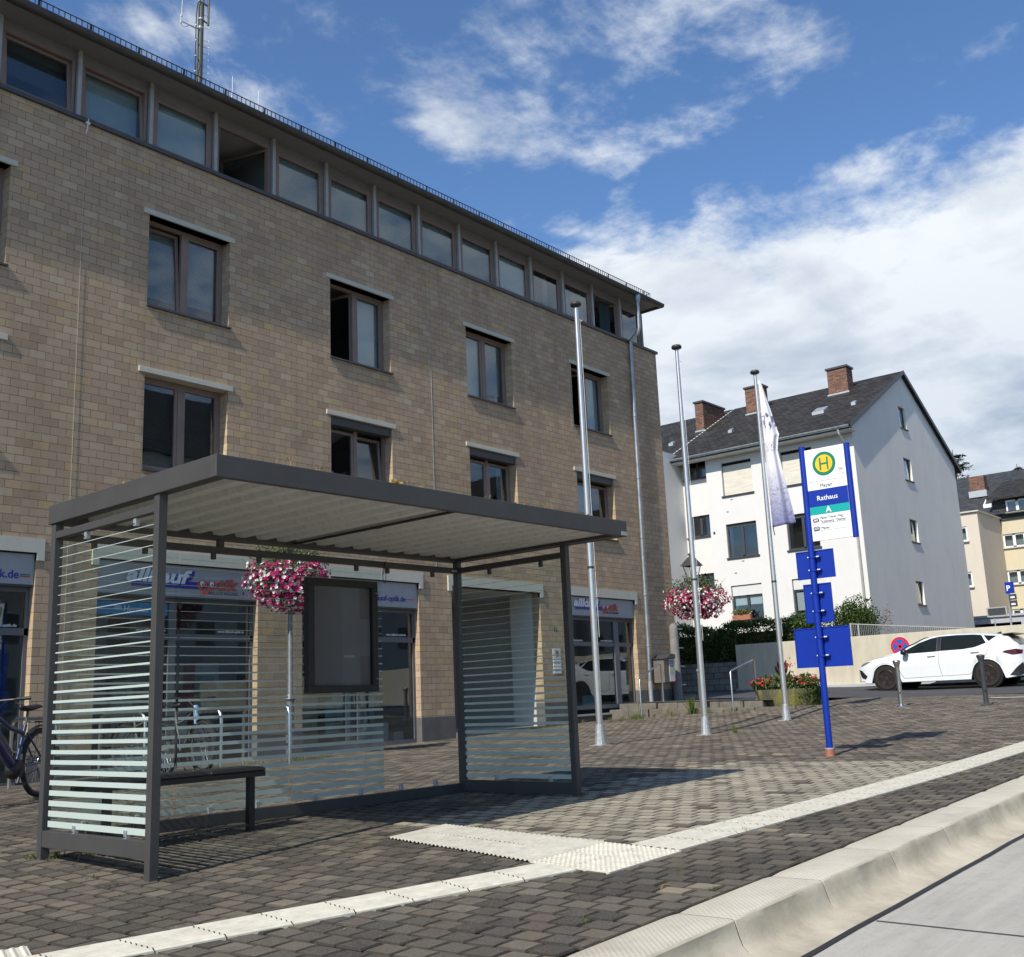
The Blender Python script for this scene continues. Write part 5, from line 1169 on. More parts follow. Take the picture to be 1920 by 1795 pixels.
for (x, y, h) in [(4.15, 7.0, .34), (4.18, 6.98, .42), (4.22, 7.02, .30), (4.12, 6.97, .22), (4.3, 6.95, .12), (4.6, 6.93, .16), (4.75, 6.95, .20), (4.55, 6.9, .10), (3.75, 6.9, .20), (3.9, 6.8, .14)]:
    z = G(x, y); bx, by = rnd.uniform(-.10, .10), rnd.uniform(-.05, .05); b.tube([(x, y, z-.01), (x+bx*.4, y+by*.4, z+h*.6), (x+bx, y+by, z+h)], [.0022, .0016, .001], 4)
    for k in range(3): t_ = rnd.uniform(.5, 1); b.tube([(x+bx*t_, y+by*t_, z+h*t_), (x+bx*t_+rnd.uniform(-.04, .04), y+by*t_, z+h*t_+.04)], .0009, 3)
tag(b.build('dry_stalks', 'leaf_dry'), 'thin dry grass stalks standing under the bench', 'grass', kind='stuff')

b = MB()
for _ in range(110):
    x, y = rnd.uniform(2.2, 12), rnd.uniform(2.7, 8.5); z = G(x, y)+.006; a = rnd.uniform(0, 6.3); L = rnd.uniform(.006, .018); u = Vector((math.cos(a), math.sin(a), rnd.uniform(-.1, .3)))*L; w_ = Vector((-math.sin(a), math.cos(a), 0))*L*.45; c = Vector((x, y, z))
    b.add([c-u, c-w_, c+u, c+w_], [(0, 1, 2, 3)])
tag(b.build('leaf_litter', 'leaf_dry'), 'tiny dry leaves and crumbs scattered over the pavers', 'leaf litter', kind='stuff')
b = MB(); b.tube([(4.55, 2.93, G(4.55, 2.93)+.006), (4.60, 2.95, G(4.6, 2.95)+.012), (4.64, 2.94, G(4.64, 2.94)+.006)], .004, 5); tag(b.build('twig', 'leaf_dry'), 'short pale twig lying on the dark pavers before the kerb', 'twig')

# ================================================================== BICYCLE HOOPS AND BICYCLES
for i, x in enumerate((6.50, 7.70, 8.85, 10.02)):
    b = MB(); y0, y1 = 12.62, 13.72; z0 = G(x, 13.1)-.02; zt_ = z0+.85
    b.tube([(x, y0, z0), (x, y0, zt_-.12), (x, y0+.03, zt_-.04), (x, y0+.12, zt_), (x, y1-.12, zt_), (x, y1-.03, zt_-.04), (x, y1, zt_-.12), (x, y1, z0)], .024, 12)
    t = thing('bicycle_stand', ['hoop stand behind the left post of the shelter', 'hoop stand seen through the striped side glass of the shelter', 'hoop stand with a bicycle at it, left of the lamp post', 'hoop stand nearest the lamp post'][i], 'bicycle stand', (x, y0, z0), group='steel bicycle hoops')
    b.build('hoop', 'steel', t, autosm=60); MB().tube([(x, y0, z0+.45), (x, y1, z0+.45)], .014, 8).build('cross_bar', 'steel', t)
def bicycle(loc, rz, label, fm='bike_blue', ebike=True, head=None):
    """heading along +x, rear wheel at the origin"""
    t = thing('bicycle', label, 'bicycle', loc, rz); B = lambda mb, nm, m, p=t, **k: mb.build(nm, m, p, world=False, **k)
    R_ = .352; WB = 1.12
    for wx in (0, WB):
        b = MB(); n = 40; m_ = 8; rt_ = .026
        vs = [((wx+(R_-rt_+rt_*math.cos(2*PI*j/m_))*math.cos(2*PI*i/n)), rt_*math.sin(2*PI*j/m_), R_+(R_-rt_+rt_*math.cos(2*PI*j/m_))*math.sin(2*PI*i/n)) for i in range(n) for j in range(m_)]
        b.add(vs, [(i*m_+j, i*m_+(j+1) % m_, ((i+1) % n)*m_+(j+1) % m_, ((i+1) % n)*m_+j) for i in range(n) for j in range(m_)]); w = B(b, 'wheel', 'black_rubber', smooth=True)
        b = MB(); b.lathe([(R_-.062, -.012), (R_-.048, -.014), (R_-.048, .014), (R_-.062, .012), (R_-.062, -.012)], (wx, 0, R_), 36, axis='y'); B(b, 'rim', 'bike_grey', w)
        b = MB()
        for k in range(28): a = k*2*PI/28; a2 = a+(.35 if k % 2 else -.35); s_ = .028 if k % 4 < 2 else -.028; b.tube([(wx+.025*math.cos(a2), s_, R_+.025*math.sin(a2)), (wx+(R_-.06)*math.cos(a), 0, R_+(R_-.06)*math.sin(a))], .0013, 3, False)
        B(b, 'spokes', 'steel', w); b = MB(); b.lathe([(.022, -.045), (.03, -.04), (.02, 0), (.03, .04), (.022, .045)], (wx, 0, R_), 12, axis='y'); B(b, 'hub', 'bike_grey', w)
        b = MB(); b.lathe([(.03, .030), (.085, .030), (.085, .032), (.03, .032), (.03, .030)], (wx, 0, R_), 20, axis='y'); B(b, 'brake_disc', 'steel', w)
        b = MB(); vs = []; fs = []; n = 18; a0, a1 = (R(25), R(195)) if wx == 0 else (R(10), R(150))
        for i in range(n+1): a = a0+(a1-a0)*i/n; vs += [(wx+(R_+.02)*math.cos(a), -.033, R_+(R_+.02)*math.sin(a)), (wx+(R_+.032)*math.cos(a), 0, R_+(R_+.032)*math.sin(a)), (wx+(R_+.02)*math.cos(a), .033, R_+(R_+.02)*math.sin(a))]
        b.add(vs, [(3*i+k, 3*i+k+1, 3*i+k+4, 3*i+k+3) for i in range(n) for k in range(2)]); B(b, 'mudguard', 'black_plastic', t)
    if True: b = MB(); b.box(-.11, -.09, -.02, .02, R_-.15, R_-.05) if False else b.lathe([(.03, -.012), (.03, .012)], (-.17, 0, R_-.13), 8, axis='y'); B(b, 'reflector', 'orange_refl')
    bb = (.46, 0, .31); st_ = (.30, 0, .74); hd0 = (.93, 0, .70); hd1 = (.90, 0, .86)
    b = MB(); b.tube([bb, (.62, 0, .42), hd0], [.045, .05, .036] if ebike else .02, 12); b.tube([(.33, 0, .66), (.6, 0, .72), hd1], .024 if ebike else .016, 10); b.tube([bb, st_], .019, 10); b.tube([hd0, hd1], .027, 12)
    for s_ in (-.055, .055):
        b.tube([(0, s_, R_), (.40, s_*.6, .33)], .012, 8); b.tube([(0, s_, R_), (.30, s_*.4, .66)], .010, 8)
    fr_ = B(b, 'frame', fm, autosm=50)
    if head: b = MB(); b.tube([(.935, 0, .66), (.895, 0, .90)], .034, 12); B(b, 'head_tube', head, fr_)
    if ebike:
        b = MB(); b.tube([(.585, 0, .46), (.86, 0, .70)], .042, 8); B(b, 'battery', 'bike_grey', fr_); b = MB(); b.lathe([(.085, -.055), (.10, -.03), (.10, .03), (.085, .055)], (.47, 0, .31), 18, axis='y'); B(b, 'motor', 'black_plastic', fr_, autosm=40)
    b = MB()
    for s_ in (-.05, .05): b.tube([(WB, s_, R_), (1.00, s_, .62)], .016, 8)
    b.tube([(1.0, -.05, .62), (1.0, .05, .62)], .02, 8); b.tube([(1.0, 0, .62), (.93, 0, .72)], .02, 8); B(b, 'fork', 'black_plastic')
    b = MB(); b.tube([hd1, (.885, 0, .96)], .017, 8); b.tube([(.80, -.32, 1.0), (.86, -.18, .99), (.89, 0, .98), (.86, .18, .99), (.80, .32, 1.0)], .013, 8)
    b.tube([(.80, -.32, 1.0), (.84, -.20, .995)], .018, 8); b.tube([(.80, .32, 1.0), (.84, .20, .995)], .018, 8); hb = B(b, 'handlebar', 'black_plastic')
    b = MB()
    for s_ in (-1, 1): b.tube([(.85, s_*.19, .98), (.90, s_*.24, .95), (.88, s_*.30, .94)], .006, 5); b.tube([(.88, s_*.12, .98), (.98, s_*.08, .90), (1.0, s_*.04, .7)], .004, 5)
    B(b, 'brake_lever', 'black_plastic', hb); b = MB(); b.box(.88, .93, -.035, .035, .99, 1.02); B(b, 'display', 'shop_black', hb, bevel=.006)
    b = MB(); b.lathe([(.01, -.02), (.032, -.015), (.036, .02), (.03, .025)], (1.0, 0, .82), 12, axis='x'); B(b, 'headlamp', 'lamp_clear')
    b = MB(); b.tube([st_, (.265, 0, .88)], .014, 8); B(b, 'seat_post', 'bike_grey')
    b = MB(); ring_ = []
    for i in range(9):
        u = i/8; x = .14+.28*u; w_ = .085*(1-u)**.8+.016+.01*math.sin(u*PI); z = .93-.015*math.sin(u*PI)
        b.v += [(x, -w_, z-.015), (x, -w_*.6, z+.012), (x, 0, z+.016), (x, w_*.6, z+.012), (x, w_, z-.015), (x, 0, z-.04)]
    b.f = [(i*6+k, i*6+(k+1) % 6, (i+1)*6+(k+1) % 6, (i+1)*6+k) for i in range(8) for k in range(6)]+[(5, 4, 3, 2, 1, 0), (48, 49, 50, 51, 52, 53)]; B(b, 'saddle', 'black_plastic', smooth=True)
    b = MB(); [b.tube([(-.20, s_, .76), (.20, s_, .77)], .007, 6) for s_ in (-.06, .06)]; [b.tube([(x, -.06, .765), (x, .06, .765)], .006, 6) for x in (-.19, -.05, .1)]; [b.tube([(-.08, s_, .76), (0, s_, R_+.03)], .006, 6) for s_ in (-.06, .06)]; B(b, 'luggage_rack', 'black_plastic')
    b = MB(); b.lathe([(.02, .052), (.085, .052), (.085, .056), (.02, .056), (.02, .052)], (.46, 0, .31), 20, axis='y'); b.tube([(.46, .07, .31), (.54, .075, .17)], .010, 6); b.box(.50, .59, .08, .17, .16, .18); b.tube([(.46, -.07, .31), (.38, -.075, .45)], .010, 6); b.box(.33, .42, -.17, -.08, .44, .46)
    b.tube([(0, .055, R_+.05), (.46, .055, .395)], .004, 4); b.tube([(0, .055, R_-.045), (.46, .055, .225)], .004, 4); B(b, 'crankset', 'black_plastic')
    b = MB(); b.tube([(.12, .05, .30), (.22, .20, .02)], .011, 6); b.tube([(.22, .20, .02), (.25, .21, .01)], .013, 6); B(b, 'kickstand', 'bike_grey')
    return t
bicycle((5.62, 11.22, G(5.6, 11.2)), R(215), 'blue electric bicycle on its kickstand at the left picture edge')
bicycle((8.60, 13.55, G(8.7, 13.4)), R(262), 'bicycle with a light blue head tube at the hoop stands, behind the bench', 'bike_grey', False, head='light_blue')
bicycle((7.98, 13.60, G(7.9, 13.4)), R(265), 'dark bicycle at the hoop stands, half hidden by the near shelter post', 'bike_grey', False)

# ================================================================== BOLLARDS
def bollard(x, y, m, h, lab):
    z = G(x, y); t = thing('bollard', lab, 'bollard', (x, y, z), group='bollards at the street')
    MB().lathe([(.046, .0), (.044, h-.16), (.054, h-.10), (.076, h-.035), (.077, h-.015), (.062, h), (.02, h+.006)], (0, 0, 0), 20).build('body', m, t, world=False, autosm=50)
    MB().lathe([(.115, -.01), (.115, .012), (.055, .045)], (0, 0, 0), 20).build('foot', m, t, world=False)
    MB().lathe([(.016, -.006), (.016, .006)], (-.052, -.02, .27), 10, axis='x').build('lock', 'black_plastic', t, world=False)
bollard(21.85, 8.06, 'steel', .92, 'shiny stainless steel bollard in front of the front door of the white car'); bollard(21.40, 6.28, 'dark_frame', .94, 'dark grey bollard in front of the rear wheel of the white car')

# ================================================================== RETAINING WALL, BLOCK WALL, FENCE, HEDGES
XW = 32.5
b = MB(); b.box(XW, XW+.28, -40, 17.36, -.4, 1.485); w_ = b.build('retaining_wall', 'wall_render', bevel=.01); tag(w_, 'long cream rendered garden wall behind the white car', 'wall')
b = MB(); b.box(XW-.03, XW-.001, -40, 15.3, -.1, .215); tag(b.build('wall_footing', 'wall_render'), 'rough base course along the foot of the cream garden wall', 'wall base')
b = MB(); b.box(XW-.28, XW-.031, -40, 17.3, -.5, .03); b.build('pavement_edge', 'garage_concrete', kind='structure')
b = MB(); b.box(XW-.40, XW-.28, -40, 17.3, -.5, -.05); b.build('gutter_strip', 'joint_sand', kind='structure')
b = MB(); b.box(XW+.02, XW+.30, 17.38, 24, -.4, .93); tag(b.build('block_wall', 'block_wall'), 'low dark wall of rough concrete blocks under the hedge', 'wall')
fe = thing('metal_fence', 'grey metal bar fence sloping down on top of the cream wall', 'fence', (XW+.5, 13.4, 1.4))
fy0, fy1 = 13.52, 9.95; n = 62
def ftop(y): return 1.90-(fy0-y)/(fy0-fy1)*.40
b = MB()
for k in range(n): y = fy0-(fy0-fy1)*k/(n-1); b.box(XW+.50, XW+.515, y-.011, y+.011, 1.30, ftop(y))
b.build('bars', 'post_grey', fe); MB().prism([(fy0+.02, ftop(fy0)), (fy0+.02, ftop(fy0)+.03), (fy1, ftop(fy1)+.03), (fy1, ftop(fy1))], 'x', XW+.49, XW+.53).build('top_rail', 'mullion_metal', fe)
for y in (13.5, 13.25): MB().box(XW+.48, XW+.53, y-.02, y+.02, 1.2, ftop(y)).build('post', 'mullion_metal', fe)
def hedge(lab, x0, x1, y0, y1, z0, z1, n, m='leaf_dark', size=.075, waves=.12, nm='hedge', _z=0):
    b = MB(); pts = []
    for _ in range(n):
        y = rnd.uniform(y0, y1); f_ = rnd.random(); zt2 = z1+waves*math.sin(y*2.3)+waves*.6*math.sin(y*5.7+1)+rnd.gauss(0, .05)
        if f_ < .55: x = x0+abs(rnd.gauss(0, .10))+.05*math.sin(y*3+1); z = rnd.uniform(z0, zt2)
        elif f_ < .85: x = rnd.uniform(x0, x1); z = zt2-abs(rnd.gauss(0, .07))
        else: x = rnd.uniform(x0, x1); z = rnd.uniform(z0, zt2)
        pts.append((x, y, z))
    b.leaves(pts, size, 1.7); t = thing(nm, lab, 'hedge', ((x0+x1)/2, (y0+y1)/2, z0)); b.build('foliage', m, t)
    b = MB(); b.box(x0+.30, x1-.1, y0+.2, y1-.2, z0-.05, z1-.28)
    for k in range(int((y1-y0)/.5)+1): y = y0+.25+k*.5; b.tube([(x0+.3, y, z0-.1), (x0+.35, y+.1, (z0+z1)/2), (x0+.3, y-.1, z1-.2)], [.025, .02, .008], 5)
    b.build('branches', 'leaf_rusty', t)
hedge('dark green hedge growing over the block wall and the left end of the cream wall', XW+.25, XW+1.3, 17.42, 23.6, .90, 2.18, 15000, size=.085)
hedge('low dark hedge behind the cream wall, between two flagpoles', XW+.6, XW+1.6, 14.15, 17.75, 1.0, 2.2, 7500, size=.08)
t = bush('evergreen_shrub', 'rounded evergreen shrub at the corner of the white house, right of the blue boards', 'shrub', (XW+1.6, 13.75, 1.95), (.8, .80, .85), 9000, .075, 'leaf_dark')
bush('rusty_climber', 'thin reddish climber on the downpipe beside the evergreen shrub', 'plant', (XW+1.9, 12.82, 2.0), (.1, .18, .6), 160, .05, 'leaf_rusty')
hedge('leafy shrub behind the blue boards of the bus stop post', XW+1.0, XW+2.0, 15.0, 16.3, 1.2, 2.42, 3200, 'leaf_mid', .08, nm='garden_shrub')
# no stopping sign standing before the wall
NX, NY, NZ = 31.9, 11.60, 1.07
ns = thing('no_stopping_sign', 'round red and blue no stopping sign just above the bonnet of the white car', 'traffic sign', (NX, NY, -.3))
MB().tube([(NX+.03, NY, -.3), (NX+.03, NY, 1.0)], .03, 10).build('post', 'galv', ns)
dk = MB(); dk.lathe([(.001, -.004), (.290, -.004), (.290, .004), (.001, .004)], (NX-.006, NY, NZ), 40, axis='x'); dk = dk.build('sign_disc', 'sign_white', ns)
b = MB(); b.lathe([(.215, -.001), (.283, -.001), (.283, .001), (.215, .001), (.215, -.001)], (NX-.013, NY, NZ), 40, axis='x'); b.build('red_ring', 'sign_red', dk)
b = MB(); b.lathe([(.001, -.001), (.216, -.001), (.216, .001), (.001, .001)], (NX-.0125, NY, NZ), 40, axis='x'); b.build('blue_field', 'sign_mid_blue', dk)
b = MB()
for s_ in (1, -1):
    a = Vector((0, 1, s_)).normalized()*.222; w = Vector((0, -s_, 1)).normalized()*.032; c = Vector((NX-.0165, NY, NZ)); b.quad(c-a-w, c+a-w, c+a+w, c-a+w)
b.build('red_cross', 'sign_red', dk)

# ================================================================== WHITE HOUSE BEYOND THE STREET
HX, HY = 42.0, 16.245
hs = thing('white_house', 'white rendered house with grey gable wall, slate roof and brick chimneys', 'house', (46, 20, 1.2))
def hole_wall(b, xa, ya, yb, za, zb, ops, depth):
    """wall facing -X at x=xa with openings (y0,y1,z0,z1)"""
    ys = sorted({ya, yb, *[o[0] for o in ops], *[o[1] for o in ops]}); zs = sorted({za, zb, *[o[2] for o in ops], *[o[3] for o in ops]})
    for i in range(len(ys)-1):
        for j in range(len(zs)-1):
            cy, cz = (ys[i]+ys[i+1])/2, (zs[j]+zs[j+1])/2
            if any(o[0] < cy < o[1] and o[2] < cz < o[3] for o in ops): continue
            b.quad((xa, ys[i], zs[j]), (xa, ys[i], zs[j+1]), (xa, ys[i+1], zs[j+1]), (xa, ys[i+1], zs[j]))
    for (y0, y1, z0, z1) in ops:
        b.quad((xa, y0, z0), (xa, y0, z1), (xa+depth, y0, z1), (xa+depth, y0, z0)); b.quad((xa, y1, z0), (xa+depth, y1, z0), (xa+depth, y1, z1), (xa, y1, z1))
        b.quad((xa, y0, z1), (xa, y1, z1), (xa+depth, y1, z1), (xa+depth, y0, z1)); b.quad((xa, y0, z0), (xa+depth, y0, z0), (xa+depth, y1, z0), (xa, y1, z0))
ca_, cb_ = (20.93, 22.40), (18.10, 19.53)
ops = [(c0, c1, z0, z1) for (c0, c1) in (ca_, cb_) for (z0, z1) in ((8.49, 9.99), (5.71, 7.21), (2.98, 4.48))]
b = MB(); hole_wall(b, HX, HY, 23.18, .5, 10.78, ops, .22)
b.quad((HX, 23.18, .5), (HX, 23.18, 10.78), (HX+.35, 23.18, 10.78), (HX+.35, 23.18, .5))
so = [(23.22, 24.50, 9.60, 10.50), (23.18+.03, 24.52, 6.90, 7.86), (23.21, 24.55, 4.22, 5.20)]
hole_wall(b, HX+.35, 23.18, 24.62, .5, 10.78, so, .3)
b.build('front_wall', 'white_render', hs)
b = MB(); b.quad((HX-1.3, 24.62, .5), (HX+1, 24.62, .5), (HX+1, 24.62, 10.78), (HX-1.3, 24.62, 10.78)); b.quad((HX-1.3, 24.62, .5), (HX-1.3, 24.62, 10.78), (HX-1.3, 34, 10.78), (HX-1.3, 34, .5)); b.build('side_wing_wall', 'white_render', hs)
# gable wall
gx = 48.62; gops = [(47.85, 48.70, 11.48, 12.50), (47.74, 48.70, 9.02, 10.05), (47.60, 48.55, 6.17, 7.20), (47.44, 48.38, 3.36, 4.40)]
b = MB(); xs_ = [HX]+sorted({v for o in gops[1:] for v in o[:2]})+[55.07]; zs_ = [.5]+sorted({v for o in gops[1:] for v in o[2:]})+[10.72]
for i in range(len(xs_)-1):
    for j in range(len(zs_)-1):
        cx, cz = (xs_[i]+xs_[i+1])/2, (zs_[j]+zs_[j+1])/2
        if any(o[0] < cx < o[1] and o[2] < cz < o[3] for o in gops[1:]): continue
        b.quad((xs_[i], HY, zs_[j]), (xs_[i+1], HY, zs_[j]), (xs_[i+1], HY, zs_[j+1]), (xs_[i], HY, zs_[j+1]))
def rz_(x): return 10.72+(14.20-10.72)*(1-abs(x-gx)/(gx-HX))
# triangle above the eaves with the top window left out
x0, x1, z0, z1 = gops[0]
b.add([(HX, HY, 10.72), (x0, HY, 10.72), (x0, HY, rz_(x0))], [(0, 1, 2)]); b.quad((x0, HY, 10.72), (x1, HY, 10.72), (x1, HY, z0), (x0, HY, z0)); b.add([(x0, HY, z1), (x1, HY, z1), (x1, HY, rz_(x1)), (gx, HY, rz_(gx)), (x0, HY, rz_(x0))], [(0, 1, 2, 3, 4)]); b.add([(x1, HY, 10.72), (55.07, HY, 10.72), (x1, HY, rz_(x1))], [(0, 1, 2)])
for (x0, x1, z0, z1) in gops:
    for q4 in (((x0, HY, z0), (x0, HY, z1), (x0, HY+.2, z1), (x0, HY+.2, z0)), ((x1, HY, z0), (x1, HY+.2, z0), (x1, HY+.2, z1), (x1, HY, z1)), ((x0, HY, z1), (x1, HY, z1), (x1, HY+.2, z1), (x0, HY+.2, z1)), ((x0, HY, z0), (x0, HY+.2, z0), (x1, HY+.2, z0), (x1, HY, z0))): b.quad(*q4)
b.build('gable_wall', 'grey_render', hs)
MB().quad((55.07, HY, .5), (55.07, 34, .5), (55.07, 34, 10.72), (55.07, HY, 10.72)).build('rear_wall', 'white_render', hs)
for (x0, x1, z0, z1) in gops:
    f = MB(); frame_box(f, x0, x1, z0, z1, .07, HY+.10, HY+.16); f = f.build('window', 'dark_frame', hs); MB().box(x0+.07, x1-.07, HY+.12, HY+.13, z0+.07, z1-.07).build('pane', 'window_glass', f); MB().box(x0, x1, HY+.5, HY+.55, z0, z1).build('dark_room', 'black_void', f)
    MB().box(x0-.04, x1+.08, HY-.05, HY+.1, z0-.05, z0).build('sill', 'dark_frame', f)
def xframe(b, x, y0, y1, z0, z1, w, d=.05):
    b.box(x, x+d, y0, y1, z1-w, z1); b.box(x, x+d, y0, y1, z0, z0+w); b.box(x, x+d, y0, y0+w, z0+w, z1-w); b.box(x, x+d, y1-w, y1, z0+w, z1-w)
for i, (y0, y1, z0, z1) in enumerate(ops+so):
    row = i % 3 if i < 6 else 9; xx = HX+(.10 if i < 6 else .45)
    b = MB()
    if row == 0:
        b.box(xx, xx+.03, y0+.03, y1-.03, z0+.02, z1-.13); f = b.build('window', 'shutter_beige', hs, bevel=.0)
        f.name = 'roller_shutter'; MB().box(xx-.01, xx+.05, y0, y0+.03, z0, z1).build('guide_rail', 'clip_grey', f); MB().box(xx+.02, xx+.04, y0, y1, z1-.13, z1).build('shadow_gap', 'black_void', f)
    else:
        zt_ = z1-(.45 if row == 2 else 0)
        xframe(b, xx, y0, y1, z0, zt_, .07); b.box(xx, xx+.05, (y0+y1)/2-.06, (y0+y1)/2+.06, z0, zt_)
        if row == 1: b.box(xx-.005, xx+.045, y0, y1, z1-.17, z1)
        f = b.build('window', 'dark_frame', hs); MB().box(xx+.03, xx+.035, y0+.07, y1-.07, z0+.07, zt_-.07).build('pane', 'window_glass', f); MB().box(xx+.5, xx+.55, y0, y1, z0, z1).build('dark_room', 'black_void', f)
        if row == 2:
            MB().box(xx-.04, xx-.01, y0+.03, y1-.03, zt_+.0, z1-.03).build('half_shutter', 'shutter_white', f)
            for k in range(2): MB().box(xx+.055, xx+.06, (y0+.10, (y0+y1)/2+.08)[k], ((y0+y1)/2-.08, y1-.10)[k], zt_-.42+(.0 if i == 2 else -.45), zt_-.12).build('curtain', 'shop_white', f)
    MB().box(HX-.07 if i < 6 else HX+.28, xx, y0-.06, y1+.06, z0-.055, z0).build('sill', 'dark_frame', f)
# roof, gutter, chimneys
b = MB(); ex = HX-.62; ez = 10.72-.62*.52; ry0, ry1 = HY-.16, 34
def slab(p, q_, r, s_, t=.14): b.add([p, q_, r, s_]+[(a, c, d-t) for a, c, d in (p, q_, r, s_)], [(0, 1, 2, 3), (7, 6, 5, 4), (0, 4, 5, 1), (1, 5, 6, 2), (2, 6, 7, 3), (3, 7, 4, 0)])
slab((ex, ry0, ez+.06), (gx, ry0, 14.30), (gx, ry1, 14.30), (ex, ry1, ez+.06)); b.build('roof', 'slate_roof', hs)
b = MB(); slab((gx+.002, ry0, 14.295), (55.6, ry0, 10.50), (55.6, ry1, 10.50), (gx+.002, ry1, 14.295)); b.build('roof', 'slate_roof', hs)
b = MB(); b.add([(ex, ry0-.03, ez+.09), (gx, ry0-.03, 14.33), (gx, ry0-.03, 14.13), (ex, ry0-.03, ez-.10), (ex, ry0-.002, ez+.09), (gx, ry0-.002, 14.33), (gx, ry0-.002, 14.13), (ex, ry0-.002, ez-.10)], [(0, 1, 2, 3), (0, 4, 5, 1), (3, 2, 6, 7)])
b.add([(gx, ry0-.03, 14.33), (55.6, ry0-.03, 10.53), (55.6, ry0-.03, 10.30), (gx, ry0-.03, 14.13), (gx, ry0-.002, 14.33), (55.6, ry0-.002, 10.53)], [(0, 1, 2, 3), (0, 4, 5, 1)]); b.build('verge_board', 'dark_frame', hs)
MB().box(ex+.03, HX, ry0, ry1, ez-.14, ez-.10).build('eave_soffit', 'shutter_white', hs)
b = MB(); b.prism([(ex-.05+c*.9, ez+.03+s*.9) for c, s in gp_+gi], 'y', ry0, ry1); b.tube([(ex-.12, ry0, ez+.035), (ex-.12, ry1, ez+.035)], .016, 6); b.build('gutter', 'zinc', hs)
b = MB(); b.tube([(ex-.03, HY+.35, ez), (ex+.02, HY+.33, ez-.25), (HX-.07, HY+.22, ez-.85), (HX-.07, HY+.22, ez-1.1), (HX-.07, HY+.22, 1.0)], .05, 10); b.build('downpipe', 'mullion_metal', hs)
b = MB(); n = 26
for k in range(n):
    t0, t1 = k/n, (k+.62)/n; y0 = 24.95; P2 = lambda t, w: (ex+(gx-ex)*t, y0+w-.1*t, ez+.075+(14.30-ez-.06)*t+.012)
    b.quad(P2(t0, -.035), P2(t1, -.035), P2(t1, .035), P2(t0, .035))
b.build('verge_flashing', 'shutter_white', hs)
def roofz(x): return ez+.06+(14.30-ez-.06)*(x-ex)/(gx-ex)
def chim(x0, x1, y0, y1, zt_, lab):
    c = MB().box(x0, x1, y0, y1, roofz(x0)-.3, zt_).build('chimney', 'red_brick', hs); c['label'] = lab
    MB().box(x0-.06, x1+.06, y0-.06, y1+.06, zt_, zt_+.09).build('chimney_cap', 'dark_frame', c); MB().box(x0-.05, x0-.005, y0-.05, y1+.05, roofz(x0)-.15, roofz(x0)+.05).build('flashing', 'galv', c)
chim(46.9, 47.6, 18.10, 19.05, 14.62, 'right hand brick chimney'); chim(46.7, 47.3, 22.35, 23.25, 14.60, 'middle brick chimney behind the flag'); chim(45.5, 47.7, 25.0, 25.45, 14.10, 'left hand long brick chimney')
for nm, x, y, w, l in (('skylight', 44.0, 18.2, .55, .6), ('roof_vent', 44.3, 16.85, .2, .22), ('roof_vent', 44.0, 22.75, .2, .22), ('roof_vent', 43.9, 25.9, .25, .25)):
    z = roofz(x); sl = .52; b = MB(); v = [(x, y, z+.05), (x+l, y, z+.05+l*sl), (x+l, y+w, z+.05+l*sl), (x, y+w, z+.05)]; b.add([(a, c, d+.08) for a, c, d in v]+[(a, c, d-.1) for a, c, d in v], [(0, 1, 2, 3), (0, 4, 5, 1), (1, 5, 6, 2), (2, 6, 7, 3), (3, 7, 4, 0)]); b.build(nm, 'galv', hs)
fb_ = thing('flower_box', 'terracotta window box with yellow flowers below a window of the white house', 'flower box', (HX-.2, 21.9, 2.95)); MB().box(HX-.30, HX-.08, 21.45, 22.30, 2.95, 3.17).build('box', 'terracotta', fb_)
pts, d_ = ell_pts(260, (HX-.19, 21.88, 3.25), (.18, .5, .17), .4); MB().leaves(pts, .09).build('foliage', 'leaf_hanging', fb_); MB().flowers(pts[:60], .08).build('petals', 'leaf_gold', fb_)
MB().box(HX-.006, HX-.001, 22.95, 23.05, 6.85, 6.97).build('vent_grille', 'dark_frame', hs)
for (y, z) in ((22.0, 8.30), (22.25, 7.78), (21.7, 5.52), (22.1, 5.03)): MB().box(HX-.02, HX-.001, y-.05, y+.05, z-.025, z+.025).build('wall_vent', 'galv', hs)

# ================================================================== HOUSES FARTHER BACK
yh = thing('yellow_house', 'pale yellow house with white windows and a slate dormer, at the right edge', 'house', (76, 15, 1.5))
yw = [(18.25, 19.60, 8.51, 9.42), (18.25, 19.64, 6.07, 6.99), (14.6, 16.4, 8.51, 9.42), (14.6, 16.4, 6.07, 6.99), (18.5, 19.65, 4.05, 4.45)]
b = MB(); hole_wall(b, 75, -6, 20.6, .5, 10.8, yw, .2); b.quad((75, -6, .5), (84, -6, .5), (84, -6, 10.8), (75, -6, 10.8)); b.build('wall', 'yellow_render', yh)
def yw_win(x, y0, y1, z0, z1, par, split=True):
    b = MB(); xframe(b, x, y0, y1, z0, z1, .10); 
    if split: b.box(x, x+.05, (y0+y1)/2-.09, (y0+y1)/2+.09, z0, z1)
    f = b.build('window', 'pvc_white', par); MB().box(x+.03, x+.04, y0+.1, y1-.1, z0+.1, z1-.1).build('pane', 'window_glass', f); MB().box(x+.3, x+.34, y0, y1, z0, z1).build('net_curtain', 'curtain', f); MB().box(x-.2, x, y0-.06, y1+.06, z0-.07, z0).build('sill', 'lintel_concrete', f)
for w in yw: yw_win(75.08, *w, yh)
b = MB(); b.add([(74.6, -6.3, 10.75), (80.5, -6.3, 14.6), (80.5, 26.5, 14.6), (74.6, 26.5, 10.75)], [(0, 1, 2, 3)]); b.add([(80.5, -6.3, 14.6), (86.5, -6.3, 10.7), (86.5, 26.5, 10.7), (80.5, 26.5, 14.6)], [(0, 1, 2, 3)]); b.build('roof', 'grey_slate', yh)
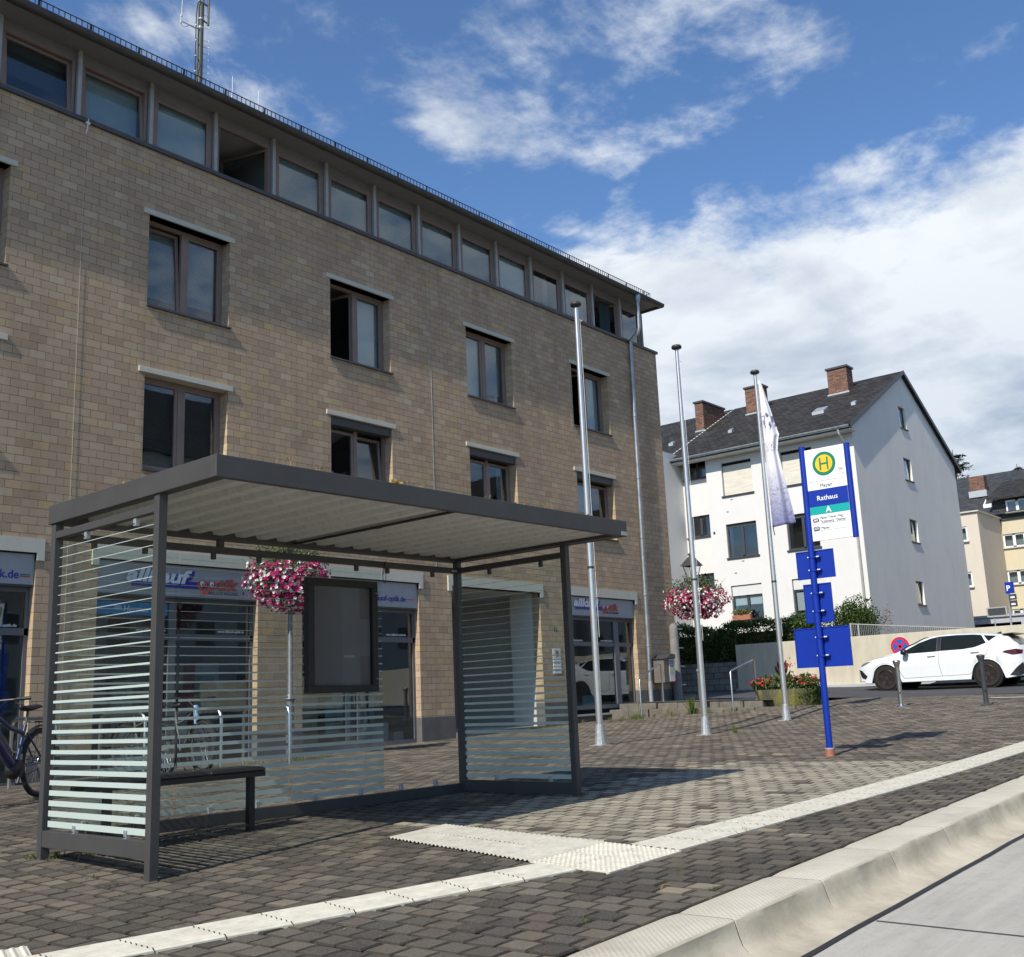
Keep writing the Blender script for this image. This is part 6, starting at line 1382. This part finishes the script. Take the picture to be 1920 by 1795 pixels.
b = MB(); b.box(74.9, 78, -6, 19.98, 10.35, 11.74); b.build('dormer', 'grey_slate', yh)
b = MB(); b.add([(74.3, -6.2, 11.70), (80.4, -6.2, 14.0), (80.4, 20.15, 14.0), (74.3, 20.15, 11.70), (74.3, -6.2, 11.84), (80.4, -6.2, 14.14), (80.4, 20.15, 14.14), (74.3, 20.15, 11.84)], [(0, 3, 2, 1), (4, 5, 6, 7), (0, 4, 7, 3), (3, 7, 6, 2)]); b.build('dormer_roof', 'slate_roof', yh)
yw_win(74.84, 17.7, 19.10, 10.80, 11.62, yh); yw_win(74.84, 14.5, 16.2, 10.80, 11.62, yh)
b = MB(); b.tube([(74.9, 20.15, 10.7), (74.9, 20.2, 4.0)], .06, 8); b.build('downpipe', 'lintel_concrete', yh)
MB().box(77.2, 77.9, 20.9, 21.9, 12.6, 14.0).build('chimney', 'red_brick', yh); MB().box(77.1, 78.0, 20.8, 22.0, 12.5, 12.95).build('chimney_flashing', 'galv', yh)
b = MB(); [b.quad((78.6+k*.22, 17.9-k*.02, 13.42+k*.143+.03), (78.6+(k+.7)*.22, 17.9-k*.02, 13.42+(k+.7)*.143+.03), (78.6+(k+.7)*.22, 17.98-k*.02, 13.42+(k+.7)*.143+.03), (78.6+k*.22, 17.98-k*.02, 13.42+k*.143+.03)) for k in range(8)]; b.build('ridge_flashing', 'shutter_white', yh)
ch = thing('cream_house', 'cream rendered stair tower between the grey gable wall and the yellow house', 'house', (72, 22, 1.5))
cw = [(20.36, 21.3, 8.66, 9.60), (20.40, 21.3, 5.76, 6.70)]
b = MB(); hole_wall(b, 70, 19.63, 27, .5, 10.44, cw, .15); b.quad((70, 19.63, .5), (75, 19.63, .5), (75, 19.63, 10.44), (70, 19.63, 10.44)); b.quad((70, 19.63, 10.44), (75, 19.63, 10.44), (75, 27, 10.44), (70, 27, 10.44)); b.build('wall', 'cream_render', ch)
for w in cw: yw_win(70.06, *w, ch, split=False)
MB().box(69.85, 75, 19.5, 27, 10.44, 10.53).build('parapet', 'lintel_concrete', ch)
b = MB(); v = [(75.65, 19.95, 11.55), (76.45, 19.95, 12.07), (76.45, 20.75, 12.07), (75.65, 20.75, 11.55)]; b.add([(a, c, d+.10) for a, c, d in v]+[(a, c, d-.1) for a, c, d in v], [(0, 1, 2, 3), (0, 4, 5, 1), (1, 5, 6, 2), (2, 6, 7, 3), (3, 7, 4, 0)]); sk = b.build('skylight', 'pvc_white', yh)
v = [(75.75, 20.05, 11.73), (76.38, 20.05, 12.14), (76.38, 20.65, 12.14), (75.75, 20.65, 11.73)]; MB().add(v, [(0, 1, 2, 3)]).build('pane', 'dark_frame', sk)
ga = thing('garage_row', 'low grey concrete garage row with dark openings, above the white car roof', 'garage', (60, 14, 1.2))
b = MB(); hole_wall(b, 60, -4, 19.5, .5, 3.22, [(15.35, 17.7, 1.8, 2.90), (9.0, 14.6, 1.8, 2.90), (2.0, 8.2, 1.8, 2.9)], 1.2); b.box(59.9, 66, -4, 19.5, 3.22, 3.34); b.build('concrete_frame', 'garage_concrete', ga)
for (y0, y1) in ((15.35, 17.7), (9.0, 14.6), (2.0, 8.2)): MB().box(60.9, 60.95, y0, y1, 1.8, 2.9).build('garage_interior', 'black_void', ga); MB().box(60.1, 60.13, y0+.05, y1-.05, 1.8, 2.52).build('garage_door', 'shutter_white', ga)
# parking sign and the back of an information sign
ps = thing('parking_sign', 'blue parking sign on a pole before the yellow house, right edge', 'traffic sign', (40, 10.6, 1.2))
MB().tube([(40, 10.60, 1.15), (40, 10.50, 3.30)], .035, 10).build('post', 'galv', ps)
pn2 = MB().box(39.95, 39.97, 10.30, 10.60, 2.93, 3.33).build('parking_panel', 'sign_blue', ps, bevel=.003); text('P', .26, (39.94, 10.56, 3.03), 'sign_white', pn2, facing='-X', bold=.02)
for z0, z1 in ((2.70, 2.90), (2.46, 2.68)): e_ = MB().box(39.95, 39.97, 10.26, 10.52, z0, z1).build('extra_panel', 'dark_frame', ps); MB().box(39.94, 39.949, 10.32, 10.46, z0+.06, z0+.12).build('extra_text', 'sign_white', e_)
gs = thing('info_board', 'small grey framed information board on a post before the cream house', 'sign', (40, 10.98, 1.2))
b = MB(); xframe(b, 39.96, 10.64, 11.32, 2.16, 2.50, .045, .02); b.build('frame', 'mullion_metal', gs); MB().box(39.975, 39.985, 10.66, 11.30, 2.18, 2.48).build('board', 'dark_frame', gs); MB().tube([(40.02, 11.1, 1.15), (40.02, 11.1, 2.4)], .02, 8).build('post', 'galv', gs)
# conifers behind the houses
def conifer(name, lab, x, y, z0, h, r, n):
    t = thing(name, lab, 'tree', (x, y, z0)); MB().tube([(x, y, z0), (x, y, z0+h*.6), (x, y, z0+h)], [.28, .16, .03], 8).build('trunk', 'leaf_rusty', t)
    b = MB(); 
    for lv in range(int(h/.55)):
        zz = z0+h*.25+lv*.55*.75
        if zz > z0+h: break
        rr = r*(1-(zz-z0-h*.25)/(h*.78))**.8
        for k in range(9):
            a = rnd.uniform(0, 2*PI); L = rr*rnd.uniform(.6, 1.1); b.tube([(x, y, zz), (x+L*math.cos(a), y+L*math.sin(a), zz+.1)], [.03, .01], 4)
            for _ in range(n):
                u = rnd.uniform(.25, 1); w = .16*(1.2-u)+.06; p = (x+L*u*math.cos(a)+rnd.gauss(0, w), y+L*u*math.sin(a)+rnd.gauss(0, w), zz+.1*u+rnd.gauss(0, .06)-.12*u*u)
                b.leaves([p], .30, 3.2, flat=1.5)
    b.build('crown', 'leaf_conifer', t)
conifer('conifer', 'dark conifer rising behind the right eave of the white house', 95, 28.0, 8.0, 11.9, 4.6, 16)
conifer('conifer', 'top of a small conifer just above the ridge of the grey slate roof', 96, 23.2, 9.0, 8.9, 2.4, 8)
conifer('conifer', 'conifer tip beside the small red chimney on the grey slate roof', 100, 26.9, 9.0, 8.4, 2.2, 8)

# ================================================================== ANTENNAS ON THE ROOF
an = thing('antenna_mast', 'tall grey green antenna mast with rungs rising behind the roof edge', 'antenna mast', (11.17, 17, 11))
MB().tube([(11.17, 17, 10.9), (11.20, 17, 15.6)], .060, 14).build('mast', 'mast_green', an, autosm=60)
b = MB()
for k in range(16):
    z = 12.62+k*.147
    if z > 13.45 and k % 2: continue
    b.tube([(11.23, 16.96, z), (11.33, 16.93, z), (11.335, 16.93, z+.03)], .0055, 5)
b.build('climbing_rungs', 'galv', an)
b = MB(); b.tube([(11.055, 16.97, 11.0), (11.06, 16.97, 14.0), (11.09, 16.97, 14.3), (11.15, 16.95, 14.42)], .011, 6); b.tube([(11.07, 16.96, 13.1), (11.10, 16.94, 12.95), (11.06, 16.96, 12.75)], .006, 5); b.build('cable', 'cap_black', an)
for z in (12.72, 13.07, 13.42, 13.77): MB().box(11.045, 11.075, 16.95, 16.98, z, z+.02).build('cable_clip', 'white_plastic', an)
b = MB(); b.tube([(11.33, 16.95, 13.90), (11.34, 16.95, 15.6)], .025, 10); b.tube([(11.20, 16.97, 13.97), (11.33, 16.95, 13.93)], .018, 6); b.tube([(11.20, 16.97, 14.37), (11.33, 16.95, 14.33)], .018, 6); b.build('side_antenna', 'mast_green', an)
b = MB(); b.lathe([(.066, 13.96), (.072, 13.98), (.066, 14.0)], (11.19, 17, 0), 14); b.lathe([(.066, 14.36), (.072, 14.38), (.066, 14.40)], (11.19, 17, 0), 14); b.lathe([(.064, 13.75), (.07, 13.77), (.064, 13.80)], (11.185, 17, 0), 14); b.build('clamp', 'galv', an)
b = MB(); b.tube([(11.14, 16.98, 13.73), (10.73, 16.98, 13.70)], .010, 6); b.tube([(10.72, 16.98, 13.66), (10.72, 16.98, 13.80)], .014, 8); b.tube([(10.72, 16.98, 13.80), (10.725, 16.98, 13.84)], .020, 8); b.build('bracket', 'clip_grey', an); MB().tube([(10.725, 16.98, 13.84), (10.735, 16.98, 14.18)], .0065, 6).build('whip', 'white_plastic', an)
MB().tube([(10.72, 16.98, 13.66), (10.75, 16.98, 13.60), (10.82, 16.98, 13.62), (10.90, 16.98, 13.70), (11.05, 16.98, 13.70)], .005, 5).build('cable', 'cap_black', an)
wa = thing('whip_antenna', 'white whip antenna on a small bracket right of the mast', 'antenna', (11.98, 17, 12)); MB().tube([(11.98, 17, 12.66), (11.98, 17, 13.05)], .0075, 6).build('whip', 'white_plastic', wa); b = MB(); b.tube([(11.98, 17, 12.5), (11.98, 17, 12.68)], .016, 8); b.tube([(11.98, 17, 12.55), (11.72, 17, 12.52), (11.72, 17, 11.5)], .010, 6); b.build('bracket', 'galv', wa)
wa = thing('whip_antenna', 'short white whip antenna farthest right on the roof edge', 'antenna', (12.65, 17, 12)); MB().tube([(12.64, 17, 12.45), (12.645, 17, 13.02)], .0075, 6).build('whip', 'white_plastic', wa); MB().tube([(12.64, 17, 11.5), (12.64, 17, 12.45)], .014, 6).build('bracket', 'galv', wa)

# ================================================================== WHITE CAR
CX0, CYN, CZ = 29.62, 12.13, -.175      # near side plane, nose, road height
car = thing('parked_car', 'white hatchback with black wheels parked in front of the cream garden wall', 'car', (CX0+.9, CYN-2.2, CZ))
HWD = .90; CXC = CX0+HWD
def interp(x, pts):
    for (a, va), (b_, vb) in zip(pts[:-1], pts[1:]):
        if x <= b_: t = (x-a)/(b_-a); t = t*t*(3-2*t)*.35+t*.65; return va+(vb-va)*t
    return pts[-1][1]
top_pts = [(0, .62), (.06, .72), (.18, .79), (.5, .88), (.95, .965), (1.18, 1.01), (1.55, 1.20), (1.95, 1.365), (2.25, 1.425), (2.6, 1.44), (3.1, 1.425), (3.55, 1.385), (3.90, 1.34), (4.10, 1.28), (4.32, 1.08), (4.40, .98), (4.46, .80), (4.48, .60)]
belt_pts = [(0, .58), (.18, .74), (.6, .84), (1.2, .925), (2.4, .955), (3.3, 1.0), (3.9, 1.02), (4.3, 1.0), (4.48, .6)]
plan_pts = [(0, .62), (.10, .74), (.28, .83), (.6, .885), (1.1, .90), (3.4, .90), (4.0, .87), (4.3, .82), (4.45, .72), (4.48, .62)]
roofw = [(0, .50), (.5, .72), (1.15, .76), (1.7, .66), (2.2, .61), (3.2, .60), (3.9, .57), (4.3, .60), (4.48, .55)]
WF, WR_, WRAD = .87, 3.56, .325
def zbot(s):
    z = .19 if .25 < s < 4.1 else .20+.05*(1 if s < .25 else (s-4.1)/.35)
    for c in (WF, WR_):
        d = abs(s-c)
        if d < .385: z = max(z, .325+math.sqrt(.385**2-d*d)*.98)
    return z
def section(s):
    zt, zb, hw, rw, bt = interp(s, top_pts), zbot(s), interp(s, plan_pts), interp(s, roofw), interp(s, belt_pts)
    bt = min(bt, zt-.02); zb2 = min(zb, bt-.05)
    def L(z, w): return (w, z)
    m1 = max(zb2+.03, .36); m2 = max(m1+.01, .60); m3 = max(m2+.01, bt-.07)
    m1, m2, m3 = min(m1, bt-.03), min(m2, bt-.02), min(m3, bt-.01)
    pts = [(hw-.03 if zb < .3 else hw-.005, zb2), (hw-.005, zb2+.015), (hw-.012, m1), (hw, m2), (hw-.010, m3), (hw-.045, bt), (rw+(hw-.045-rw)*.45, bt+(zt-bt)*.55), (rw, zt-(.045 if zt-bt > .15 else .008)), (rw*.86, zt-.010), (rw*.5, zt+.008), (0, zt+.012)]
    return pts
ss = sorted(set([round(x, 3) for x in np.linspace(0, 4.48, 84)]+[WF-.384, WF+.384, WR_-.384, WR_+.384]))
b = MB(); npt = 11; full = []
for s in ss:
    p = section(s); ring_ = [(CXC-w, CYN-s, CZ+z) for w, z in p]+[(CXC+w, CYN-s, CZ+z) for w, z in reversed(p[:-1])]; full.append(ring_)
m_ = len(full[0])
for r_ in full: b.v += r_
for i in range(len(full)-1): b.f += [(i*m_+j, i*m_+j+1, (i+1)*m_+j+1, (i+1)*m_+j) for j in range(m_-1)]
b.f += [tuple(range(m_)), tuple(range((len(full)-1)*m_, len(full)*m_))[::-1]]
body = b.build('body', 'car_white', car, autosm=42)
def side_w(s, z):
    p = section(s)[1:]
    for (w0, z0), (w1, z1) in zip(p[:-1], p[1:]):
        if z0 <= z <= z1 and z1 > z0: return w0+(w1-w0)*(z-z0)/(z1-z0)
    return p[-1][0] if z > p[-1][1] else p[0][0]
def patch(poly, m, nm, par=car, off=.006, nx=26, nz=10, sides=(-1, 1)):
    """a panel lying on the body side, bounded by a polygon in (s, z)"""
    out = None
    for sd_ in sides:
        b = MB(); ss_ = [p[0] for p in poly]; s0, s1 = min(ss_), max(ss_)
        for i in range(nx+1):
            s = s0+(s1-s0)*min(max(i/nx, .002), .998); zs = []
            for (a, c) in zip(poly, poly[1:]+poly[:1]):
                if (a[0]-s)*(c[0]-s) < 0: zs.append(a[1]+(c[1]-a[1])*(s-a[0])/(c[0]-a[0]))
            z0, z1 = min(zs), max(zs)
            for j in range(nz+1): z = z0+(z1-z0)*j/nz; b.v.append((CXC+sd_*(side_w(s, z)+off), CYN-s, CZ+z))
        b.f = [(i*(nz+1)+j, (i+1)*(nz+1)+j, (i+1)*(nz+1)+j+1, i*(nz+1)+j+1) for i in range(nx) for j in range(nz)]
        out = b.build(nm, m, par, smooth=True)
    return out
patch([(1.28, .955), (1.50, 1.085), (1.80, 1.235), (2.12, 1.335), (2.30, 1.365), (2.30, .975)], 'car_window', 'side_window')
patch([(2.40, .985), (2.40, 1.375), (2.8, 1.385), (3.25, 1.37), (3.44, 1.345), (3.58, 1.13), (3.30, 1.03), (3.0, .995)], 'car_window', 'side_window')
patch([(3.50, 1.335), (3.82, 1.30), (3.64, 1.165)], 'car_window', 'side_window')
patch([(2.30, .975), (2.30, 1.37), (2.40, 1.378), (2.40, .98)], 'car_black', 'centre_pillar', off=.004)
patch([(.04, .70), (.10, .775), (.46, .80), (.30, .72), (.12, .665)], 'lamp_clear', 'headlight', off=.007)
patch([(.03, .60), (.16, .56), (.32, .40), (.26, .32), (.16, .34), (.12, .38)], 'car_black', 'air_intake', off=.006)
patch([(3.98, .86), (4.05, .90), (4.30, .93), (4.42, .90), (4.42, .80), (4.22, .78)], 'lamp_red', 'tail_light', off=.008)
patch([(4.16, .60), (4.22, .66), (4.40, .66), (4.40, .42), (4.22, .38)], 'car_white', 'bumper_fin', off=.012); patch([(4.10, .27), (4.26, .44), (4.44, .60), (4.46, .30), (4.3, .24)], 'car_black', 'rear_diffuser', off=.014)
def windscreen(s0, s1, zoff, m, nm):
    b = MB(); n = 8
    for i in range(n+1):
        s = s0+(s1-s0)*i/n; p = section(s); rw = p[7][0]*.93; zt = p[9][1]
        for j in range(-5, 6): t = j/5; b.v.append((CXC+rw*t, CYN-s, CZ+zt+.006-.012*t*t+zoff))
    b.f = [(i*11+j, (i+1)*11+j, (i+1)*11+j+1, i*11+j+1) for i in range(n) for j in range(10)]; b.build(nm, m, car, smooth=True)
windscreen(1.22, 1.98, .004, 'car_window', 'windscreen'); windscreen(4.10, 4.36, .006, 'car_window', 'rear_window')
b = MB(); b.add([(CXC-.56, CYN-3.96, CZ+1.345), (CXC+.56, CYN-3.96, CZ+1.345), (CXC+.54, CYN-4.22, CZ+1.36), (CXC-.54, CYN-4.22, CZ+1.36), (CXC-.56, CYN-3.96, CZ+1.31), (CXC+.56, CYN-3.96, CZ+1.31), (CXC+.54, CYN-4.20, CZ+1.33), (CXC-.54, CYN-4.20, CZ+1.33)], [(0, 1, 2, 3), (7, 6, 5, 4), (0, 3, 7, 4), (1, 5, 6, 2), (3, 2, 6, 7)]); b.build('spoiler', 'car_black', car)
b = MB(); b.add([(CXC, CYN-3.62, CZ+1.375), (CXC, CYN-3.80, CZ+1.36), (CXC, CYN-3.79, CZ+1.43), (CXC-.02, CYN-3.8, CZ+1.36), (CXC+.02, CYN-3.8, CZ+1.36)], [(0, 3, 2), (0, 2, 4), (3, 4, 2)]); b.build('roof_aerial', 'car_black', car)
for sd_ in (-1, 1):
    x = CXC+sd_*.99; b = MB(); b.lathe([(.02, -.10), (.075, -.085), (.085, 0), (.075, .07), (.02, .085)], (CXC+sd_*1.00, CYN-1.48, CZ+1.0), 12, axis='x'); b.tube([(CXC+sd_*.84, CYN-1.45, CZ+.96), (CXC+sd_*.95, CYN-1.47, CZ+.98)], .02, 6); b.build('mirror', 'car_black', car, smooth=True)
    for s in (2.16, 3.30):
        z = .86 if s < 3 else .90; b = MB(); w = side_w(s, z)+.02; b.tube([(CXC+sd_*(w-.03), CYN-s+.11, CZ+z), (CXC+sd_*w, CYN-s+.09, CZ+z), (CXC+sd_*w, CYN-s-.09, CZ+z+.008), (CXC+sd_*(w-.03), CYN-s-.11, CZ+z+.008)], .017, 8); b.build('door_handle', 'car_white', car, smooth=True)
    def seam(pts, nm='door_seam'):
        b = MB(); P3 = []
        for (a, c) in zip(pts[:-1], pts[1:]):
            for k in range(5): t = k/5; s, z = a[0]+(c[0]-a[0])*t, a[1]+(c[1]-a[1])*t; P3.append((CXC+sd_*(side_w(s, z)+.0015), CYN-s, CZ+z))
        s, z = pts[-1]; P3.append((CXC+sd_*(side_w(s, z)+.0015), CYN-s, CZ+z)); b.tube(P3, .0045, 4); b.build(nm, 'car_black', car)
    seam([(1.20, .92), (1.20, .75), (1.30, .40), (1.38, .30), (3.10, .33), (3.22, .40), (3.35, .62), (3.60, .86), (3.66, 1.0), (3.60, 1.12)]); seam([(2.36, .96), (2.34, .75), (2.36, .5), (2.40, .33)]); seam([(.20, .80), (.6, .875), (1.18, .95)], 'bonnet_seam')
    for c in (WF, WR_):
        cx = CXC+sd_*(HWD-.115); o_ = sd_
        b = MB(); b.lathe([(.225, -.10), (.30, -.105), (.322, -.085), (.325, 0), (.322, .085), (.30, .105), (.225, .10)], (cx, CYN-c, CZ+.325), 40, axis='x', caps=False); w_ = b.build('wheel', 'tyre', car, autosm=40)
        b = MB(); b.lathe([(.228, -.10), (.236, .098), (.226, .104), (.215, .085), (.215, -.1)], (cx, CYN-c, CZ+.325), 36, axis='x', caps=False) if sd_ > 0 else b.lathe([(.228, .10), (.236, -.098), (.226, -.104), (.215, -.085), (.215, .1)], (cx, CYN-c, CZ+.325), 36, axis='x', caps=False)
        for k in range(5):
            a = k*2*PI/5+.3; n1 = Vector((0, math.cos(a), math.sin(a))); t1 = Vector((0, -math.sin(a), math.cos(a))); o0 = Vector((cx+sd_*.07, CYN-c, CZ+.325))
            for da in (-.16, .16):
                n2 = Vector((0, math.cos(a+da), math.sin(a+da))); v = [o0+n1*.05-t1*.018, o0+n1*.05+t1*.018, o0+n2*.225+t1*.016+Vector((sd_*.02, 0, 0)), o0+n2*.225-t1*.016+Vector((sd_*.02, 0, 0))]; b.add([tuple(p) for p in v]+[tuple(p-Vector((sd_*.03, 0, 0))) for p in v], [(0, 1, 2, 3), (0, 4, 5, 1), (1, 5, 6, 2), (2, 6, 7, 3), (3, 7, 4, 0)])
        b.lathe([(.001, -.012), (.055, -.01), (.05, .01), (.001, .014)], (cx+sd_*.072, CYN-c, CZ+.325), 16, axis='x'); b.build('rim', 'rim_bronze', w_)
        b = MB(); b.lathe([(.001, 0), (.17, 0), (.17, .012), (.001, .012)], (cx-sd_*.02, CYN-c, CZ+.325), 24, axis='x'); b.build('brake_disc', 'galv', w_)
# dark wheel wells and floor pan
b = MB(); b.box(CXC-.70, CXC+.70, CYN-4.3, CYN-.2, CZ+.20, CZ+.50)
for c in (WF, WR_):
    for sd_ in (-1, 1): b.lathe([(.38, 0), (.38, .2), (.001, .2)], (CXC+sd_*.66 if sd_ > 0 else CXC-.86, CYN-c, CZ+.33), 28, axis='x')
b.build('underbody', 'black_void', car)

# ================================================================== HOUSES ACROSS THE BUS ROAD (seen mirrored in the windows)
def opposite(x, w, hgt, m, lab):
    t = thing('town_house', lab, 'house', (x, -24, -2), group='houses across the bus road'); ya, yb = -31, -20
    MB().box(x, x+w, ya, yb, -2.5, hgt).build('wall', m, t)
    b = MB(); b.add([(x-.3, yb+.5, hgt-.1), (x-.3, ya-.5, hgt-.1), (x-.3, (ya+yb)/2, hgt+5.2), (x+w+.3, yb+.5, hgt-.1), (x+w+.3, ya-.5, hgt-.1), (x+w+.3, (ya+yb)/2, hgt+5.2)], [(0, 2, 1), (3, 4, 5), (0, 3, 5, 2), (1, 2, 5, 4), (0, 1, 4, 3)]) if int(x) % 2 else b.add([(x-.3, yb+.4, hgt-.1), (x+w+.3, yb+.4, hgt-.1), (x+w/2, yb+.4, hgt+5.5), (x-.3, ya, hgt-.1), (x+w+.3, ya, hgt-.1), (x+w/2, ya, hgt+5.5)], [(0, 1, 2), (5, 4, 3), (0, 2, 5, 3), (1, 4, 5, 2), (0, 3, 4, 1)])
    b.build('roof', 'slate_roof', t)
    for k in range(int(w/2.6)):
        for z in (.6, 3.5, 6.3):
            if z+1.5 < hgt: x0 = x+.9+k*2.6; f = MB().box(x0-.07, x0+1.27, yb, yb+.04, z-.07, z+1.47).build('window', 'pvc_white', t); MB().box(x0, x0+1.2, yb+.04, yb+.05, z, z+1.4).build('pane', 'shop_black', f)
opposite(14, 12, 10.5, 'cream_render', 'cream gabled house across the bus road, mirrored in the lower office windows')
opposite(27.5, 11, 14.0, 'grey_render', 'grey house across the bus road, mirrored in the shop windows')
opposite(40, 13, 13.5, 'white_render', 'white gabled house across the bus road, mirrored in the windows above the shelter')
opposite(54.5, 14, 11.5, 'cream_render', 'large cream house across the bus road, mirrored in the corner shop window')
opposite(70, 16, 11.0, 'grey_render', 'long grey gabled house farthest along the bus road')
